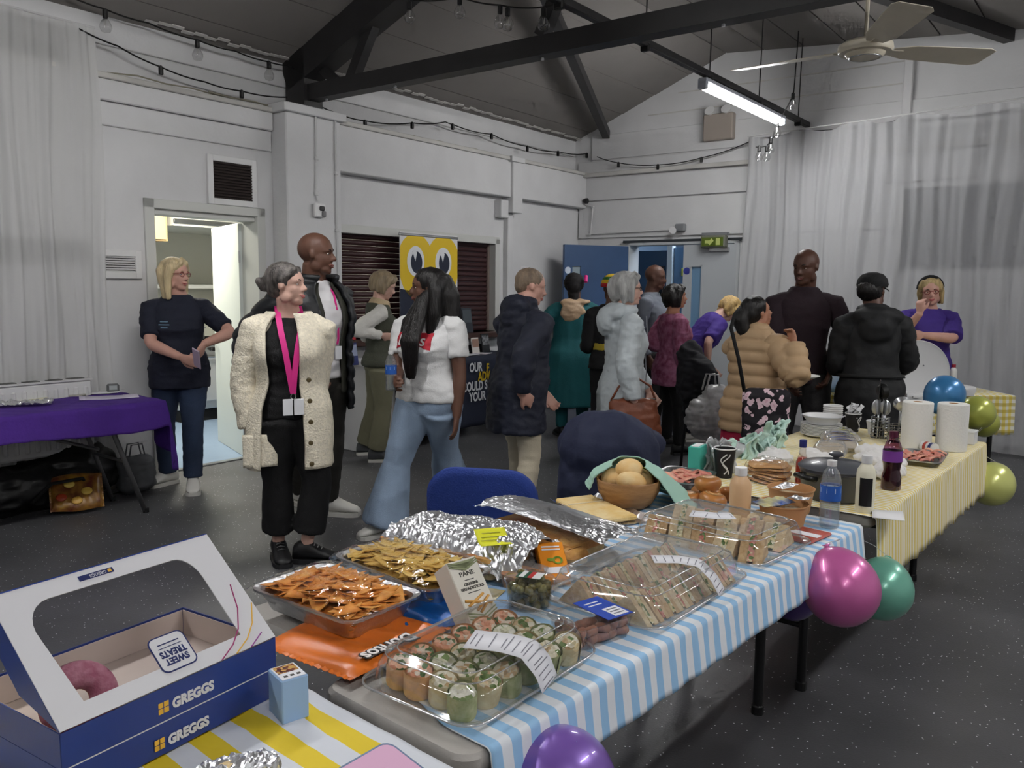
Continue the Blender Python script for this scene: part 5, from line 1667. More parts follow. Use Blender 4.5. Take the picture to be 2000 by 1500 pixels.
for k in (1, -1):
 S, E, W = bd.arms[k][:3]
 def axf(co, S=S, E=E, W=W):
  a = np.array(E - S); b = np.array(W - E)
  d1 = (co - np.array(S)) @ a / (a @ a) * np.linalg.norm(a); d2 = (co - np.array(E)) @ b / (b @ b) * np.linalg.norm(b)
  m1 = np.linalg.norm(co - (np.array(S) + np.clip((co - np.array(S)) @ a / (a @ a), 0, 1)[:, None] * a), axis=1)
  m2 = np.linalg.norm(co - (np.array(E) + np.clip((co - np.array(E)) @ b / (b @ b), 0, 1)[:, None] * b), axis=1)
  return np.where(m1 < m2, d1, d2 + np.linalg.norm(a))
 garment(rt, 'puffer_sleeve', lambda mb: bd.armtube(mb, k, -.2, 1.95, .04), BEIGE, .011, quilt(.075, .018, axf))
garment(rt, 'red_skirt', lambda mb: mb.loft(bd.rings(.2, .5, .02, keep=True, flare=.12)), mat('crimson_skirt', (160, 28, 62), .85), .014, wrinkle(.01, 6, (1, 1, .4)))
shoes(bd, rt, BLACKSHOE, BLACKSOLE)
def flower_mat():
 m = bpy.data.materials.new('black_floral_print'); m.use_nodes = True; nt = m.node_tree; b = nt.nodes['Principled BSDF']
 tc = nt.nodes.new('ShaderNodeTexCoord'); vo = nt.nodes.new('ShaderNodeTexVoronoi'); vo.inputs['Scale'].default_value = 21
 n = nt.nodes.new('ShaderNodeTexNoise'); n.inputs['Scale'].default_value = 22
 ad = nt.nodes.new('ShaderNodeMix'); ad.data_type = 'RGBA'; ad.inputs['Factor'].default_value = .06
 nt.links.new(tc.outputs['Object'], n.inputs['Vector']); nt.links.new(tc.outputs['Object'], ad.inputs['A']); nt.links.new(n.outputs['Color'], ad.inputs['B'])
 nt.links.new(ad.outputs['Result'], vo.inputs['Vector'])
 r = nt.nodes.new('ShaderNodeValToRGB'); r.color_ramp.interpolation = 'CONSTANT'
 e = r.color_ramp.elements; e[0].color = lin((214, 168, 184)); e[1].position = .42; e[1].color = lin((24, 20, 28)); q = e.new(.16); q.color = lin((226, 196, 206))
 nt.links.new(vo.outputs['Distance'], r.inputs[0]); nt.links.new(r.outputs[0], b.inputs['Base Color']); b.inputs['Roughness'].default_value = .8
 return m
FLOW = flower_mat()
bg = thing('tote_bag', 'black tote bag with pink flowers hanging behind the woman in the beige puffer', 'bag', M=TR(at(1497, 765, 4.98), radians(-8)))
link('bag_body', s_rem((lambda m_: (m_.box((0, 0, -.14), (.28, .07, .32), bev=.03), m_.ell((0, 0, -.2), (.14, .055, .14)), m_)[-1])(MB()), .012, FLOW, 2, wrinkle(.01, 8)), bg)
mb = MB(); mb.tube([(-.13, -.01, .0), (-.175, -.03, .2), (-.225, -.03, .38), (-.2, .03, .46), (-.16, .1, .5)], .011, 6); mb.build('strap', BLACKC, bg, smooth=True)
pl = at(1566, 738, 5.25)
plate(TR(pl), 'white paper plate with food in front of the woman in the beige puffer')
for i, (dx, dy, c_) in enumerate(((-.05, 0, (206, 120, 96)), (.0, -.02, (196, 150, 90)), (-.02, .04, (210, 136, 110)))):
 mb = MB(); mb.ell((0, 0, .014), (.03, .024, .016), 10, 7)
 tag(mb.build('snack', mat('snack_%d' % i, c_, .7, var=.3, vscale=30), M=TR(pl + V((dx, dy, .008)), i), smooth=True), ['reddish snack at the near edge of the white paper plate', 'tan snack on the white paper plate', 'pink snack on the white paper plate'][i], 'food')

# 14 --- tall man in dark plum sweater
PLUM = mat('dark_plum_knit', (38, 24, 32), .85, bump=.25, bscale=130, var=.1)
bd, rt = start('tall bald man in a dark plum sweater and dark jeans, smiling down', (2.08, 6.0), 166, 1.8, sex='m', sh=.94, girth=1.0, head_yaw=radians(-32), head_pitch=.16, feet=[(-.13, 0, .15), (.13, .04, -.15)])
bd.arm(-1, bd.loc(1622, 725, 5.8), (1, -.6, .1), curl=.7, hand_dir=(.3, .3, -.8))
bd.arm(1, bd.loc(1540, 740, 5.75), (.8, -.5, 0), curl=.6)
bd.build_body(rt, DEEP)
face(bd, rt, (30, 20, 15), mat('brow_black', (30, 22, 20), .7), (110, 62, 60), None, True)
top(bd, rt, PLUM, 'sweater', .47, .852, .018, 1.95, .016, disp=wrinkle(.008, 7, (1, 1, 1.6)))
trousers(bd, rt, mat('charcoal_denim', (46, 46, 48), .85, bump=.2, bscale=150, var=.2), 1.1)
shoes(bd, rt, BLACKSHOE, BLACKSOLE)
bracelet(bd, rt, -1, SILVER, .98, .026)

# 15 --- person in black coat and cap
BCOAT = mat('black_parka', (28, 29, 31), .75, bump=.15, bscale=60, var=.12)
bd, rt = start('person in a black hooded parka and black cap with the back turned', (2.42, 5.62), 352, 1.62, girth=1.12, hips=1.0, head_yaw=radians(-42), lean=.05)
bd.arm(1, V((.16, .3, 1.02)), (.6, -.6, -.8), curl=.6); bd.arm(-1, V((-.14, .3, 1.0)), (.3, -.6, -.9))
bd.build_body(rt, DEEP)
face(bd, rt, (30, 20, 15), mat('brow_black', (30, 22, 20), .7), (110, 62, 60))
hair(bd, rt, [('e', (0, -.2, .02), (.37, .4, .34)), ('e', (.0, -.42, .05), (.27, .2, .26))], HBLACK, .011, lambda co, nr: .012 * noise3(co * 55))
HM = Matrix.Translation(bd.hc) @ bd.HR.to_4x4() @ Matrix.Scale(bd.hh, 4)
mb = MB(); mb.lathe([(.42, .12), (.44, .2), (.41, .36), (.3, .5), (.14, .56), (0, .57)], 24, (0, -.06, 0), cap=False, sy=1.12); cap_ = mb.build('cap_crown', BLACKC, rt, smooth=True, M=HM)
mb = MB(); mb.grid(lambda u, v_: ((u - .5) * .62, .28 + v_ * .34 * (1 - (2 * u - 1) ** 2 * .7), .16 - .06 * v_ - .1 * (2 * u - 1) ** 2), 12, 4); mb.build('peak', BLACKC, cap_, smooth=True, mods=solid(.02, 0))
def pk(mb):
 bd.torso(mb, .28, .85, .028, flare=.12, keep=True)
 c = bd.up(V((0, -.1, .825 * bd.H)))
 mb.ell(c, (.17, .09, .07)); mb.ell(c + V((0, -.03, -.07)), (.12, .07, .11)); mb.ell(bd.up(V((0, -.0, .855 * bd.H))), (.11, .1, .045))
garment(rt, 'parka', pk, BCOAT, .012, wrinkle(.014, 6, (1, 1, 1.3)))
sleeves(bd, rt, BCOAT, 1.95, .038, .012, wrinkle(.014, 8, (1, 1, 1.6)))
mb = MB(); mb.loft([[V(p) * 1.0 for p in r] for r in bd.rings(.575, .588, .058, keep=True)]); mb.build('waist_seam', BCOAT, rt, smooth=True)
trousers(bd, rt, BLACKC); shoes(bd, rt, BLACKSHOE, BLACKSOLE)

# 16 --- laughing woman in purple T-shirt by the curtain
bd, rt = start('laughing woman in a purple T-shirt and glasses resting her cheek on her hand', (3.44, 6.95), 168, 1.62, girth=1.16, bust=.025, belly=.02, head_roll=.1, head_yaw=radians(-8), head_pitch=.08)
bd.arm(1, bd.loc(1797, 612, 6.62), (.6, .4, -1), curl=.8, hand_dir=(.0, -.15, 1), palm=(-.6, -.8, 0))
bd.arm(-1, bd.loc(1806, 655, 6.68), (1, .2, -.4), curl=.5, palm=(.3, -1, 0))
bd.build_body(rt, PINK, .0085)
face(bd, rt, (70, 60, 50), mat('brow_dark', (60, 50, 45), .7), (170, 80, 84), REDG, True)
hair(bd, rt, bob(-.5, .1, False), mat('dark_blond_hair', (172, 150, 104), .45, bump=.6, bscale=140, var=.5, vscale=45, stretch=(1, 1, .12)), .01)
HM = Matrix.Translation(bd.hc) @ bd.HR.to_4x4() @ Matrix.Scale(bd.hh, 4)
mb = MB(); mb.tube([(.4 * cos(a), -.02 + .02 * sin(a), .12 + .42 * sin(a)) for a in [pi * q / 12 for q in range(13)]], .07, 8); mb.build('headband', BLACKC, rt, smooth=True, M=HM)
top(bd, rt, PURP, 't_shirt', .5, .842, .022, .9, .03, voxel=.012)
trousers(bd, rt, DENIM, 1.1, voxel=.013); shoes(bd, rt, BLACKSHOE, BLACKSOLE)
# ------------------------------------------------------------------ tables
TA = Matrix.Translation((-.07, 1.295, .74)) @ Matrix.Rotation(radians(48.9), 4, 'Z')      # near row: x along the row, y away from the front edge
TB = Matrix.Translation((1.25, 2.80, .74)) @ Matrix.Rotation(radians(50.5), 4, 'Z')       # far row
GREYP = mat('grey_table_plastic', (168, 164, 158), .5, bump=.1, bscale=150)
LEGB = mat('black_leg_enamel', (20, 20, 22), .4)

def rrect(w_, d_, r, n=5, z=0.0, cx=0, cy=0):
 pts = []
 for qx, qy, a0 in ((1, 1, 0), (-1, 1, 90), (-1, -1, 180), (1, -1, 270)):
  for k in range(n):
   a = radians(a0 + 90 * k / (n - 1))
   pts.append(V((cx + qx * (w_ / 2 - r) + r * cos(a), cy + qy * (d_ / 2 - r) + r * sin(a), z)))
 return pts

def slab(mb, x0, x1, y0, y1, zt, th, r):
 w_, d_, cx, cy = x1 - x0, y1 - y0, (x0 + x1) / 2, (y0 + y1) / 2
 mb.loft([rrect(w_ - .02, d_ - .02, r, 6, zt - th, cx, cy), rrect(w_, d_, r, 6, zt - th + .012, cx, cy), rrect(w_, d_, r, 6, zt - .008, cx, cy), rrect(w_ - .012, d_ - .012, r, 6, zt, cx, cy)])

def folding_table(label, M, x0, x1, y0, y1, legs, top_m=GREYP, r=.04, zt=0.0):
 t = thing('folding_table', label, 'table', M=M @ Matrix.Translation((0, 0, -.74)))
 mb = MB(); slab(mb, x0, x1, y0, y1, .74 + zt, .045, r); mb.build('tabletop', top_m, t, smooth=40)
 for lx, ly in legs:
  mb = MB(); mb.tube([(lx, ly, .7), (lx, ly, .0)], .018, 12); lg = mb.build('leg', LEGB, t, smooth=40)
  mb = MB(); mb.lathe([(.022, 0), (.022, .03), (.018, .035)], 10, (lx, ly, 0)); mb.build('rubber_foot', PLASTB, lg)
 xs = sorted({l[0] for l in legs})
 for x in xs:
  ys = [l[1] for l in legs if l[0] == x]
  if len(ys) > 1:
   mb = MB(); mb.tube([(x, min(ys), .25), (x, max(ys), .25)], .01, 8); mb.build('cross_bar', LEGB, t)
 return t

folding_table('grey plastic folding table under the blue striped cloth, front half of the food row', TA, 0, 1.84, 0, .4, [(.5, .2), (1.81, .3)])
folding_table('grey plastic folding table at the rear of the food row, under the tortilla chip trays', TA, .1, 1.93, .41, .86, [(.5, .62), (1.78, .72)])
folding_table('black-legged table under the pale yellow striped cloth with the kitchen rolls', TB, 0, 1.82, .01, .82, [(.1, .26), (1.68, .26), (.1, .72), (1.68, .72)])
folding_table('table under the broad yellow striped cloth carrying the bakery boxes', TA, -1.5, -.05, -.08, .74, [(-.15, .6), (-1.3, .6), (-1.3, 0)])

def cloth(name, label, M, xs, y0, y1, drop_f, drop_b, m, nx=150, amp=.002, hem=.0, lift=.004, x_start=None, crease=0.0, seed=0.0, bulge=.012, end_drop=0.0):
 """tablecloth: over the top from y0 (front edge) to y1 with drops front and back"""
 prof = []
 r = .012
 for k in range(9):
  prof.append((y0 - bulge * (1 - k / 8) * 1.2 - .006, -drop_f * (1 - k / 8) - r, 0))
 for k in range(1, 5):
  a = k / 4 * pi / 2
  prof.append((y0 - .006 + r * (1 - cos(a)), -r + r * sin(a), 1))
 for k in range(1, 31):
  prof.append((y0 + (y1 - y0) * k / 30, 0, 1))
 for k in range(1, 4):
  prof.append((y1 + .006, -drop_b * k / 3, 2))
 rows = []
 for (y, z_, kind) in prof:
  row = []
  for i in range(nx + 1):
   u = i / nx
   xa = x_start(min(max(y, y0), y1)) if x_start else xs[0]
   x = xa + (xs[1] - xa) * u
   nz = noise1(x * 5 + seed, y * 5, .3 + seed)
   n2 = noise1(x * 14 + seed, y * 14, 2.3)
   dz = max(0, crease * (nz + .35 * n2)) if kind == 1 else 0
   dy = (amp * 4 * sin(x * 38 + 2 * sin(x * 9)) * min(1, -z_ / .06)) if kind == 0 else 0
   dzz = hem * sin(x * 60) * (1 if z_ < -drop_f * .9 else 0) if kind == 0 else 0
   row.append(V((x, y + dy, z_ + lift + dz + amp * n2 * (kind == 1) + dzz)))
  rows.append(row)
 mb = MB(); mb.loft(rows, closed=False)
 o = mb.build(name, m, M=M, smooth=True, mods=solid(.0015, 1))
 return tag(o, label, 'tablecloth')

cloth('striped_tablecloth', 'blue and white striped cloth over the near food table', TA, (.04, 1.87), -.002, .86, .1, .08,
  stripes('blue_stripe', (150, 192, 228), (222, 226, 232), 0, .052), x_start=lambda y: .05 + .3 * max(0, y - .1), amp=.0006)
cloth('striped_tablecloth', 'pale yellow fine-striped cloth over the far food table', TB, (-.01, 1.86), .0, .84, .25, .15,
  stripes('fine_yellow_stripe', (226, 204, 118), (232, 228, 212), 0, .026), amp=.0012, hem=.004)
cloth('striped_tablecloth', 'broad yellow and white striped crumpled cloth under the bakery boxes', TA, (-1.55, -.03), -.12, .76, .12, .1,
  stripes('broad_yellow_stripe', (228, 200, 44), (214, 218, 226), 0, .086, .02), crease=.03, amp=.003, seed=4.0)

# ------------------------------------------------------------------ purple table on the left
pc = on_z(319, 784, .74)
TP = Matrix.Translation((pc.x, pc.y, .74)) @ Matrix.Rotation(radians(231), 4, 'Z')         # x to the left end, y towards ... the wall is -y
pt = thing('folding_table', 'folding table with grey metal legs under the purple cloth beside the radiator', 'table', M=TP @ Matrix.Translation((0, 0, -.74)))
mb = MB(); slab(mb, -.01, 1.8, -.58, 0, .735, .04, .03); mb.build('tabletop', GREYP, pt)
GL = mat('grey_metal_leg', (118, 118, 120), .4, .6)
for y in (-.08, -.5):
 mb = MB(); mb.tube([(.34, y, .69), (.3, y, .55), (.12, y + (.02 if y > -.3 else -.02), .0)], .016, 10); lg = mb.build('leg', GL, pt, smooth=True)
 mb = MB(); mb.lathe([(.02, 0), (.02, .03)], 8, (.12, y + (.02 if y > -.3 else -.02), 0)); mb.build('rubber_foot', PLASTB, lg)
mb = MB(); mb.tube([(1.0, -.3, .69), (.3, -.3, .42)], .012, 8); mb.build('brace', GL, pt)
mb = MB(); mb.tube([(.24, -.08, .36), (.24, -.5, .36)], .011, 8); mb.build('cross_bar', GL, pt)
PURC = mat('purple_cloth', (70, 34, 130), .85, bump=.3, bscale=60, var=.12)
def pcl(u, v_):
 # u along x (0 right end drop .. 1), v across (0 front drop .. 1 back)
 x = -.01 + (u - .12) / .88 * 1.85 if u > .12 else -.012
 zx = 0 if u > .12 else -(1 - u / .12)
 y = .012 if v_ < .25 else .0 - (v_ - .25) / .75 * .59
 zy = 0 if v_ > .25 else -(1 - v_ / .25)
 z_ = .006
 if zx < 0:
  dr = .3 + .08 * sin(6 * v_) + (.1 if v_ < .3 else 0)
  x -= .05 * -zx * (1 + .6 * sin(16 * v_ + 3 * zx))
  z_ += zx * dr
 if zy < 0:
  y += .02 * -zy * (1 + .5 * sin(x * 13)) + .012 * sin(x * 9) * -zy
  if zx == 0:
   z_ += zy * (.17 + .015 * sin(x * 5))
  else:
   z_ = min(z_, .006 + zy * .17) - .02 * zy * zx
 z_ += .002 * sin(x * 40 + y * 31)
 return (x, y, z_)
mb = MB(); mb.grid(pcl, 150, 48)
tag(mb.build('purple_tablecloth', PURC, M=TP, smooth=True, mods=solid(.003, 1)), 'plain purple cloth over the table beside the radiator', 'tablecloth')
def sheet(name, label, M, w_, d_, m, cat='paper', lines=0, curl=.0, th=.0012, grp=None, lm=None):
 t = thing(name, label, cat, M=M, group=grp)
 mb = MB(); mb.grid(lambda u, v_: ((u - .5) * w_, (v_ - .5) * d_, curl * ((2 * u - 1) ** 2) + curl * .5 * sin(5 * v_)), 10, 6); mb.build('page', m, t, smooth=True, mods=solid(th, 0))
 for i in range(lines):
  mb = MB(); yy = d_ * (.38 - .76 * i / max(1, lines - 1)); q = w_ * (.78 - .2 * ((i * 7) % 3) / 2)
  mb.grid(lambda u, v_: (-w_ * .4 + u * q, yy + (v_ - .5) * d_ * .025, curl * ((2 * ((-w_ * .4 + u * q) / w_ + .5) - 1) ** 2) + curl * .5 * sin(5 * (yy / d_ + .5)) + th * .5 + .0008), 8, 1); mb.build('print_line', lm or mat('grey_ink', (120, 120, 130), .7), t)
 return t
PAPER = mat('white_paper', (222, 222, 224), .7)
LILAC = mat('lilac_paper', (212, 204, 224), .7)
def onp(x, y):
 p = on_z(x, y, .75); return p
sheet('form_sheet', 'printed lilac sheet at the right end of the purple table', TR(onp(213, 776) + V((0, 0, .001)), radians(28)), .36, .22, LILAC, lines=5, curl=.004)
sheet('form_sheet', 'white papers at the back of the purple table', TR(onp(175, 766), radians(12)), .42, .2, PAPER, lines=3, curl=.006)
sheet('form_sheet', 'thin stack of grey leaflets beside the white papers on the purple table', TR(onp(137, 771), radians(-5)), .2, .15, mat('grey_leaflet', (170, 168, 160), .6), lines=3, th=.014)
sheet('form_sheet', 'cream papers at the left end of the purple table', TR(onp(38, 779), radians(20)), .34, .24, mat('cream_paper', (208, 206, 180), .7), lines=4, curl=.006)
mb = MB(); mb.grid(lambda u, v_: ((u - .5) * .3, (v_ - .5) * .16, .012 + .03 * abs(noise1(u * 7, v_ * 6, 3.3)) * 2), 40, 24)
tag(mb.build('plastic_wrapper', clear('wrapper_plastic', (235, 235, 235), .25, .15, .35), M=TR(onp(50, 792), radians(25)), mods=solid(.001, 0)), 'crumpled clear plastic wrapper at the front of the purple table', 'wrapper')
t = thing('card_reader', 'small grey gadget at the back corner of the purple table', 'gadget', M=TR(onp(221, 766), radians(30)))
mb = MB(); mb.box((0, 0, .03), (.08, .05, .06), bev=.01); mb.build('case', mat('grey_gadget', (110, 112, 112), .5), t)
mb = MB(); mb.box((0, -.026, .035), (.05, .004, .03)); mb.build('screen', mat('pale_screen', (170, 176, 176), .3), t)
# bags under the purple table
BBAG = mat('black_bin_bag', (14, 14, 16), .45, bump=.4, bscale=25)
bag = thing('duffel_bag', 'large slumped black bag on the floor under the purple table', 'bag', M=TR(on_z(90, 990, 0) + V((.0, .02, 0)), radians(53)))
link('bag_body', s_rem((lambda m_: (m_.ell((0, 0, .16), (.56, .2, .17)), m_.ell((.2, .0, .22), (.3, .18, .2)), m_.ell((-.3, 0, .15), (.3, .18, .17)), m_)[-1])(MB()), .018, BBAG, 2, wrinkle(.03, 6)), bag)
mb = MB(); mb.tube([(-.2, -.24, .1), (-.1, -.3, .22), (.1, -.3, .22), (.2, -.24, .1)], .012, 6); mb.build('handle', BLACKC, bag, smooth=True)
def crisp_mat():
 m = mat('printed_crisp_bag', (150, 110, 40), .35, var=.7, vscale=16, rgb2=(90, 36, 24)); return m
def pillow_pack(name, label, M, w_, d_, h_, m, cat='packet', tear=False):
 t = thing(name, label, cat, M=M)
 def fn(u, v_, sg=1):
  e = min(1, (1 - abs(2 * v_ - 1)) * 4) * min(1, (1 - abs(2 * u - 1)) * 6)
  return ((u - .5) * w_, (v_ - .5) * d_ * (1 - .05 * cos(2 * pi * u)), sg * h_ * .5 * e ** .6 + .004 * sin(u * 21 + v_ * 5) * e + h_ * .5)
 mb = MB(); mb.grid(lambda u, v_: fn(u, v_, 1), 36, 20); mb.grid(lambda u, v_: fn(u, v_, -1), 36, 20)
 mb.build('packet_film', m, t, smooth=True)
 for s in (-1, 1):
  mb = MB()
  mb.grid(lambda u, v_: (s * (w_ / 2 + v_ * .012 - .002), (u - .5) * d_ * .95, h_ * .5 + .0015 * sin(u * 90)), 40, 1); mb.build('crimped_seal', m, t, mods=solid(.001, 0))
 return t
cb = pillow_pack('snack_bag', 'yellow and brown printed snack bag leaning on the black bag under the purple table', TR(on_z(150, 994, 0) + V((.03, -.05, .12)), radians(30), radians(55)), .3, .26, .05, crisp_mat())
for i, (x, y, c_) in enumerate(((-.04, .05, (222, 190, 90)), (.06, -.01, (214, 178, 80)), (.0, -.07, (206, 160, 70)), (-.09, -.04, (170, 60, 30)))):
 mb = MB(); mb.ell((x, y, .052), (.035, .028, .006), 12, 6); mb.build('printed_crisp', mat('crisp_print_%d' % i, c_, .4), cb, smooth=True)
sk = thing('carrier_bag', 'grey carrier bag standing behind the purple table legs', 'bag', M=TR(on_z(262, 962, 0) + V((.02, 0, 0)), radians(50)))
link('bag_body', s_rem((lambda m_: (m_.box((0, 0, .14), (.26, .14, .26), bev=.04), m_)[-1])(MB()), .014, mat('grey_carrier', (84, 86, 90), .5), 2, wrinkle(.02, 8)), sk)
for s in (-1, 1):
 mb = MB(); mb.tube([(-.06, .03 * s, .26), (-.04, .03 * s, .36), (.04, .03 * s, .36), (.06, .03 * s, .26)], .006, 5); mb.build('handle', mat('grey_carrier', (84, 86, 90), .5), sk)
mb = MB(); mb.tube([(.0, 0, .004), (.1, .1, .006), (.05, .3, .006), (.2, .4, .006)], .006, 5); tag(mb.build('power_cable', CABLE, M=TR(on_z(215, 968, 0), .5)), 'black cable on the floor beside the carrier bag', 'cable')

# ------------------------------------------------------------------ information table and roller banner
INAVY = mat('navy_event_cloth', (38, 44, 62), .8, bump=.2, bscale=80, var=.06)
it = thing('information_table', 'table under a navy printed cloth in front of the roller shutter', 'table', M=ROOM @ Matrix.Translation((.0, 0, 0)))
mb = MB(); mb.box((.4, -3.1, .79), (.5, 1.75, .03), bev=.006); mb.build('tabletop', PLASTW, it)
for y in (-3.9, -2.3):
 for x in (.2, .6):
  mb = MB(); mb.tube([(x, y, 0), (x, y, .78)], .015, 8); mb.build('leg', CHROME, it)
def icl(u, v_):
 y = -3.99 + 1.79 * u
 if v_ < .7:
  z_ = .1 + (.806 - .1) * v_ / .7
  return (.665 + .012 * sin(y * 17) * (1 - v_ / .7), y, z_)
 return (.665 - .5 * (v_ - .7) / .3, y, .808)
t = thing('printed_tablecloth', 'navy tablecloth with bold white and yellow lettering', 'tablecloth', M=ROOM)
mb = MB(); mb.grid(icl, 90, 20); mb.build('cloth', INAVY, t, smooth=True, mods=solid(.003, 0))
for u0, nm in ((-3.99, 'a'), (-2.2, 'b')):
 mb = MB(); mb.grid(lambda u, v_: (.165 + .5 * u, u0 + .006 * sin(u * 17), .1 + .706 * v_), 10, 6); mb.build('side_drop', INAVY, t, smooth=True, mods=solid(.003, 0))
YEL = mat('print_yellow', (220, 186, 36), .6); WHI = mat('print_white2', (220, 222, 226), .6)
FACE = lambda b, z_, a=.684: Matrix.Translation((a, b, z_)) @ Matrix.Rotation(pi / 2, 4, 'Z') @ Matrix.Rotation(pi / 2, 4, 'X')
for body, m, x, y in (('OUR', WHI, 917, 727), ('F', YEL, 950, 727), ('ADV', YEL, 934, 744), ('COULD S', WHI, 903, 766), ('YOUR', WHI, 917, 785)):
 p = room_hit(x, y, a=.684)
 lettering('lettering', body, .128, m, t, FACE(p.y, p.z), .001, sx=.74, bold=.004)
bn = thing('roller_banner', 'roll-up banner with two cartoon eyes on yellow in front of the shutter', 'banner', M=ROOM)
p0, p1 = room_hit(780, 440, a=.13), room_hit(893, 446, a=.13)
b0, b1, zt = p0.y, p1.y, 2.02
bw = b1 - b0
mb = MB(); mb.box((.13, (b0 + b1) / 2, (zt + .03) / 2 + .04), (.006, bw, zt - .06)); mb.build('banner_sheet', mat('banner_white', (214, 214, 216), .5), bn)
mb = MB(); mb.box((.13, (b0 + b1) / 2, .05), (.2, bw + .04, .09), bev=.02); mb.build('base_cassette', CHROME, bn)
mb = MB(); mb.box((.13, (b0 + b1) / 2, zt), (.022, bw + .02, .025), bev=.006); mb.build('top_rail', CHROME, bn)
mb = MB(); mb.tube([(.11, (b0 + b1) / 2, .08), (.11, (b0 + b1) / 2, zt)], .008, 6); mb.build('support_pole', CHROME, bn)
def flat(name, m, poly, off):
 mb = MB(); n = len(poly)
 mb.add([(.133 + off, y, z_) for y, z_ in poly] + [(.134 + off, y, z_) for y, z_ in poly], [tuple(range(n)), tuple(reversed(range(n, 2 * n)))] + [(i, (i + 1) % n, n + (i + 1) % n, n + i) for i in range(n)])
 mb.build(name, m, bn)
ymid = (b0 + b1) / 2
zc = zt - .26
for s in (-1, 1):
 c = ymid + s * bw * .24
 flat('yellow_shape', YEL, [(max(b0 + .002, min(b1 - .002, c + bw * .29 * cos(a))), zc + .02 + bw * .29 * sin(a) * (1 if sin(a) > 0 else 1.55)) for a in [2 * pi * q / 40 for q in range(40)]], .0 + .0004 * (s + 1))
 flat('eye_white', WHI, [(c + bw * .145 * cos(a), zc + bw * .175 * sin(a)) for a in [2 * pi * q / 32 for q in range(32)]], .0015)
 flat('pupil', INAVY, [(c + bw * .012 + bw * .095 * cos(a), zc - .01 + bw * .125 * sin(a)) for a in [2 * pi * q / 28 for q in range(28)]], .003)
 flat('glint', WHI, [(c - bw * .06, zc + .1), (c - bw * .012, zc + .0), (c + bw * .018, zc + .085), (c - bw * .01, zc + .115)], .0045)
flat('lower_field', INAVY, [(b0, .1), (b1, .1), (b1, zc - bw * .45), (b0, zc - bw * .2 - .1)], -.0005 + .0005)
for body, x, y in (('TE', 872, 562), ('E', 882, 585)):
 p = room_hit(x, y, a=.136)
 lettering('lettering', body, .12, YEL, bn, FACE(p.y, p.z, .1355), .0008, sx=.7, bold=.003)
# leaflets, stands and frames on the information table and hatch sill
def stand(label, x, y, a, w_, h_, m, inner=None, z0=.81, cat='display stand', tilt=-.15):
 p = room_hit(x, y, a=a)
 t = thing('leaflet_stand', label, cat, M=ROOM @ Matrix.Translation((a, p.y, z0)) @ Matrix.Rotation(pi / 2, 4, 'Z') @ Matrix.Rotation(tilt, 4, 'X'))
 mb = MB(); mb.box((0, 0, h_ / 2), (w_, .012, h_), bev=.003); mb.build('panel', m, t)
 if inner:
  mb = MB(); mb.box((0, -.008, h_ * .66), (w_ * .86, .004, h_ * .5)); mb.build('picture', inner, t)
 mb = MB(); mb.box((0, .04, .05), (w_ * .5, .07, .1)); mb.build('easel_foot', PLASTB, t)
 return t
stand('red poster stand with a grey picture on the hatch sill', 679, 620, .05, .2, .3, mat('poster_red', (170, 40, 48), .5), mat('poster_grey', (150, 156, 164), .5), z0=1.0)
stand('dark poster stand on the hatch sill right of the banner', 915, 610, .05, .17, .28, mat('poster_dark', (50, 54, 62), .5), mat('poster_dark2', (76, 84, 90), .5), z0=1.0)
stand('small pale photo frame on the information table', 930, 665, .45, .12, .17, mat('frame_white', (200, 196, 190), .5), mat('photo_tone', (150, 120, 105), .5))
stand('black and white patterned leaflet holder on the information table', 950, 655, .4, .13, .2, mat('leaflet_black', (30, 32, 36), .5), mat('leaflet_bw', (150, 152, 156), .5, var=.8, vscale=40, rgb2=(20, 20, 24)))
stand('blue leaflet standing at the end of the information table', 690, 668, .45, .12, .2, mat('leaflet_blue', (60, 70, 130), .5), mat('leaflet_pale', (170, 180, 210), .5))
for i, (x, y, c_, lb) in enumerate(((915, 686, (205, 206, 212), 'white leaflets lying on the information table'), (942, 684, (196, 190, 200), 'pale leaflets near the edge of the information table'), (890, 690, (170, 200, 205), 'turquoise leaflet lying on the information table'))):
 p = room_hit(x, y, a=.5)
 sheet('leaflet', lb, ROOM @ Matrix.Translation((.5, p.y, .815)) @ Matrix.Rotation(.3 * i, 4, 'Z'), .15, .2, mat('leaflet_%d' % i, c_, .6), 'leaflet', lines=3, th=.004)
t = thing('storage_unit', 'white low cupboard at the end of the information table', 'cupboard', M=ROOM @ Matrix.Translation((.33, -4.13, 0)))
mb = MB(); mb.box((0, 0, .4), (.42, .34, .8), bev=.008); mb.build('carcass', TRIMW, t)
mb = MB(); mb.box((.215, 0, .42), (.014, .3, .68), bev=.003); d_ = mb.build('cupboard_door', TRIMW, t)
mb = MB(); mb.box((.228, .1, .55), (.012, .02, .1), bev=.004); mb.build('handle', CHROME, d_)

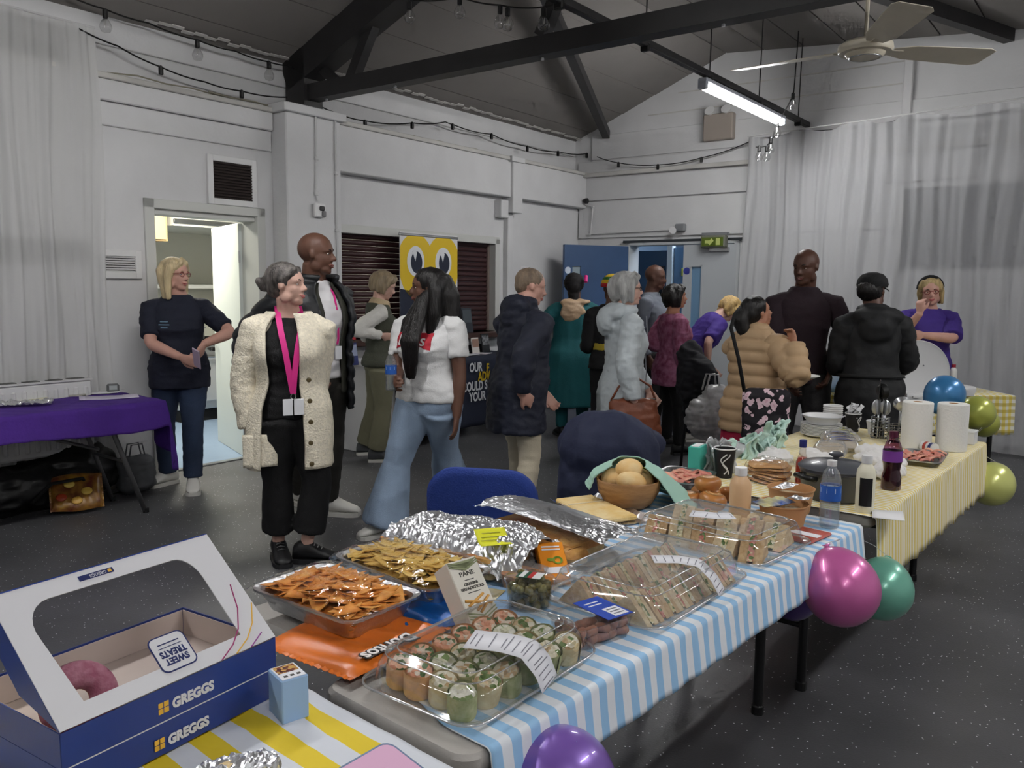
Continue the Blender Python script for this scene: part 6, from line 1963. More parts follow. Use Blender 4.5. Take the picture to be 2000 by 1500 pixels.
# ------------------------------------------------------------------ chairs
def chair(label, loc, yaw, m, grp=None):
 t = thing('stacking_chair', label, 'chair', M=TR(loc, yaw))
 def pad(fn, nm):
  mb = MB(); fn(mb); return mb.build(nm, m, t, smooth=True)
 pad(lambda mb: mb.loft([rrect(.4 - i[0], .4 - i[0], .08, 6, .44 + i[1]) for i in ((.06, 0), (0, .012), (0, .035), (.05, .05))]), 'seat')
 def bk(mb):
  rows = []
  for th, ins in ((-.025, .05), (-.018, 0), (.018, 0), (.025, .05)):
   row = rrect(.42 - ins, .34 - ins, .11, 7)
   rows.append([V((p.x, -.2 + th + .25 * p.x * p.x - .10 * (p.y + .17), .68 + p.y)) for p in row])
  mb.loft(rows)
 pad(bk, 'backrest')
 for sx in (-1, 1):
  mb = MB(); mb.tube([(sx * .2, -.2, 0), (sx * .19, -.17, .42), (sx * .17, -.18, .62), (sx * .15, -.205, .74)], .012, 8); mb.build('leg', LEGB, t, smooth=True)
  mb = MB(); mb.tube([(sx * .2, .22, 0), (sx * .19, .18, .43)], .012, 8); mb.build('leg', LEGB, t, smooth=True)
  mb = MB(); mb.tube([(sx * .19, -.17, .42), (sx * .19, .18, .43)], .011, 8); mb.build('seat_rail', LEGB, t)
 return t
BLUF = mat('royal_blue_upholstery', (38, 62, 138), .9, bump=.4, bscale=160, var=.08)
q = at(965, 965, 3.05)
chair('royal blue upholstered chair behind the food table', (q.x + .0, q.y + .2, 0), radians(-12), BLUF)
q = at(1222, 905, 4.05)
chair('chair hidden under the navy coat behind the wooden bowl', (q.x, q.y + .2, 0), radians(-25), BLUF)
ct = (lambda m_: (m_.ell((0, -.21, .735), (.26, .15, .18)), m_.ell((-.14, -.2, .55), (.12, .1, .28)), m_.ell((.14, -.2, .5), (.14, .12, .34)), m_.ell((0, -.22, .52), (.24, .12, .33)), m_.ell((.05, -.1, .75), (.2, .13, .1)), m_)[-1])(MB())
tag(link('draped_coat', s_rem(ct, .013, mat('navy_coat_nylon', (34, 40, 66), .75, bump=.15, bscale=70), 2, wrinkle(.028, 6, (1, 1, .8))), None, TR((q.x, q.y + .2, 0), radians(-25))), 'navy coat draped over a chair behind the wooden bowl', 'coat')
q = at(1400, 800, 6.7)
chair('black-legged chair with a dark coat on it behind the beige puffer jacket', (q.x, q.y, 0), radians(-70), mat('dark_upholstery', (36, 36, 40), .9))
ct = (lambda m_: (m_.ell((0, -.2, .78), (.24, .12, .22)), m_.ell((.05, -.15, .55), (.22, .14, .2)), m_.ell((-.1, -.2, .95), (.12, .1, .14)), m_)[-1])(MB())
tag(link('draped_coat', s_rem(ct, .014, mat('black_coat_wool', (24, 24, 30), .85), 2, wrinkle(.03, 6)), None, TR((q.x, q.y, 0), radians(-70))), 'black coat hung on the chair behind the beige puffer jacket', 'coat')
q2 = at(1385, 810, 6.3)
pb = thing('plastic_bag', 'grey translucent carrier bag hanging by the chair with the black coat', 'bag', M=TR((q2.x, q2.y, .42), radians(15)))
link('bag_body', s_rem((lambda m_: (m_.ell((0, 0, .12), (.19, .13, .17)), m_.ell((.05, 0, .25), (.12, .08, .12)), m_)[-1])(MB()), .013, mat('grey_bag_film', (196, 196, 198), .3, var=.35, vscale=12), 1, wrinkle(.03, 9)), pb)
for s in (-1, 1):
 mb = MB(); mb.tube([(-.05, .03 * s, .33), (-.02, .03 * s, .45), (.05, .03 * s, .45), (.07, .03 * s, .33)], .008, 5); mb.build('handle', mat('grey_bag_film', (150, 150, 152), .35), pb)

# ------------------------------------------------------------------ drinks table at the back
TC = Matrix.Translation((2.34, 6.12, .74)) @ Matrix.Rotation(radians(2), 4, 'Z')
folding_table('table under yellow gingham at the back by the curtain', TC, 0, 1.38, 0, .55, [(.1, .08), (1.28, .08), (.1, .48), (1.28, .48)])
cloth('gingham_tablecloth', 'yellow gingham cloth on the table in front of the white curtain', TC, (-.01, 1.4), -.002, .56, .28, .1, stripes('gingham', (222, 206, 120), (222, 220, 206), 0, .05, axis2=2, c3=(225, 214, 160)), amp=.002, nx=60)
def onC(x, y):
 return on_z(x, y, .746)
p = onC(1800, 782)
t = thing('round_tray', 'large white round tray standing on edge behind the black parka', 'tray', M=TR((p.x, p.y + .06, .746), radians(-5), radians(-8)))
mb = MB(); mb.lathe([(0, 0), (.2, 0), (.215, .012), (.21, .02), (.195, .012), (0, .01)], 40, cap=False); mb.tf(Matrix.Translation((0, 0, .205)) @ Matrix.Rotation(pi / 2, 4, 'X')); mb.build('tray_disc', PLASTW, t, smooth=40)
mb = MB(); mb.ell((.03, -.024, .24), (.006, .002, .006)); mb.build('centre_mark', mat('grey_fitting', (120, 122, 125), .5), t)
mb = MB(); mb.box((0, .06, .04), (.1, .1, .08), bev=.01); mb.build('tray_prop', PLASTW, t)
def squeeze(label, M, h_, r, m, cap_m, lab=None):
 t = thing('sauce_bottle', label, 'bottle', M=M)
 mb = MB(); mb.lathe([(0, 0), (r * .94, 0), (r, .006), (r, h_ * .68), (r * .92, h_ * .75), (r * .5, h_ * .86), (r * .44, h_ * .88), (0, h_ * .88)], 22, cap=False); mb.build('bottle_body', m, t, smooth=40)
 mb = MB(); mb.lathe([(r * .56, h_ * .86), (r * .58, h_ * .87), (r * .56, h_), (0, h_ * 1.0)], 18, cap=False); mb.build('cap', cap_m, t, smooth=40)
 if lab:
  mb = MB(); n = 12
  mb.add([(r * 1.012 * cos(a), r * 1.012 * sin(a), z_) for z_ in (h_ * .12, h_ * .62) for a in [radians(lab[1] + lab[2] * (i / n - .5)) for i in range(n + 1)]], [(i, i + 1, n + 2 + i, n + 1 + i) for i in range(n)]); mb.build('label_panel', lab[0], t, smooth=True)
 return t
p = onC(1860, 752); squeeze('white squeezy bottle with a red cap on the back table', TR(p), .17, .03, PLASTW, mat('red_cap', (160, 40, 60), .4))
p = onC(1625, 768)
t = thing('shopping_bag', 'blue and white carrier bag on the gingham table', 'bag', M=TR((p.x, p.y + .06, .746), .2))
link('bag_body', s_rem((lambda m_: (m_.box((0, 0, .13), (.2, .1, .25), bev=.03), m_)[-1])(MB()), .014, mat('blue_bag', (110, 160, 210), .5, var=.6, vscale=6, rgb2=(200, 215, 230)), 2, wrinkle(.02, 8)), t)
mb = MB(); mb.tube([(-.05, 0, .24), (-.03, 0, .33), (.03, 0, .33), (.05, 0, .24)], .006, 5); mb.build('handle', PLASTW, t)
for i, (x, y, w_, lb) in enumerate(((1895, 775, .2, 'white food carton at the right end of the back table'), (1800, 790, .16, 'low white food carton in front of the round tray'))):
 p = onC(x, y)
 t = thing('food_carton', lb, 'carton', M=TR((p.x - .05, p.y + .08, .748), .1))
 mb = MB(); mb.loft([rrect(w_ * .9, .14, .02, 4, 0), rrect(w_, .16, .02, 4, .05), rrect(w_, .16, .02, 4, .058), rrect(w_ * .92, .15, .02, 4, .07)]); mb.build('carton_body', PLASTW, t, smooth=40)
 mb = MB(); mb.box((0, -.085, .05), (.05, .015, .01)); mb.build('tab', PLASTW, t)
# ------------------------------------------------------------------ food on the near table (frame TA)
FOIL = mat('crumpled_foil', (225, 226, 230), .3, 1.0)
TRAYF = mat('foil_tray_metal', (196, 197, 200), .3, 1.0, bump=.3, bscale=60)
CLEARP = clear('clear_food_plastic', (250, 251, 251), .07, .06, .02)
CLEARF = clear('hazed_food_plastic', (250, 251, 251), .08, .07, .14)  # haze of reflected light put in as a milky white share
EDGE = clear('rim_highlight_plastic', (250, 251, 252), .3, .1, .22)  # milky gloss that stands for white highlights along lid rims
FILM = clear('cling_film', (254, 254, 254), .03, .06, .0, bump=.5, bscale=30)
LABELW = mat('receipt_paper', (226, 226, 232), .6)
INK = mat('grey_ink', (120, 120, 130), .7)

def A(x, y, z=.006, rz=0.0, rx=0.0, ry=0.0):
 return TA @ TR((x, y, z), rz, rx, ry)

def B_(x, y, z=.006, rz=0.0, rx=0.0, ry=0.0):
 return TB @ TR((x, y, z), rz, rx, ry)

def platter(label, M, w_, d_, h_, r=.05, m=CLEARP, top_in=.03, ribs=True):
 t = thing('food_platter', label, 'platter', M=M)
 mb = MB(); mb.loft([rrect(w_ - .03, d_ - .03, r, 6, .002), rrect(w_, d_, r, 6, .016), rrect(w_ + .03, d_ + .03, r + .012, 6, .018), rrect(w_ + .03, d_ + .03, r + .012, 6, .0205)], cap=False)
 mb.add(rrect(w_ - .03, d_ - .03, r, 6, .002), [tuple(range(24))]); mb.build('tray_base', CLEARP, t, smooth=35)
 q = h_ - .02
 mb = MB(); mb.loft([rrect(w_ + .03, d_ + .03, r + .012, 6, .022), rrect(w_ + .0, d_ + .0, r, 6, .024), rrect(w_ - top_in * .4, d_ - top_in * .4, r, 6, .02 + q * .55), rrect(w_ - top_in * .5, d_ - top_in * .5, r, 6, .02 + q * .57),
      rrect(w_ - top_in, d_ - top_in, r, 6, .02 + q * .86), rrect(w_ - top_in * 2.2, d_ - top_in * 2.2, r * .8, 6, .02 + q), rrect(w_ - top_in * 2.6, d_ - top_in * 2.6, r * .8, 6, .018 + q)], cap=False)
 mb.add(rrect(w_ - top_in * 2.6, d_ - top_in * 2.6, r * .8, 6, .018 + q), [tuple(range(24))])
 mb.build('lid', m, t, smooth=35)
 for z_, q2, rr in ((.021, -.03, .003), (.02 + q * .86, top_in, .0016), (.02 + q, top_in * 2.3, .0016)):  # tubes added as bright highlight lines on the thick lid edges
  P = rrect(w_ - q2, d_ - q2, r * (.8 if q2 > top_in else 1), 6, z_); mb = MB(); mb.tube(P + [P[0]], rr, 6); mb.build('rim_highlight', EDGE, t, smooth=True)
 if ribs:
  for k in (-1, 1):
   mb = MB(); mb.box((k * (w_ * .5 - top_in * 1.6), 0, .021 + q), (.006, d_ * .6, .004), bev=.0018); mb.build('lid_rib', CLEARP, t)
 return t

def receipt(parent, pts, wd, nm='receipt_label', lines=7):
 """paper strip through local points, with print"""
 pts = [V(p) for p in pts]
 P = []
 for i in range(len(pts) - 1):
  for k in range(6):
   P.append(pts[i].lerp(pts[i + 1], k / 6))
 P.append(pts[-1])
 P = [(P[max(i - 1, 0)] + P[i] * 2 + P[min(i + 1, len(P) - 1)]) / 4 for i in range(len(P))]
 def frame(i):
  t = (P[min(i + 1, len(P) - 1)] - P[max(i - 1, 0)]).normalized()
  s = V((-t.y, t.x, 0)); s = s.normalized() if s.length > .05 else V((1, 0, 0))
  return s, s.cross(t).normalized() * -1
 mb = MB(); mb.loft([[P[i] - frame(i)[0] * wd / 2, P[i] + frame(i)[0] * wd / 2] for i in range(len(P))], closed=False)
 o = mb.build(nm, LABELW, parent, smooth=True, mods=solid(.0008, 0))
 for k in range(lines):
  i = 1 + int((len(P) - 3) * k / max(1, lines - 1))
  s, n = frame(i)
  if n.z < 0 and abs(n.z) > .1:
   n = -n
  d = (P[i + 1] - P[i]).normalized() * .0011
  c = P[i] + n * .0012
  q = wd * (.38 if k % 3 else .3)
  mb = MB(); mb.add([c - s * q - d, c + s * q * (.7 if k % 2 else 1) - d, c + s * q * (.7 if k % 2 else 1) + d, c - s * q + d], [(0, 1, 2, 3)]); mb.build('print_line', INK, o)
 return o

# --- wraps platter
def blob_food(name, cols, scale):
 m = bpy.data.materials.new(name); m.use_nodes = True; nt = m.node_tree; b = nt.nodes['Principled BSDF']
 tc = nt.nodes.new('ShaderNodeTexCoord'); vo = nt.nodes.new('ShaderNodeTexVoronoi'); vo.inputs['Scale'].default_value = scale
 oi = nt.nodes.new('ShaderNodeObjectInfo'); ad = nt.nodes.new('ShaderNodeVectorMath'); ad.operation = 'ADD'
 nt.links.new(tc.outputs['Object'], ad.inputs[0]); nt.links.new(oi.outputs['Location'], ad.inputs[1]); nt.links.new(ad.outputs[0], vo.inputs['Vector'])
 sp = nt.nodes.new('ShaderNodeSeparateColor'); nt.links.new(vo.outputs['Color'], sp.inputs[0])
 r = nt.nodes.new('ShaderNodeValToRGB'); r.color_ramp.interpolation = 'CONSTANT'
 e = r.color_ramp.elements
 while len(e) < len(cols):
  e.new(.5)
 for i, c in enumerate(cols):
  e[i].position = i / len(cols); e[i].color = lin(c)
 nt.links.new(sp.outputs[0], r.inputs[0]); nt.links.new(r.outputs[0], b.inputs['Base Color']); b.inputs['Roughness'].default_value = .5
 bp = nt.nodes.new('ShaderNodeBump'); bp.inputs['Strength'].default_value = .8; bp.inputs['Distance'].default_value = .006
 nt.links.new(vo.outputs['Distance'], bp.inputs['Height']); nt.links.new(bp.outputs[0], b.inputs['Normal'])
 MATS[name] = m
 return m

TORT = [mat('spinach_tortilla', (190, 190, 144), .75, var=.3, vscale=60, rgb2=(150, 158, 104), bump=.2), mat('tomato_tortilla', (228, 176, 124), .75, var=.2, vscale=50, bump=.2), mat('plain_tortilla', (226, 212, 174), .75, var=.25, vscale=45, rgb2=(208, 182, 134), bump=.2)]
FILLS = [blob_food('chicken_filling', [(222, 212, 186), (206, 190, 150), (96, 120, 52), (226, 218, 198), (196, 164, 120)], 95), blob_food('salmon_filling', [(220, 150, 116), (226, 170, 138), (70, 100, 40), (228, 210, 190)], 90), blob_food('cheese_filling', [(226, 222, 202), (212, 208, 178), (120, 140, 80), (230, 226, 212)], 100)]
wm = {}
def wrap_meshes(a, b, h_):
 key = (a, b, h_)
 if key not in wm:
  mb = MB(); r = .03
  sp = []
  for k in range(61):
   th = k / 60 * 2 * pi * 1.35
   rr = r * (1 - .18 * k / 60)
   sp.append((rr * cos(th), rr * sin(th)))
  mb.loft([[V((x * s, y * s, z_)) for x, y in sp] for z_, s in ((0, .96), (.006, 1), (h_ - .008, 1), (h_, .97))], closed=False)
  me = mb.mesh('tortilla', TORT[a], smooth=True)
  mb = MB()
  g = np.random.default_rng(a * 7 + b * 3)
  mb.lathe([(0, .004), (.024, .004), (.0255, h_ - .004), (.02, h_ + .002), (.008, h_ - .001), (0, h_ + .003)], 14, cap=False)
  for k in range(7):
   an = g.uniform(0, 6.28); rr = g.uniform(0, .017)
   mb.ell((rr * cos(an), rr * sin(an), h_ - .001), (g.uniform(.005, .009), g.uniform(.005, .009), g.uniform(.003, .006)), 8, 5)
  m2 = mb.mesh('filling', FILLS[b], smooth=True)
  wm[key] = (me, m2)
 return wm[key]
platter('clear lidded platter of sliced wraps at the near end of the blue striped cloth', A(.245, .19, .006, radians(4)), .4, .27, .085)
k = 0
for j in range(4):
 for i in range(6):
  x, y = .1 + i * .06, .105 + j * .058
  a = 1 if j == 3 and i > 0 or (i == 0 and j > 1) else (2 if (i + j) % 4 == 1 else 0)
  b = 1 if a == 1 else (2 if (i + j) % 3 == 0 else 0)
  me, m2 = wrap_meshes(a, b, .05)
  w_ = thing('sliced_wrap', ['green spinach wrap slice standing in the clear platter', 'orange tomato wrap slice standing in the clear platter', 'plain tortilla wrap slice standing in the clear platter'][a], 'wrap',
     M=A(x + random.uniform(-.004, .004), y + random.uniform(-.004, .004), .0115, 0, .22 + random.uniform(-.1, .1), -.2 + random.uniform(-.1, .1)) @ Matrix.Rotation(random.uniform(0, 6.28), 4, 'Z'), group='wrap slices in the clear platter')
  link('tortilla', me, w_); link('filling', m2, w_)
t = thing('receipt_slip', 'white printed slip stuck over the front corner of the wraps platter', 'label', M=A(.245, .19, .006, radians(4)))
receipt(t, [(-.05, -.0, .09), (-.02, -.07, .0905), (-.005, -.116, .085), (.002, -.144, .056), (.006, -.158, .022)], .085, 'slip_paper', 14)

# --- tortilla chip trays
def foil_tray(label, M, w_, d_, h_, m=TRAYF):
 t = thing('foil_tray', label, 'tray', M=M)
 mb = MB(); mb.loft([rrect(w_ - .05, d_ - .05, .025, 5, 0), rrect(w_ - .01, d_ - .01, .03, 5, h_ - .004), rrect(w_ + .014, d_ + .014, .035, 5, h_ - .002), rrect(w_ + .014, d_ + .014, .035, 5, h_ + .003), rrect(w_ - .012, d_ - .012, .03, 5, h_), rrect(w_ - .054, d_ - .054, .025, 5, .003)], cap=False)
 mb.add(rrect(w_ - .054, d_ - .054, .025, 5, .003), [tuple(range(20))]); mb.build('tray_shell', m, t, smooth=40)
 return t

def chip_mesh(m, seed):
 g = np.random.default_rng(seed)
 s = g.uniform(.058, .07); n = 6; c = g.uniform(-.006, .007)
 vs, fs, idx = [], [], {}
 for i in range(n + 1):
  for j in range(n + 1 - i):
   u, v_ = i / n, j / n
   x = (u - v_) * s * .5 + 0; y = (1 - u - v_) * s * .87 - s * .3
   idx[i, j] = len(vs); vs.append((x, y, c * ((x / s * 2) ** 2) + .001 * sin(8 * u) + .002 * sin(5 * v_ + 2)))
 for i in range(n):
  for j in range(n - i):
   fs.append((idx[i, j], idx[i + 1, j], idx[i, j + 1]))
   if j < n - i - 1:
    fs.append((idx[i + 1, j], idx[i + 1, j + 1], idx[i, j + 1]))
 mb = MB(); mb.add(vs, fs); return mb.mesh('tortilla_chip', m, smooth=True)
def chips(M, w_, d_, z0, n, mats, label, grp, steep=.32):
 ms = [chip_mesh(q, 20 + i + 7 * j) for j, q in enumerate(mats) for i in range(3)]
 for k in range(n):
  x, y = random.uniform(-.5, .5) * (w_ - .06), random.uniform(-.5, .5) * (d_ - .06)
  hp = max(0, 1 - (2 * x / w_) ** 2) * max(0, 1 - (2 * y / d_) ** 2)
  z_ = z0 + .004 + random.random() * .02 + hp * .028
  o = link('tortilla_chip', random.choice(ms), None, M @ TR((x, y, z_), random.uniform(0, 6.28), random.uniform(-steep, steep), random.uniform(-steep, steep)), solid(.002, 0))
  tag(o, label, 'tortilla chip', grp)
CHO = [mat('orange_chip', (234, 160, 70), .65, var=.25, vscale=40, rgb2=(216, 128, 44), bump=.3), mat('orange_chip2', (238, 174, 88), .65, var=.25, vscale=40, rgb2=(222, 140, 56), bump=.3)]
CHY = [mat('yellow_chip', (228, 190, 104), .65, var=.25, vscale=40, rgb2=(206, 160, 66), bump=.3), mat('yellow_chip2', (234, 202, 120), .65, var=.25, vscale=40, rgb2=(212, 172, 82), bump=.3)]
def chip_bed(M, w_, d_, z0, m, label):
 mb = MB(); mb.grid(lambda u, v_: ((u - .5) * (w_ - .04), (v_ - .5) * (d_ - .04), z0 + .024 * sin(pi * u) ** .5 * sin(pi * v_) ** .5 + .006 * noise1(u * 12, v_ * 16, 7.7)), 30, 40)
 o = mb.build('tortilla_chip_layer', m, M=M); o['kind'] = 'stuff'; o['label'] = label; o['category'] = 'tortilla chips'
def film(M, w_, d_, z0, label):
 def fn(u, v_):
  x, y = (u - .5) * (w_ + .03), (v_ - .5) * (d_ + .03)
  hp = max(0, 1 - (2 * u - 1) ** 4) * max(0, 1 - (2 * v_ - 1) ** 4)
  e = max(abs(2 * u - 1), abs(2 * v_ - 1))
  return (x, y, z0 + .004 + .034 * hp + .006 * noise1(u * 9, v_ * 9, 1.1) * hp - (.022 * (e - .94) / .06 if e > .94 else 0))
 mb = MB(); mb.grid(fn, 44, 44); o = mb.build('cling_film', FILM, M=M, smooth=True)
 return tag(o, label, 'cling film')
M1 = A(.215, .63, .024, radians(4)); foil_tray('foil tray of orange tortilla chips under cling film', M1, .22, .34, .05)
chip_bed(M1, .22, .34, .022, CHO[0], 'lower layer of orange tortilla chips filling the foil tray'); chips(M1, .22, .34, .03, 150, CHO, 'orange tortilla chip in the foil tray above the orange chip bag', 'orange tortilla chips'); film(M1, .22, .34, .05, 'shiny cling film over the orange tortilla chips')
M2 = A(.475, .66, .02, radians(-2)); foil_tray('foil tray of yellow tortilla chips beside the breadstick box', M2, .21, .38, .05)
chip_bed(M2, .21, .38, .02, CHY[0], 'lower layer of yellow tortilla chips filling the foil tray'); chips(M2, .21, .38, .027, 150, CHY, 'yellow tortilla chip in the foil tray beside the breadstick box', 'yellow tortilla chips'); film(M2, .21, .38, .05, 'clear cling film over the yellow tortilla chips')
# crisp bags lying flat under the trays
db = pillow_pack('crisp_bag', 'orange tortilla chip bag with bold lettering, flat under the first foil tray', A(.172, .5, .006, radians(6)), .29, .29, .02, mat('orange_bag_film', (226, 118, 40), .3, var=.12, vscale=8))
for body, y, m, bo, zz in (('Doritos', -.088, mat('print_black', (22, 20, 22), .5), .005, .0195), ('Doritos', -.088, mat('print_bagwhite', (232, 228, 226), .5), .001, .021)):
 lettering('lettering', body, .052, m, db, Matrix.Translation((.05, -.1, zz + .006)) @ Matrix.Rotation(pi + radians(-2), 4, 'Z'), .0006, sx=.84, bold=bo)
pillow_pack('crisp_bag', 'blue crisp bag folded under the second foil tray', A(.375, .47, .006, radians(-25)), .2, .16, .02, mat('blue_bag_film', (34, 108, 196), .3, var=.3, vscale=12))

# --- breadstick box leaning against the trays
bx = thing('breadstick_box', 'cream box of grissini breadsticks leaning beside the wraps platter', 'box', M=A(.375, .295, .036, radians(-6), radians(-38)) @ Matrix.Diagonal((1, 1, .78, 1)))
BOXC = mat('cream_card', (214, 210, 198), .5)
mb = MB(); mb.box((0, .03, .105), (.085, .058, .2), bev=.002); mb.build('carton', BOXC, bx)
OLV = mat('olive_print', (132, 140, 96), .5)
for i in range(6):
 for s in (-1, 1):
  mb = MB(); z0 = .199 - i * .006 if i < 3 else .012 + (i - 3) * .009
  mb.add([(0, -.0003, z0), (s * .041, -.0003, z0 + (.0 if i < 3 else -.0) - .0 + (.006 if i < 3 else .018) * (0 if i < 3 else 1) + (0 if i >= 3 else 0)), (s * .041, -.0003, z0 + (.004 if i < 3 else .022)), (0, -.0003, z0 + (-.022 if i < 3 else .004) * (1 if i >= 3 else .8))], [(0, 1, 2, 3)]); mb.build('chevron', OLV, bx, mods=solid(.0006, 0))
UPR = Matrix.Rotation(pi / 2, 4, 'X')
PRB = mat('print_charcoal', (60, 58, 54), .6)
for body, sz, z_ in (('PANE', .019, .155), ('GRISSINI', .0115, .126), ('BREADSTICKS', .0115, .113)):
 lettering('lettering', body, sz, PRB, bx, Matrix.Translation((0, .0004, z_)) @ UPR, .0005, 'CENTER', .92, .0003)
for z_, w_ in ((.173, .02), (.142, .026), (.104, .034)):
 mb = MB(); mb.box((0, .0005, z_), (w_, .001, .0022)); mb.build('print_line', PRB, bx)
BSM = mat('breadstick_print', (218, 164, 84), .6, var=.2, vscale=60)
for x0, z0, x1, z1 in ((-.035, .085, .034, .06), (-.03, .068, .02, .092), (-.012, .05, .032, .082), (-.005, .042, .024, .066)):
 mb = MB(); mb.tube([(x0, .0, z0), (x1, .0, z1)], .0038, 8); mb.build('printed_breadstick', BSM, bx, smooth=True)

# --- olive pot
op = thing('olive_pot', 'round clear pot of green olives with a red and green label', 'food pot', M=A(.585, .355, .006, radians(20)))
mb = MB(); mb.lathe([(0, 0), (.05, 0), (.053, .004), (.058, .062), (.062, .064), (.062, .07), (.057, .072), (0, .072)], 32, cap=False); mb.build('pot', CLEARP, op, smooth=40)
mb = MB(); mb.lathe([(0, .003), (.049, .003), (.053, .046), (0, .046)], 28, cap=False); mb.build('brine', clear('olive_brine', (214, 206, 150), .02, .1, .0), op, smooth=40)
for nm, c_, y, h_ in (('label_green', (36, 84, 60), .0, .062), ('label_red', (176, 44, 46), -.004, .012), ('label_white', (216, 216, 216), -.02, .02), ('label_white', (208, 208, 208), .018, .012)):
 mb = MB(); mb.box((.008, y, .0732 + (.0006 if nm != 'label_green' else 0)), (.048 if nm == 'label_green' else .044, h_, .0008)); mb.build(nm, mat('olive_' + nm, c_, .4), op)
OLI = [mat('olive_a', (128, 120, 62), .35, var=.2), mat('olive_b', (104, 96, 50), .35, var=.2)]
ome = []
for q in OLI:
 mb = MB(); mb.ell((0, 0, 0), (.0105, .0105, .0135), 10, 7); ome.append(mb.mesh('olive', q, smooth=True))
for k in range(46):
 lay = k // 15; an = k * 2.4; rr = (.041 if k % 15 < 10 else .02)
 o = link('olive', ome[k % 2], None, A(.585, .355, .006) @ TR((rr * cos(an), rr * sin(an), .017 + lay * .0165), an, random.uniform(-1, 1), random.uniform(-1, 1)))
 tag(o, 'green olive in the round clear pot', 'olive', 'olives in the round pot')
# --- orange packet and dip tub behind
t = thing('dip_pot', 'small clear tub with orange contents behind the olive pot', 'food pot', M=A(.66, .44, .006))
mb = MB(); mb.loft([rrect(.085, .085, .02, 5, 0), rrect(.1, .1, .022, 5, .05), rrect(.108, .108, .024, 5, .051), rrect(.108, .108, .024, 5, .055)]); mb.build('tub', CLEARF, t, smooth=40)
mb = MB(); mb.loft([rrect(.08, .08, .02, 5, .003), rrect(.092, .092, .02, 5, .042)]); mb.build('dip', mat('orange_dip', (214, 140, 70), .5, var=.25, vscale=30), t, smooth=40)
t = thing('snack_sleeve', 'orange card sleeve with a white sticker behind the olive pot', 'packet', M=A(.735, .385, .006, radians(-40), radians(-62)))
mb = MB(); mb.box((0, .0, .075), (.075, .03, .14), bev=.003); mb.build('card_sleeve', mat('orange_card', (230, 142, 34), .45), t)
mb = MB(); mb.box((.0, -.016, .04), (.06, .001, .022)); mb.build('white_sticker', LABELW, t)
mb = MB(); mb.lathe([(.008, 0), (.014, .001), (.012, .002)], 14, cap=False); mb.tf(Matrix.Translation((.012, -.016, .075)) @ Matrix.Rotation(pi / 2, 4, 'X')); mb.ell((-.008, -.016, .078), (.009, .001, .006)); mb.build('green_motif', mat('lime_print', (120, 150, 40), .5), t)
for z_ in (.115, .125):
 mb = MB(); mb.box((0, -.0157, z_), (.05, .001, .005)); mb.build('print_line', LABELW, t)
t = thing('flat_packet', 'pale blue printed packet lying beside the olive pot', 'packet', M=A(.53, .43, .006, radians(20)))
mb = MB(); mb.box((0, 0, .008), (.16, .11, .014), bev=.004); mb.build('packet_body', mat('paleblue_pack', (150, 186, 226), .4, var=.15, vscale=12), t)
mb = MB(); mb.box((.02, .01, .0158), (.07, .05, .001)); mb.build('picture_panel', mat('pack_picture', (214, 196, 120), .5, var=.5, vscale=30, rgb2=(226, 222, 214)), t)

# --- crumpled foil over bakes
def foil(label, M, w_, d_, prof, amp, seed, flat_fn=None, n=90):
 us = np.linspace(0, 1, n + 1)
 U, W_ = np.meshgrid(us, us)
 p = np.stack([U.ravel() * w_ * 26 + seed, W_.ravel() * d_ * 26, np.full(U.size, seed)], 1)
 a = noise3(p); b = noise3(p * 2.2 + 7); c = noise3(p * .45 + 3)
 k = flat_fn(U.ravel(), W_.ravel()) if flat_fn else 1
 zz = amp * k * (1.2 * (.3 - np.abs(a)) + .8 * (.3 - np.abs(b)) + .9 * c)
 xx = amp * .6 * k * noise3(p * 1.3 + 20); yy = amp * .6 * k * noise3(p * 1.3 + 40)
 vs = []
 for i, (u, v_) in enumerate(zip(U.ravel(), W_.ravel())):
  e = 1 + .08 * noise1(u * 4 + seed, v_ * 4, 9)
  vs.append(((u - .5) * w_ * e + xx[i], (v_ - .5) * d_ * e + yy[i], prof(u, v_) + zz[i]))
 fs = [(j * (n + 1) + i, j * (n + 1) + i + 1, (j + 1) * (n + 1) + i + 1, (j + 1) * (n + 1) + i) for j in range(n) for i in range(n)]
 mb = MB(); mb.add(vs, fs)
 o = mb.build('foil_sheet', FOIL, M=M, mods=solid(.0006, 0))
 return tag(o, label, 'foil')
def bake(name, label, M, w_, d_, h_, m, cm, cut=False):
 t = thing(name, label, 'bake', M=M)
 mb = MB(); mb.loft([rrect(w_ - .01, d_ - .01, .02, 5, 0), rrect(w_, d_, .025, 5, h_ * .6), rrect(w_ - .015, d_ - .015, .025, 5, h_ * .95), rrect(w_ * .6, d_ * .6, .02, 5, h_)]); mb.build('crumb', cm, t, smooth=40)
 mb = MB(); mb.loft([rrect(w_ + .003, d_ + .003, .026, 5, h_ * .55), rrect(w_ - .01, d_ - .01, .025, 5, h_ * .98), rrect(w_ * .6, d_ * .6, .02, 5, h_ + .004)]); mb.build('crust', m, t, smooth=50)
 return t
CRUST = mat('golden_crust', (176, 112, 52), .5, var=.5, vscale=14, rgb2=(214, 168, 96), bump=.4, bscale=60)
CRUMB = mat('pale_crumb', (222, 196, 146), .7, var=.2, vscale=30, bump=.4, bscale=80)
def plate_oval(label, M, w_, d_, m):
 t = thing('serving_plate', label, 'plate', M=M)
 mb = MB(); mb.lathe([(0, 0), (.36, 0), (.4, .004), (.5, .016), (.5, .019), (.4, .008), (.36, .004), (0, .004)], 40, cap=False); mb.v[:] = [(x * w_, y * d_, z_) for x, y, z_ in mb.v]; mb.build('plate_dish', m, t, smooth=50); return t
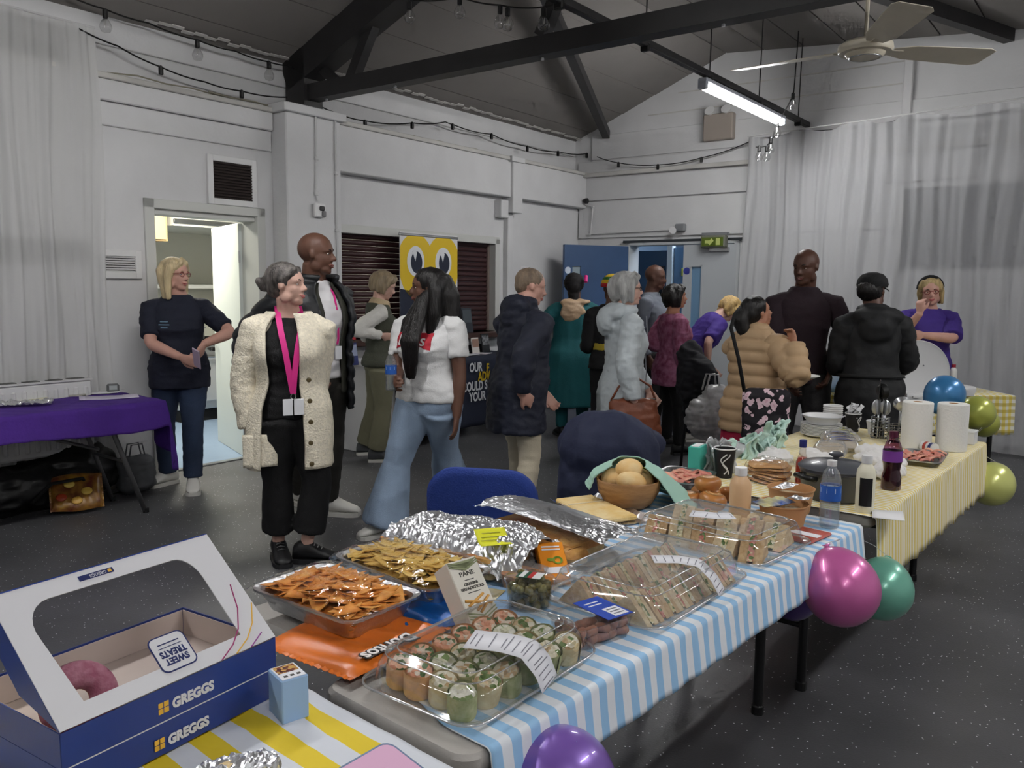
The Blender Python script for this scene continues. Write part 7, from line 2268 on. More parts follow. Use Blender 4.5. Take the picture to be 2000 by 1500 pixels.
plate_oval('oval pale plate under the first foil-covered bread', A(.73, .74, .006), .32, .5, mat('plate_glass', (190, 190, 192), .25))
bake('flat_bread', 'golden flat bread under the crumpled foil with the yellow note', A(.7, .73, .014, radians(10)), .22, .4, .055, CRUST, CRUMB)
foil('large crumpled foil sheet with a yellow sticky note over the flat bread', A(.715, .69, .03, radians(12)), .26, .46, lambda u, v_: .055 + .03 * sin(pi * u) - .07 * max(0, abs(2 * v_ - 1) - .62) - .055 * max(0, .2 - u) / .2, .02, 2.0,
  lambda u, v_: .45 + .7 * np.clip(np.maximum(np.abs(2 * u - 1), np.abs(2 * v_ - 1)) - .35, 0, .6) / .5)
NOTE = mat('yellow_note', (222, 222, 40), .7)
def note(label, M, w_=.075, d_=.075):
 t = thing('sticky_note', label, 'note', M=M)
 mb = MB(); mb.grid(lambda u, v_: ((u - .5) * w_, (v_ - .5) * d_, .014 * max(0, .5 - v_) ** 2 * 4), 6, 8); mb.build('note_paper', NOTE, t, smooth=True, mods=solid(.0006, 0))
 for i in range(3):
  mb = MB(); mb.box((-.005 * i, .022 - i * .016, .004 if i == 2 else .0016), (w_ * .6, .003, .0006)); mb.build('handwriting', mat('pencil', (170, 168, 60), .7), t)
 return t
note('bright yellow sticky note on the crumpled foil', A(.668, .553, .113, radians(-32), radians(24)), .085, .085)
plate_oval('grey plate under the second foil-covered slab', A(.95, .56, .006), .24, .42, mat('plate_grey', (150, 152, 156), .3))
bake('focaccia_slab', 'golden focaccia slab under the second foil sheet', A(.98, .63, .014, radians(-4)), .17, .36, .045, CRUST, CRUMB)
bake('focaccia_slice', 'cut focaccia slice at the edge of the grey plate', A(.9, .455, .014, radians(-8)), .085, .06, .035, CRUST, CRUMB)
bake('focaccia_slice', 'small browned focaccia piece behind the cut slice', A(.87, .54, .014, radians(10)), .07, .06, .035, mat('dark_crust', (150, 84, 40), .5, var=.4, vscale=14), CRUMB)
foil('long foil sheet folded over the focaccia slab', A(1.0, .61, .035, radians(-4)), .17, .52, lambda u, v_: .05 + .015 * sin(pi * u) + .018 * sin(2.5 * v_) - .03 * max(0, abs(2 * v_ - 1) - .8), .008, 5.0, lambda u, v_: .2 + 1.1 * np.clip(np.abs(2 * v_ - 1) - .4, 0, .6) / .6)
# --- sandwich platters
BREAD = mat('brown_bread', (206, 174, 130), .85, var=.3, vscale=55, rgb2=(180, 142, 96), bump=.5, bscale=120)
BREADW = mat('malted_bread', (222, 202, 166), .85, var=.3, vscale=55, rgb2=(202, 172, 130), bump=.5, bscale=120)
SF = [blob_food('egg_cress_filling', [(226, 214, 170), (214, 196, 140), (84, 110, 46), (230, 222, 196)], 120), blob_food('ham_salad_filling', [(206, 140, 124), (222, 200, 160), (96, 120, 56), (196, 110, 90)], 120)]
sm = {}
def sandwich(label, grp, M, s, th, bm, fm):
 t = thing('sandwich_wedge', label, 'sandwich', M=M, group=grp)
 key = (s, th, bm.name, fm.name)
 if key not in sm:
  tri = [(-s / 2, 0), (s / 2, 0), (s * .04, s * .52), (-s * .04, s * .52)]
  mb = MB(); mb.prism([(x, z_) for x, z_ in tri], -th * .2, th * .2); mb.tf(Matrix.Rotation(pi / 2, 4, 'X')); a = mb.mesh('bread_slice', bm)
  mb = MB(); tri2 = [(x * .96, .002 + z_ * .99 + .004) for x, z_ in tri]; mb.prism(tri2, -th * .14, th * .14); mb.tf(Matrix.Rotation(pi / 2, 4, 'X')); b = mb.mesh('filling', fm)
  sm[key] = (a, b)
 a, b = sm[key]
 link('bread_slice', a, t, Matrix.Translation((0, -th * .34, 0))); link('bread_slice', a, t, Matrix.Translation((0, th * .34, 0)))
 link('filling', b, t)
 return t
platter('clear domed platter of sandwich wedges with a long receipt, middle of the blue striped cloth', A(.86, .19, .006, radians(2)), .48, .31, .09, m=CLEARF)
for row, (y, rz) in enumerate(((.115, 0), (.255, pi))):
 for i in range(9):
  sandwich('brown sandwich wedge in the clear platter with the long receipt', 'sandwich wedges in the domed platter', A(.675 + i * .047 + random.uniform(-.003, .003), y + random.uniform(-.004, .004), .0095, pi / 2 + random.uniform(-.06, .06), 0, 0), .12, .042, BREAD if (i + row) % 3 else BREADW, SF[(i + row) % 2])
t = thing('receipt_slip', 'long white receipt stuck over the corner of the domed sandwich platter', 'label', M=A(.86, .19, .006, radians(2)))
receipt(t, [(-.02, -.02, .095), (.02, -.07, .0955), (.04, -.122, .092), (.05, -.157, .06), (.055, -.178, .024)], .06, 'slip_paper', 12)
platter('clear lidded platter of large sandwiches below the sauce bottle', A(1.36, .25, .006, radians(-3)), .33, .42, .085, m=CLEARP)
for row in range(2):
 for i in range(5):
  sandwich('large sandwich wedge in the platter below the sauce bottle', 'large sandwich wedges', A(1.29 + row * .16, .105 + i * .078, .0095, (pi if row else 0) + random.uniform(-.15, .15) + .2, 0, 0), .125, .062, BREADW if (i + row) % 2 else BREAD, SF[(i + row + 1) % 2])
t = thing('receipt_slip', 'torn white label on the lid of the large sandwich platter', 'label', M=A(1.37, .255, .006, radians(-3)))
receipt(t, [(-.09, .05, .098), (-.06, -.02, .098), (-.02, -.06, .098)], .07, 'slip_paper', 4)
# --- small clear box of cocktail sausages with blue label
t = thing('snack_box', 'small clear box of cocktail sausages with a blue label', 'food box', M=A(.535, .135, .006, radians(-12)))
mb = MB(); mb.loft([rrect(.15, .1, .02, 5, .0), rrect(.165, .115, .02, 5, .05), rrect(.175, .125, .022, 5, .051), rrect(.175, .125, .022, 5, .055), rrect(.16, .11, .02, 5, .057)], cap=False); mb.add(rrect(.15, .1, .02, 5, .001), [tuple(range(20))]); mb.add(rrect(.16, .11, .02, 5, .057), [tuple(range(20))]); mb.build('clear_box', CLEARP, t, smooth=35)
mb = MB(); mb.box((.035, 0, .0585), (.075, .118, .001)); lb = mb.build('blue_label', mat('royal_label', (36, 72, 176), .4), t)
mb = MB(); mb.box((.045, -.03, .0595), (.04, .045, .0008)); mb.build('white_panel', LABELW, lb)
for i in range(3):
 mb = MB(); mb.box((.045, -.018 - i * .012, .0602), (.03, .004, .0005)); mb.build('print_line', INK, lb)
for i in range(2):
 mb = MB(); mb.box((.03, .02 + i * .014, .0594), (.04, .004, .0005)); mb.build('print_line', LABELW, lb)
mb = MB(); mb.tube([(-.017, 0, 0), (-.012, 0, 0), (.012, 0, 0), (.017, 0, 0)], [.006, .011, .011, .006], 10); sme = mb.mesh('cocktail_sausage', mat('sausage_brown', (150, 96, 74), .45, var=.3, vscale=40), smooth=True)
for k in range(26):
 o = link('cocktail_sausage', sme, None, A(.535, .135, .006, radians(-12)) @ TR((-.06 + (k % 5) * .03 + random.uniform(-.004, .004), -.036 + ((k // 5) % 3) * .036, .014 + (k // 15) * .019), random.uniform(-.6, .6), 0, random.uniform(-.2, .2)))
 tag(o, 'cocktail sausage in the small clear box', 'sausage', 'cocktail sausages in the small box')
# --- cracker sheet, bowl, napkin, rolls
t = thing('cheese_flatbread', 'thin yellow cheese-topped flatbread on a foil sheet beside the wooden bowl', 'flatbread', M=A(1.37, .72, .012, radians(-24)))
mb = MB(); mb.box((0, 0, .012), (.15, .3, .018), bev=.005); mb.build('bread_base', mat('cheese_bread', (226, 190, 118), .75, var=.35, vscale=18, rgb2=(236, 214, 164), bump=.5, bscale=70), t)
mb = MB(); mb.box((.0, .05, .0225), (.15, .004, .003)); mb.build('cut_line', mat('pale_cut', (236, 224, 196), .7), t)
foil('small foil sheet under the cheese flatbread', A(1.39, .72, .008, radians(-24)), .2, .35, lambda u, v_: .002 + .016 * max(0, abs(2 * u - 1) - .8) / .2, .004, 9.0, n=50)
WOOD = mat('carved_wood', (176, 134, 88), .5, var=.35, vscale=10, stretch=(1, 1, 5), rgb2=(140, 100, 60), bump=.2)
t = thing('wooden_bowl', 'round wooden bowl filled with bread buns', 'bowl', M=A(1.53, .69, .006))
mb = MB(); mb.lathe([(0, 0), (.06, 0), (.085, .02), (.108, .06), (.115, .1), (.112, .104), (.105, .1), (.098, .06), (.075, .024), (0, .012)], 40, cap=False); mb.build('bowl_shell', WOOD, t, smooth=50)
BUN = mat('floury_bun', (222, 176, 108), .8, var=.3, vscale=14, rgb2=(232, 206, 156), bump=.2)
for i, (x, y, z_, r) in enumerate(((-.03, -.03, .1, .055), (.045, -.02, .098, .05), (-.02, .045, .1, .052), (.045, .045, .095, .05), (0, 0, .135, .052), (.0, .0, .06, .055))):
 mb = MB(); mb.ell((0, 0, 0), (r, r * .95, r * .68), 18, 11)
 tag(mb.build('bread_bun', BUN, M=A(1.53 + x, .69 + y, .006 + z_, i, .2 * sin(i * 2), .2 * cos(i * 3)), smooth=True), 'floury bread bun in the wooden bowl', 'bun', 'buns in the wooden bowl')
MINT = mat('mint_napkin', (160, 198, 182), .85, bump=.2, bscale=80)
def nap(u, v_):
 a = radians(140 - 225 * u)
 side = max(0, min(1, (u - .35) / .3))
 if v_ < .35:
  r = .06 + .062 * v_ / .35; z_ = .15 - .035 * (v_ / .35) + .02 * sin(pi * u)
 else:
  q = (v_ - .35) / .65
  r = .122 + (.02 + .1 * side) * q; z_ = .115 + .02 * sin(pi * u) - (.05 + .065 * side) * q
 f = .012 * sin(11 * u) * v_ + .006 * noise1(u * 7, v_ * 5, 2.2)
 return ((r + f) * cos(a), (r + f) * sin(a), max(.004, z_ + f * .5))
mb = MB(); mb.grid(nap, 60, 30)
tag(mb.build('cloth_napkin', MINT, M=A(1.53, .69, .006), smooth=True, mods=solid(.004, 0)), 'pale mint cloth napkin draped over the back and side of the wooden bowl', 'napkin')
mb = MB(); mb.grid(lambda u, v_: ((u - .5) * .2, (v_ - .5) * .15, .01 + .075 * (1 - u) ** 1.5 + .008 * sin(9 * v_)), 20, 16)
tag(mb.build('cloth_napkin', MINT, M=A(1.7, .66, .006, radians(-20)), smooth=True, mods=solid(.004, 0)), 'mint cloth lying between the wooden bowl and the glazed rolls', 'napkin')
note('yellow sticky note on the mint napkin', A(1.63, .66, .118, radians(-20), 0, radians(30)), .09, .04)
PIE = mat('glazed_roll', (146, 88, 44), .35, var=.4, vscale=12, rgb2=(190, 128, 68))
for i, (x, y, s, lb) in enumerate(((1.70, .545, .042, 'small glazed brioche roll nearest the wooden bowl'), (1.72, .465, .05, 'glazed brown roll behind the sauce bottle'), (1.8, .53, .05, 'large glazed roll at the back of the roll pile'), (1.86, .45, .048, 'dark glazed roll beside the kraft bowls'), (1.765, .505, .045, 'glazed roll resting on the other rolls'))):
 t = thing('glazed_bun', lb, 'bun', M=A(x, y, .008 + (.05 if i == 4 else 0), i * .7, .15 * (i % 2)))
 mb = MB(); mb.lathe([(0, 0), (s * .8, 0), (s, s * .4), (s * .98, s * .7), (s * .8, s * .95), (s * .45, s * 1.06), (0, s * 1.05)], 24, cap=False, sx=1.15); mb.build('bun_body', PIE, t, smooth=50)
 mb = MB(); mb.lathe([(s * .3, s * 1.055), (s * .6, s * 1.03), (s * .3, s * 1.07)], 18, cap=False, sx=1.15); mb.build('pale_top', mat('roll_pale', (222, 186, 134), .6), t, smooth=True)
t = foil_tray('foil tray of pink sliced meat behind the mint napkin', A(1.99, .74, .006, radians(8)), .26, .2, .03)
for k in range(14):
 mb = MB(); mb.grid(lambda u, v_: ((u - .5) * .07, (v_ - .5) * .05, .006 * sin(6 * u + k) + .004 * sin(5 * v_)), 8, 6)
 tag(mb.build('meat_slice', mat('pink_meat_%d' % (k % 2), ((206, 128, 112), (222, 160, 136))[k % 2], .5, var=.25, vscale=30), M=A(1.9 + (k % 5) * .045, .69 + (k // 5) * .045, .034 + .004 * (k % 3), k), smooth=True, mods=solid(.003, 0)), 'folded slice of pink meat in the foil tray', 'meat slice', 'meat slices in the foil tray')
squeeze('tall beige sauce bottle with a white cap standing behind the large sandwiches', A(1.6, .3, .006), .19, .035, mat('burger_sauce', (214, 176, 136), .35), PLASTW)
KRAFT = mat('kraft_card', (186, 138, 92), .7, bump=.1)
def kraft(label, M, r, h_):
 t = thing('kraft_bowl', label, 'bowl', M=M)
 mb = MB(); mb.lathe([(0, 0), (r * .82, 0), (r, h_), (r * 1.03, h_), (r * 1.03, h_ - .004), (r * .97, h_ - .004), (r * .8, .004), (0, .004)], 32, cap=False); mb.build('bowl_shell', KRAFT, t, smooth=50)
 mb = MB(); mb.lathe([(0, h_ * .62), (r * .9, h_ * .62), (r * .92, h_ * .66), (r * .4, h_ * .74), (0, h_ * .72)], 24, cap=False); mb.build('contents', blob_food('salad_%s' % str(len(MATS)), [(206, 186, 150), (190, 150, 100), (214, 204, 180)], 60), t, smooth=True)
 return t
kraft('kraft paper bowl with foil and snack packet beside the water bottle', A(1.69, .19, .006), .08, .075)
kraft('second kraft paper bowl behind, beside the grey casserole', A(1.87, .24, .006), .078, .085)
t = pillow_pack('snack_packet', 'blue and cream snack packet on the kraft bowl', A(1.66, .21, .078, radians(-20), .1), .12, .06, .012, mat('blue_cream_pack', (50, 84, 160), .4, var=.9, vscale=14, rgb2=(214, 206, 140)))
foil('scrap of foil on the near kraft bowl', A(1.72, .15, .085), .06, .06, lambda u, v_: .01, .008, 12.0, n=24)
foil('scrap of foil on the second kraft bowl', A(1.84, .25, .09), .11, .05, lambda u, v_: .008, .006, 15.0, n=24)
bottle_water(A(1.765, .065, .006), 'small water bottle with a blue label at the far end of the blue striped cloth', 1.0)
t = thing('meat_packet', 'flat red vacuum packet of sliced meat on the edge of the blue cloth', 'packet', M=A(1.6, .075, .006, radians(-5)))
mb = MB(); mb.box((0, 0, .006), (.15, .1, .01), bev=.004); mb.build('tray_film', mat('red_meat_pack', (176, 78, 66), .25, var=.4, vscale=14), t)
mb = MB(); mb.box((.0, 0, .0118), (.035, .09, .0008)); mb.build('label_band', LABELW, t)
t = thing('tray_of_pastries', 'clear tray of pastry pieces between the sauce bottle and kraft bowl', 'platter', M=A(1.62, .27, .006, .1))
mb = MB(); mb.box((-.02, -.05, .012), (.1, .1, .02), bev=.006); mb.build('tray_base', CLEARP, t)
for i in range(4):
 mb = MB(); mb.ell((-.045 + (i % 2) * .05, -.075 + (i // 2) * .05, .035), (.022, .02, .016), 10, 7); mb.build('pastry_piece', BUN, t, smooth=True)

# ------------------------------------------------------------------ far table (frame TB)
cupm = mat('black_paper_cup', (30, 30, 32), .5)
def cup(label, M, m, r=.042, h_=.105, rim=PLASTW, swirl=False):
 t = thing('paper_cup', label, 'cup', M=M)
 mb = MB(); mb.lathe([(0, 0), (r * .72, 0), (r, h_), (r * .97, h_), (r * .7, .004), (0, .004)], 26, cap=False); mb.build('cup_wall', m, t, smooth=50)
 mb = MB(); mb.lathe([(r, h_ - .002), (r * 1.05, h_), (r, h_ + .004), (r * .96, h_)], 26, cap=False); mb.build('rolled_rim', rim, t, smooth=True)
 if swirl:
  mb = MB()
  for ph in (0, .35):
   P = []
   for i in range(14):
    u = i / 13; z_ = h_ * (.15 + .7 * u); rr = r * (.72 + .28 * z_ / h_) + .001; an = radians(-105) + .35 * sin(u * 7 + ph * 3) + ph * .5
    P.append((rr * cos(an), rr * sin(an), z_))
   mb.tube(P, .0025, 5)
  mb.build('white_swirl', PLASTW, t)
 return t
cup('black paper cup with a white swirl at the near end of the far table', B_(.215, .66, .006, radians(-50)), cupm, .045, .12, swirl=True)
def tissue_tuft(name, label, M, w_, h_, m, seed, n=7, cat='napkin'):
 t = thing(name, label, cat, M=M)
 g = np.random.default_rng(seed)
 for k in range(n):
  a = g.uniform(0, 6.28); lean = g.uniform(.1, .5); hh = h_ * g.uniform(.6, 1); ww = w_ * g.uniform(.35, .6)
  mb = MB()
  mb.grid(lambda u, v_: ((u - .5) * ww * (1 - .3 * v_) + .012 * sin(9 * v_ + k), lean * hh * v_ * v_ + .012 * sin(7 * u + k) + .01 * noise1(u * 5 + k, v_ * 5, seed), hh * v_ * (1 - .12 * abs(2 * u - 1))), 10, 12)
  mb.tf(Matrix.Translation((g.uniform(-.3, .3) * w_, g.uniform(-.3, .3) * w_, 0)) @ Matrix.Rotation(a, 4, 'Z'))
  mb.build('tissue', m, t, smooth=True, mods=solid(.0008, 0))
 return t
CELLO = clear('cello_film', (238, 242, 246), .2, .12, .45)
tissue_tuft('clear_cutlery_bag', 'clear plastic cutlery bags standing behind the black cup with the swirl', B_(.29, .72, .006), .13, .17, CELLO, 3, 9, 'cutlery bag')
t = thing('tissue_box', 'teal carton at the near corner of the far table', 'box', M=B_(.2, .775, .006, radians(10)))
mb = MB(); mb.box((0, 0, .06), (.1, .05, .12), bev=.003); mb.build('carton', mat('teal_card', (70, 180, 162), .5), t)
mb = MB(); mb.box((0, 0, .121), (.08, .03, .002)); mb.build('opening', PLASTW, t)
MINTP = mat('mint_tissue', (196, 224, 214), .8)
tissue_tuft('paper_napkin_bunch', 'bunch of pale mint tissue paper behind the cutlery bags', B_(.66, .74, .006), .17, .14, MINTP, 5, 10)
tissue_tuft('paper_napkin_bunch', 'second bunch of mint tissue paper in front of the plates', B_(.98, .76, .006), .14, .15, MINTP, 8, 8)
FLATB = mat('wholemeal_flatbread', (196, 152, 100), .8, var=.35, vscale=16, rgb2=(160, 114, 68))
for i in range(7):
 mb = MB(); mb.loft([[V((.085 * cos(a) * q, .075 * sin(a) * q, z_ + .004 * sin(3 * a + i))) for a in [2 * pi * k / 24 for k in range(24)]] for q, z_ in ((.9, 0), (1, .003), (1, .006), (.9, .009))])
 tag(mb.build('pitta_bread', FLATB, M=B_(.27 + .006 * sin(i * 2), .49 + .006 * cos(i * 3), .008 + i * .0105, i * .5, .03 * sin(i), .03 * cos(i)), smooth=40), 'round brown pitta bread in the stack by the hot sauce', 'flatbread', 'stack of pitta breads')
mb = MB(); mb.grid(lambda u, v_: ((u - .5) * .21, (v_ - .5) * .19, .086 - .08 * max(0, max(abs(2 * u - 1), abs(2 * v_ - 1)) - .7) / .3 + .006 * noise1(u * 8, v_ * 8, 4)), 30, 30)
tag(mb.build('bread_bag', FILM, M=B_(.27, .49, .006), smooth=True), 'clear plastic bag over the stack of pitta breads', 'bag')
t = thing('hot_sauce_bottle', 'bottle of red hot sauce with a blue cap', 'bottle', M=B_(.275, .36, .006))
mb = MB(); mb.lathe([(0, 0), (.024, 0), (.025, .005), (.025, .095), (.018, .115), (.0125, .13), (.0115, .16), (0, .16)], 20, cap=False); mb.build('bottle_glass', clear('sauce_glass', (250, 246, 240), .08, .03), t, smooth=40)
mb = MB(); mb.lathe([(0, .003), (.0235, .004), (.0235, .094), (.016, .114), (0, .115)], 18, cap=False); mb.build('sauce', mat('hot_sauce_red', (160, 40, 20), .3), t, smooth=40)
mb = MB(); mb.lathe([(.0135, .155), (.014, .157), (.014, .185), (0, .187)], 16, cap=False); mb.build('cap', mat('blue_cap', (36, 44, 110), .4), t, smooth=40)
# casserole
GREYC = mat('grey_enamel', (74, 76, 82), .3, coat=.3)
t = thing('casserole_pot', 'grey cast casserole with its lid on at the near end of the far table', 'pot', M=B_(.18, .2, .006, radians(-30)))
mb = MB(); mb.lathe([(0, 0), (.105, 0), (.118, .01), (.125, .1), (.13, .104), (.13, .11), (.118, .11), (0, .108)], 40, cap=False); mb.build('pot_body', GREYC, t, smooth=50)
mb = MB(); mb.lathe([(.132, .11), (.134, .116), (.12, .128), (.06, .14), (0, .143)], 40, cap=False); ld = mb.build('lid', GREYC, t, smooth=50)
mb = MB(); mb.lathe([(.012, .14), (.01, .152), (.026, .16), (.026, .168), (.015, .172), (0, .172)], 20, cap=False); mb.build('knob', GREYC, ld, smooth=50)
for s in (-1, 1):
 mb = MB(); mb.tube([(s * .12, -.04, .085), (s * .155, -.03, .09), (s * .155, .03, .09), (s * .12, .04, .085)], .01, 8); mb.build('side_handle', PLASTB, t, smooth=True)
squeeze('white bottle of cream sauce with a dark label at the edge of the far table', B_(.045, .05, .006), .2, .032, mat('cream_sauce', (222, 218, 196), .35), PLASTW, (PLASTB, 200, 80))
t = thing('squash_bottle', 'bottle of dark purple squash with a purple label', 'bottle', M=B_(.455, .075, .006))
mb = MB(); mb.lathe([(0, 0), (.034, 0), (.037, .006), (.036, .05), (.03, .075), (.033, .1), (.036, .11), (.036, .155), (.026, .185), (.014, .2), (.0135, .21), (0, .21)], 26, cap=False); mb.build('bottle_body', clear('purple_bottle', (200, 150, 180), .08, .04), t, smooth=50)
mb = MB(); mb.lathe([(0, .003), (.033, .004), (.0355, .01), (.0345, .05), (.0285, .075), (.0315, .1), (.0345, .11), (.0345, .125), (0, .125)], 24, cap=False); mb.build('squash', mat('dark_squash', (60, 12, 32), .15, coat=.5), t, smooth=50)
mb = MB(); mb.lathe([(.0365, .112), (.0365, .155)], 26, cap=False); mb.build('label_band', mat('purple_label', (120, 60, 150), .4), t, smooth=True)
mb = MB(); mb.lathe([(.0155, .205), (.0165, .208), (.0165, .228), (0, .23)], 18, cap=False); mb.build('cap', mat('plum_cap', (80, 24, 50), .4), t, smooth=40)
# packs of rolls and napkins in the middle
BAGW = clear('bread_bag_film', (246, 246, 246), .14, .12, .35, bump=.4, bscale=20)
def bread_pack(label, M, w_, d_, h_, stripe, inner):
 t = pillow_pack('bread_pack', label, M, w_, d_, h_, BAGW, 'bread pack')
 mb = MB(); mb.loft([[V((x, d_ * .42 * cos(a), h_ * .5 + h_ * .4 * sin(a))) for a in [2 * pi * k / 16 for k in range(16)]] for x in (-w_ * .42, -w_ * .36, w_ * .36, w_ * .42)]); mb.build('bread', inner, t, smooth=True)
 if stripe:
  for i in range(4):
   mb = MB(); mb.grid(lambda u, v_: (-w_ * .35 + i * w_ * .2 + (v_ - .5) * w_ * .09, (u - .5) * d_ * .8, h_ * .5 + h_ * .5 * (1 - abs(2 * u - 1) ** 3) ** .6 + .003), 12, 3); mb.build('printed_stripe', stripe, t, smooth=True)
 return t
bread_pack('bag of rolls with navy stripes in front of the cutlery holder', B_(1.2, .52, .006, radians(25)), .34, .16, .06, mat('navy_print', (58, 66, 116), .4), mat('roll_inner', (216, 190, 140), .8))
bread_pack('bag of hot dog rolls beside the navy striped bag', B_(.95, .48, .006, radians(15)), .28, .15, .055, None, mat('roll_inner', (216, 190, 140), .8))
bread_pack('bag of rolls with yellow stripes behind the navy striped bag', B_(1.42, .58, .006, radians(30)), .3, .14, .05, mat('lime_print2', (196, 196, 80), .4), mat('roll_inner', (216, 190, 140), .8))
for i, (x, y, lb, s) in enumerate(((.6, .6, 'white bread bag near the mint tissue paper', 6), (.72, .44, 'crumpled white bag between pitta breads and casserole', 7), (.85, .22, 'crumpled white paper beyond the squash bottle', 9), (1.05, .3, 'crumpled white bag in front of the kitchen rolls', 11), (.66, .14, 'crumpled white tissue behind the squash bottle', 13))):
 ms = s_rem((lambda m_: (m_.ell((0, 0, .022), (.1, .07, .024)), m_.ell((.05, .02, .03), (.06, .05, .026)), m_)[-1])(MB()), .007, mat('white_bag_paper', (218, 216, 214), .6), 1, wrinkle(.018, 26, (1, 1, 1), s))
 tag(link('crumpled_bag', ms, None, B_(x, y, .012, i * .8)), lb, 'paper bag')
t = foil_tray('foil tray of pink and orange sliced meat in front of the kitchen rolls', B_(1.12, .12, .006, radians(6)), .3, .17, .025)
for k in range(16):
 mb = MB(); mb.grid(lambda u, v_: ((u - .5) * .07, (v_ - .5) * .045, .007 * sin(6 * u + k) + .004 * sin(5 * v_)), 8, 6)
 tag(mb.build('meat_slice', mat('pink_meat_%d' % (k % 2), ((206, 128, 112), (222, 160, 136))[k % 2], .5), M=B_(1.02 + (k % 6) * .04, .08 + (k // 6) * .04, .034 + .004 * (k % 3), k), smooth=True, mods=solid(.003, 0)), 'folded slice of meat in the tray by the kitchen rolls', 'meat slice', 'meat slices by the kitchen rolls')
# plates, cups, cutlery
for i in range(9):
 plate(B_(1.46, .7, .007 + i * .0065, i * .3), 'white paper plate in the stack at the back of the far table', 'stack of paper plates', .105)
t = thing('serving_bowl', 'wide white bowl on top of the paper plates', 'bowl', M=B_(1.47, .7, .072))
mb = MB(); mb.lathe([(0, 0), (.07, 0), (.1, .04), (.105, .042), (.1, .045), (.07, .006), (0, .005)], 32, cap=False); mb.build('bowl_shell', PLASTW, t, smooth=50)
mb = MB(); mb.lathe([(.1, .0415), (.108, .043), (.1, .046)], 32, cap=False); mb.build('rim', mat('grey_rim', (190, 192, 196), .4), t, smooth=True)
for i in range(5):
 cup('white paper cup in the nested stack behind the plates', B_(1.78, .75, .006 + i * .012), mat('cup_white', (222, 222, 222), .5), .052, .075)['group'] = 'nested white paper cups'
cup('black paper cup stuffed with paper napkins', B_(1.72, .62, .006), cupm, .042, .1, swirl=True)
tissue_tuft('paper_napkin_bunch', 'white paper napkins stuffed in the black cup', B_(1.72, .62, .085), .07, .1, mat('napkin_white', (222, 222, 224), .8), 15, 6)
cup('white paper cup standing beside the cup of napkins', B_(1.71, .5, .006), mat('cup_white', (222, 222, 222), .5), .045, .07)
WIRE = mat('chrome_wire', (170, 172, 176), .15, 1.0)
def cutlery_holder(label, M, r, h_, kinds, seed):
 t = thing('cutlery_basket', label, 'cutlery holder', M=M)
 mb = MB(); mb.lathe([(0, 0), (r, 0), (r, .003), (0, .003)], 20, cap=False); mb.build('base_disc', WIRE, t)
 for z_ in np.linspace(.012, h_, 7):
  mb = MB(); mb.tube([(r * cos(a), r * sin(a), z_) for a in [2 * pi * k / 20 for k in range(21)]], .0022, 5); mb.build('wire_ring', WIRE, t, smooth=True)
 for k in range(8):
  a = k * pi / 4
  mb = MB(); mb.tube([(r * cos(a), r * sin(a), 0), (r * cos(a), r * sin(a), h_)], .002, 5); mb.build('wire_upright', WIRE, t)
 return t
cutlery_holder('black wire cutlery basket left of the kitchen rolls', B_(1.62, .45, .006), .045, .11, 1, 1)
cutlery_holder('chrome wire cutlery basket against the kitchen rolls', B_(1.55, .35, .006), .042, .09, 1, 2)
def utensil(nm, label, M, ln, m, head):
 t = thing(nm, label, nm.replace('_', ' ').split()[-1], M=M)
 mb = MB(); mb.tube([(0, 0, 0), (0, 0, ln * .75)], .0045, 7); mb.build('handle', m, t, smooth=True)
 mb = MB()
 if head == 'ladle':
  mb.lathe([(.0, -.03), (.03, -.022), (.042, .0), (.04, .0), (.028, -.02), (0, -.027)], 20, cap=False); mb.tf(Matrix.Translation((0, .03, ln * .8)) @ Matrix.Rotation(radians(75), 4, 'X'))
 elif head == 'turner':
  mb.box((0, 0, ln * .86), (.07, .004, .1), bev=.0018)
 else:
  mb.ell((0, 0, ln * .86), (.028, .006, .042), 14, 8)
 mb.build('head', m, t, smooth=40)
 return t
utensil('serving_ladle', 'black ladle standing in the wire cutlery basket', B_(1.61, .44, .012, 1.0, .12), .3, PLASTB, 'ladle')
utensil('serving_spoon', 'large black serving spoon in the cutlery basket', B_(1.63, .46, .012, 2.4, -.1), .28, PLASTB, 'spoon')
utensil('fish_turner', 'black slotted turner in the cutlery basket', B_(1.6, .47, .012, .3, .05), .29, PLASTB, 'turner')
utensil('serving_spoon', 'steel serving spoon in the cutlery basket against the rolls', B_(1.55, .35, .012, .5, .15), .24, CHROME, 'spoon')
utensil('serving_ladle', 'steel ladle in the cutlery basket against the kitchen rolls', B_(1.54, .34, .012, 2.0, -.15), .26, CHROME, 'ladle')
for k in range(6):
 utensil('table_knife', 'steel table knife upright in the cutlery basket', B_(1.62 + .02 * cos(k), .45 + .02 * sin(k), .012, k, .08 * sin(k * 3)), .18, CHROME, 'spoon')['group'] = 'table knives in the basket'
cup('small white tub beside the cutlery basket', B_(1.6, .29, .006), mat('cup_white', (222, 222, 222), .5), .04, .09)
ROLL = mat('kitchen_paper', (226, 225, 220), .9, bump=.3, bscale=90)
for lb, x, y in (('kitchen roll standing left of the pair on the far table', 1.44, .23), ('kitchen roll standing right of the pair, by the table edge', 1.5, .085)):
 t = thing('kitchen_roll', lb, 'kitchen roll', M=B_(x, y, .006))
 mb = MB(); mb.lathe([(.022, 0), (.066, 0), (.07, .004), (.07, .226), (.066, .23), (.022, .23)], 36, cap=False); mb.build('paper', ROLL, t, smooth=40)
 mb = MB(); mb.lathe([(.022, 0), (.022, .23), (.02, .23), (.02, 0)], 20, cap=False); mb.build('cardboard_core', KRAFT, t, smooth=40)
 mb = MB(); mb.box((.0702, 0, .115), (.0012, .004, .226)); mb.build('paper_edge', ROLL, t)
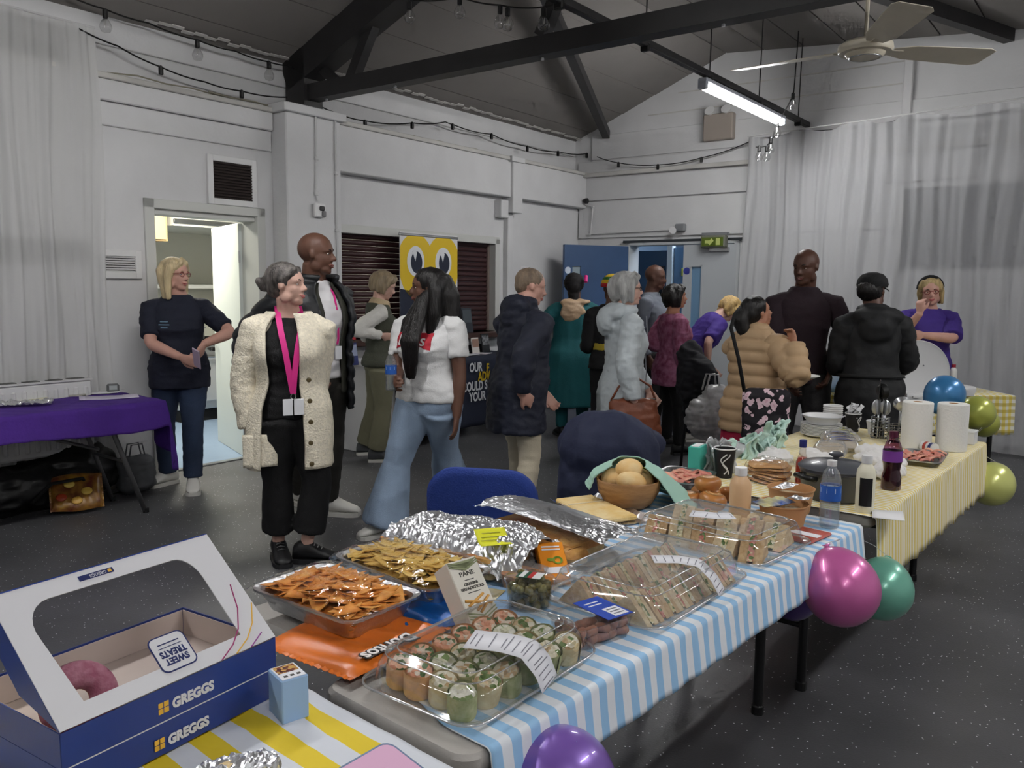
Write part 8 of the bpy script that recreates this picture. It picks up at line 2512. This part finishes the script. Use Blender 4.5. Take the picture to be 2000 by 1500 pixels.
t = thing('tape_roll', 'small tin with a blue and red printed band in front of the kitchen rolls', 'tin', M=B_(1.36, .15, .031, radians(60)))
mb = MB(); mb.lathe([(0, -.035), (.025, -.035), (.025, .035), (0, .035)], 22, cap=False); mb.tf(Matrix.Rotation(pi / 2, 4, 'Y')); mb.build('tin_wall', PLASTW, t, smooth=40)
for i, c_ in enumerate(((50, 60, 110), (176, 70, 60))):
 mb = MB(); mb.lathe([(.0255, -.028 + i * .03), (.0255, -.012 + i * .03)], 22, cap=False); mb.tf(Matrix.Rotation(pi / 2, 4, 'Y')); mb.build('printed_band', mat('tin_band_%d' % i, c_, .4), t, smooth=True)
t = thing('napkin_box', 'small white box at the far corner of the yellow cloth', 'box', M=B_(1.76, .06, .006))
mb = MB(); mb.box((0, 0, .03), (.08, .07, .06), bev=.003); mb.build('carton', PLASTW, t)
mb = MB(); mb.box((0, 0, .063), (.084, .074, .012), bev=.003); mb.build('lid', PLASTW, t)
mb = MB(); mb.grid(lambda u, v_: ((u - .5) * .13, (v_ - .5) * .1, .002 + .006 * sin(4 * u) * v_), 8, 6)
tag(mb.build('paper_napkin', mat('napkin_white', (222, 222, 224), .8), M=B_(.04, -.03, .008, .3), smooth=True, mods=solid(.0015, 0)), 'white paper napkin hanging over the corner between the tables', 'napkin')

# ------------------------------------------------------------------ balloons
def balloon(label, c, r, rgb, tilt=(0, 0), anchor=None):
 t = thing('party_balloon', label, 'balloon', M=Matrix.Translation(c) @ Matrix.Rotation(tilt[1], 4, 'Z') @ Matrix.Rotation(tilt[0], 4, 'X'))
 prof = []
 for i in range(19):
  a = -pi / 2 + pi * i / 18
  z_ = sin(a); rr = cos(a)
  if z_ < 0:
   rr *= 1 - .12 * z_ * z_; z_ *= 1.14
  prof.append((max(rr * r, .0005), z_ * r))
 mb = MB(); mb.lathe(prof, 32, cap=False); mb.build('skin', mat('pearl_%d_%d_%d' % rgb, rgb, .3, .25, coat=.4, spec=.6), t, smooth=True)
 mb = MB(); mb.lathe([(.006, -1.13 * r), (.009, -1.15 * r), (.006, -1.17 * r), (.013, -1.21 * r), (0, -1.2 * r)], 10, cap=False); mb.build('knot', mat('pearl_%d_%d_%d' % rgb, rgb), t, smooth=True)
 if anchor is not None:
  q = t.matrix_world.inverted() @ V(anchor)
  mb = MB(); mb.tube([(0, 0, -1.18 * r), (0, 0, -1.24 * r), tuple(V((0, 0, -1.2 * r)).lerp(q, .5) + V((0, 0, -.01))), tuple(q)], .0012, 4); mb.build('ribbon', mat('ribbon', (200, 200, 200), .4), t)
 return t
bpy.context.view_layer.update()
cor = TA @ V((1.86, 0, -.04))
balloon('large pearly magenta balloon at the corner of the blue striped cloth', at(1643, 1150, 2.36), .109, (200, 100, 162), (2.6, .4), cor)
balloon('pearly sea-green balloon behind the magenta one', at(1722, 1152, 2.68), .1, (112, 178, 156), (2.4, -.6), cor)
balloon('dark purple balloon half hidden behind the blue striped cloth', at(1548, 1160, 2.62), .085, (70, 44, 120), (2.4, 1.5), cor)
balloon('shiny violet balloon below the near corner of the blue striped cloth', at(1095, 1532, 1.42), .102, (126, 92, 178), (.35, .8), TA @ V((.35, -.01, -.1)))
far = TB @ V((1.83, .1, -.02))
balloon('pale lime balloon hanging beside the end of the yellow cloth', at(1936, 946, 4.25), .112, (210, 214, 128), (2.2, -1.0), far)
balloon('blue balloon above the kitchen rolls', at(1845, 770, 4.42), .102, (58, 124, 178), (.6, 1.2), TB @ V((1.66, .12, 0)))
balloon('lime green balloon right of the blue one', at(1908, 806, 4.5), .092, (176, 182, 84), (1.3, -1.2), far)
balloon('second lime balloon tucked behind the lime green one', at(1922, 826, 4.64), .08, (170, 176, 80), (1.6, -.9), far)

# ------------------------------------------------------------------ bakery boxes on the broad yellow cloth
BA = radians(57.6)
pr_ = V((-.438, 1.494, .752))
L_, D_, H_ = .405, .27, .056
TX = Matrix.Translation(pr_) @ Matrix.Rotation(BA, 4, 'Z') @ Matrix.Translation((-L_, 0, 0))      # origin: near left front corner
NB = mat('bakery_blue_card', (40, 62, 132), .35, var=.05); WB = mat('bakery_white_card', (216, 216, 220), .3); INN = mat('plain_board', (206, 190, 178), .7, var=.06, vscale=5)
BYEL = mat('bakery_yellow', (226, 176, 60), .4)
FR = Matrix.Rotation(pi / 2, 4, 'X')
def brand(parent, x, z_, s):
 for i in range(2):
  for j in range(2):
   mb = MB(); mb.box((x - .014 * s + i * .0125 * s, -.0012, z_ - .0 + j * .0125 * s), (.0108 * s, .0012, .0108 * s), bev=.0004); mb.build('logo_square', BYEL, parent)
 lettering('lettering', 'GREGGS', .0285 * s, WB, parent, Matrix.Translation((x + .012 * s, -.001, z_ - .004 * s)) @ FR, .0006, sx=.92, bold=.0012)
def card_box(mb, x0, x1, y0, y1, z0, z1, th=.002, top=False, mi=0, inner=1, back=True):
 mb.box(((x0 + x1) / 2, y0, (z0 + z1) / 2), (x1 - x0, th, z1 - z0), mi=mi)
 if back:
  mb.box(((x0 + x1) / 2, y1, (z0 + z1) / 2), (x1 - x0, th, z1 - z0), mi=mi)
 mb.box((x0, (y0 + y1) / 2, (z0 + z1) / 2), (th, y1 - y0, z1 - z0), mi=mi); mb.box((x1, (y0 + y1) / 2, (z0 + z1) / 2), (th, y1 - y0, z1 - z0), mi=mi)
 mb.box(((x0 + x1) / 2, (y0 + y1) / 2, z0 + th / 2), (x1 - x0, y1 - y0, th), mi=inner)
 if top:
  mb.box(((x0 + x1) / 2, (y0 + y1) / 2, z1), (x1 - x0, y1 - y0, th), mi=mi)
t = thing('bakery_box', 'closed blue bakery box at the bottom of the stack on the yellow striped cloth', 'box', M=TX)
mb = MB(); card_box(mb, .0, L_ - .004, .002, D_, 0, H_, top=False); mb.build('box_walls', [NB, INN], t)
mb = MB(); mb.box((L_ / 2, D_ / 2, H_ - .001), (L_ - .004, D_, .002)); mb.build('lid_panel', WB, t)
brand(t, .165, .016, .8)
t = thing('bakery_box', 'open bakery box with a window lid tilted up, on top of the stack', 'box', M=TX @ Matrix.Translation((.0, .0, H_ + .001)))
mb = MB(); card_box(mb, 0, L_, 0, D_, 0, H_); mb.build('box_walls', [NB, INN], t)
for y in (.004, D_ - .004):
 mb = MB(); mb.box((L_ / 2, y, H_ / 2), (L_ - .01, .001, H_ - .006)); mb.build('inner_wall', INN, t)
for x in (.004, L_ - .004):
 mb = MB(); mb.box((x, D_ / 2, H_ / 2), (.001, D_ - .01, H_ - .006)); mb.build('inner_wall', INN, t)
brand(t, .175, .018, .82)
LW, LA = .25, radians(41)
LM = Matrix.Translation((0, 0, H_ + .002)) @ Matrix.Rotation(LA, 4, 'X')
# lid panel with a shaped window
wpts = [(.05, .03), (.345, .03)] + [(.31 + .035 * cos(a) , .165 + .052 * sin(a)) for a in [radians(k) for k in range(0, 91, 15)]] + [(.08 + .042 * cos(a), .165 + .052 * sin(a)) for a in [radians(k) for k in range(90, 181, 15)]]
outer = [(0, 0), (L_, 0), (L_, LW), (0, LW)]
def ring_panel(outer, inner, z0, z1):
 """outer rectangle with an inner hole: bridge by projecting each hole point radially to the border"""
 cx = sum(p[0] for p in inner) / len(inner); cy = sum(p[1] for p in inner) / len(inner)
 pts = []
 corners = [atan2(p[1] - cy, p[0] - cx) for p in outer]
 angs = [(atan2(p[1] - cy, p[0] - cx), p) for p in inner]
 allp = []
 def border(a):
  dx, dy = cos(a), sin(a); best = 1e9
  x0, y0, x1, y1 = 0, 0, outer[2][0], outer[2][1]
  for t_, ok in (((x1 - cx) / dx if dx > 1e-9 else 1e9, 1), ((x0 - cx) / dx if dx < -1e-9 else 1e9, 1), ((y1 - cy) / dy if dy > 1e-9 else 1e9, 1), ((y0 - cy) / dy if dy < -1e-9 else 1e9, 1)):
   best = min(best, t_)
  return (cx + dx * best, cy + dy * best)
 def hole(a):
  n = len(inner)
  for i in range(n):
   p, q = inner[i], inner[(i + 1) % n]
   dx, dy = cos(a), sin(a); ex, ey = q[0] - p[0], q[1] - p[1]
   den = dx * ey - dy * ex
   if abs(den) < 1e-12:
    continue
   t_ = ((p[0] - cx) * ey - (p[1] - cy) * ex) / den; s_ = ((p[0] - cx) * dy - (p[1] - cy) * dx) / den
   if t_ > 0 and -1e-6 <= s_ <= 1 + 1e-6:
    return (cx + dx * t_, cy + dy * t_)
  return (cx, cy)
 aa = sorted([a for a, _ in angs] + corners + list(np.linspace(-pi, pi, 40)[:-1]))
 rings = [[V((*border(a), z)) for a in aa] if k == 0 else [V((*hole(a), z)) for a in aa] for z, k in ((z0, 1), (z0, 0), (z1, 0), (z1, 1), (z0, 1))]
 mb = MB(); mb.loft(rings, cap=False)
 return mb
lid = ring_panel(outer, wpts, 0, .0018).build('lid_panel', WB, t, M=LM)
mb = MB(); n = len(wpts); mb.add([(x, y, -.0005) for x, y in [(((p[0] - .19) * 1.03 + .19), ((p[1] - .12) * 1.05 + .12)) for p in wpts]], [tuple(range(n))]); mb.build('window_film', clear('box_window_film', (240, 240, 244), .03, .05, .0, bump=.35, bscale=9), lid)
mb = MB(); mb.box((L_ / 2, LW, -.02), (L_, .002, .045)); mb.build('lid_back_flap', NB, lid)
mb = MB(); mb.add([(0, 0, 0), (0, LW, 0), (0, LW, -.045), (0, .1, -.05)], [(0, 1, 2, 3)]); mb.build('lid_side_flap', NB, lid, mods=solid(.0015, 0))
mb = MB(); mb.add([(L_, 0, 0), (L_, LW, 0), (L_, LW, -.045), (L_, .1, -.05)], [(0, 1, 2, 3)]); mb.build('lid_side_flap', INN, lid, mods=solid(.0015, 0))
# printed badge, arcs and small logo on the lid
PBL = mat('bakery_print_blue', (34, 44, 96), .4)
mb = MB(); mb.loft([rrect(.068, .068, .012, 5, .0022, .215, .05), rrect(.068, .068, .012, 5, .003, .215, .05)]); mb.build('badge_border', PBL, lid)
mb = MB(); mb.loft([rrect(.063, .063, .010, 5, .0028, .215, .05), rrect(.063, .063, .010, 5, .0036, .215, .05)]); mb.build('badge', WB, lid)
for body, sz, y in (('SWEET', .0165, .0455), ('TREATS', .0165, .0605)):
 lettering('lettering', body, sz, PBL, lid, Matrix.Translation((.215, y - .006, .0038)) @ Matrix.Rotation(pi, 4, 'Z'), .0004, 'CENTER', .86, .0006)
mb = MB(); mb.box((.215, .0605, .004), (.044, .0012, .0004)); mb.box((.215, .0675, .004), (.04, .002, .0004)); mb.build('print_line', PBL, lid)
for i, c_ in enumerate(((160, 50, 110), (226, 176, 60), (150, 70, 150), (226, 176, 60))):
 x0 = .285 + i * .032
 mb = MB()
 P = [(x0, .0, .0024), (x0 + .035, .018, .0024), (x0 + .062, .042, .0024), (x0 + .085, .08, .0024), (x0 + .1, .13, .0024)]
 P = [p for p in P if p[0] < L_ - .002]
 if len(P) > 1:
  mb.tube(P, .0012, 5); mb.build('printed_arc', mat('arc_%d' % i, c_, .4), lid)
mb = MB(); mb.box((.17, LW - .016, .0024), (.062, .01, .0006)); mb.build('small_logo_panel', PBL, lid)
lettering('lettering', 'GREGGS', .009, WB, lid, Matrix.Translation((.188, LW - .0135, .0029)) @ Matrix.Rotation(pi, 4, 'Z'), .0003, sx=.9)
mb = MB(); mb.box((.194, LW - .016, .003), (.006, .006, .0004)); mb.build('small_logo_square', BYEL, lid)
# contents
t = thing('doughnut', 'pink iced doughnut at the left of the open bakery box', 'doughnut', M=TX @ TR((.075, .08, H_ + .056), radians(-15), radians(62), 0))
def torus(mb, R, r, n=28, m=14, z0=0, flat=1.0):
 mb.loft([[V(((R + r * cos(b)) * cos(a), (R + r * cos(b)) * sin(a), z0 + r * flat * sin(b))) for b in [2 * pi * k / m for k in range(m)]] for a in [2 * pi * q / n for q in range(n + 1)]], cap=False)
mb = MB(); torus(mb, .037, .022); mb.build('dough', mat('dough_gold', (196, 140, 84), .7, var=.2), t, smooth=True)
mb = MB(); torus(mb, .037, .0222, z0=.004, flat=.95); mb.build('pink_icing', mat('pink_icing', (206, 142, 156), .6, var=.35, vscale=60, rgb2=(176, 96, 118), bump=.5), t, smooth=True)
mb = MB(); mb.grid(lambda u, v_: (.1 + u * .26, .02 + v_ * .06, H_ + .006 + .022 * sin(pi * v_)), 20, 10)
tag(mb.build('greaseproof_roll', mat('greaseproof', (214, 210, 196), .6), M=TX, smooth=True, mods=solid(.001, 0)), 'roll of pale greaseproof paper lying in the open bakery box', 'paper')
foil('crumpled foil scrap at the right of the greaseproof roll in the bakery box', TX @ TR((.3, .06, H_ + .03)), .07, .04, lambda u, v_: .004, .008, 21.0, n=24)
# blue snack box beside, foil item and pink sign at the front
t = thing('cake_box', 'small pale blue box with a picture label on top, beside the bakery boxes', 'box', M=TR(on_z(578, 1408, .752), radians(38)))
mb = MB(); mb.box((0, .03, .04), (.05, .062, .08), bev=.002); mb.build('carton', mat('paleblue_card', (150, 182, 220), .5), t)
mb = MB(); mb.box((0, .03, .0805), (.044, .056, .001)); mb.build('label_card', LABELW, t)
mb = MB(); mb.box((0, .041, .0813), (.038, .028, .0008)); mb.build('food_picture', blob_food('cake_picture', [(130, 60, 36), (196, 140, 60), (90, 34, 26), (214, 170, 90)], 160), t)
for i in range(3):
 mb = MB(); mb.box((-.012 + i * .012, .012, .0813), (.007, .006, .0008)); mb.build('pictogram', PRB, t)
p = on_z(420, 1565, .756)
t = thing('foil_parcel', 'foil-wrapped parcel at the front edge of the yellow striped cloth', 'foil parcel', M=TR(p, radians(50)))
ms = s_rem((lambda m_: (m_.ell((0, 0, .02), (.11, .05, .03)), m_)[-1])(MB()), .005, FOIL, 0, lambda co, nr: .012 * (noise3(co * 60) + .6 * noise3(co * 120))); ms.polygons.foreach_set('use_smooth', [False] * len(ms.polygons)); link('foil_wrap', ms, t)
mb = MB(); mb.ell((.02, 0, .03), (.05, .03, .018), 12, 8); mb.build('contents', CRUMB, t, smooth=True)
p = on_z(735, 1518, .758)
t = thing('table_sign', 'pink card sign with a blue border at the front corner of the yellow striped cloth', 'sign', M=TR(p, radians(52), radians(12)))
mb = MB(); mb.loft([rrect(.14, .16, .02, 5, 0, 0, -.03), rrect(.14, .16, .02, 5, .003, 0, -.03)]); mb.build('card_border', mat('sign_rim', (110, 130, 160), .5), t)
mb = MB(); mb.loft([rrect(.132, .152, .018, 5, .0028, 0, -.03), rrect(.132, .152, .018, 5, .0038, 0, -.03)]); mb.build('card_face', mat('sign_pink', (222, 176, 206), .5), t)
mb = MB(); mb.tube([(.0, .0, .0045), (.008, .008, .0045), (.014, .002, .0045), (.004, -.012, .0045), (.018, -.014, .0045)], .0009, 5); mb.build('handwriting', mat('pink_ink', (170, 60, 120), .5), t)
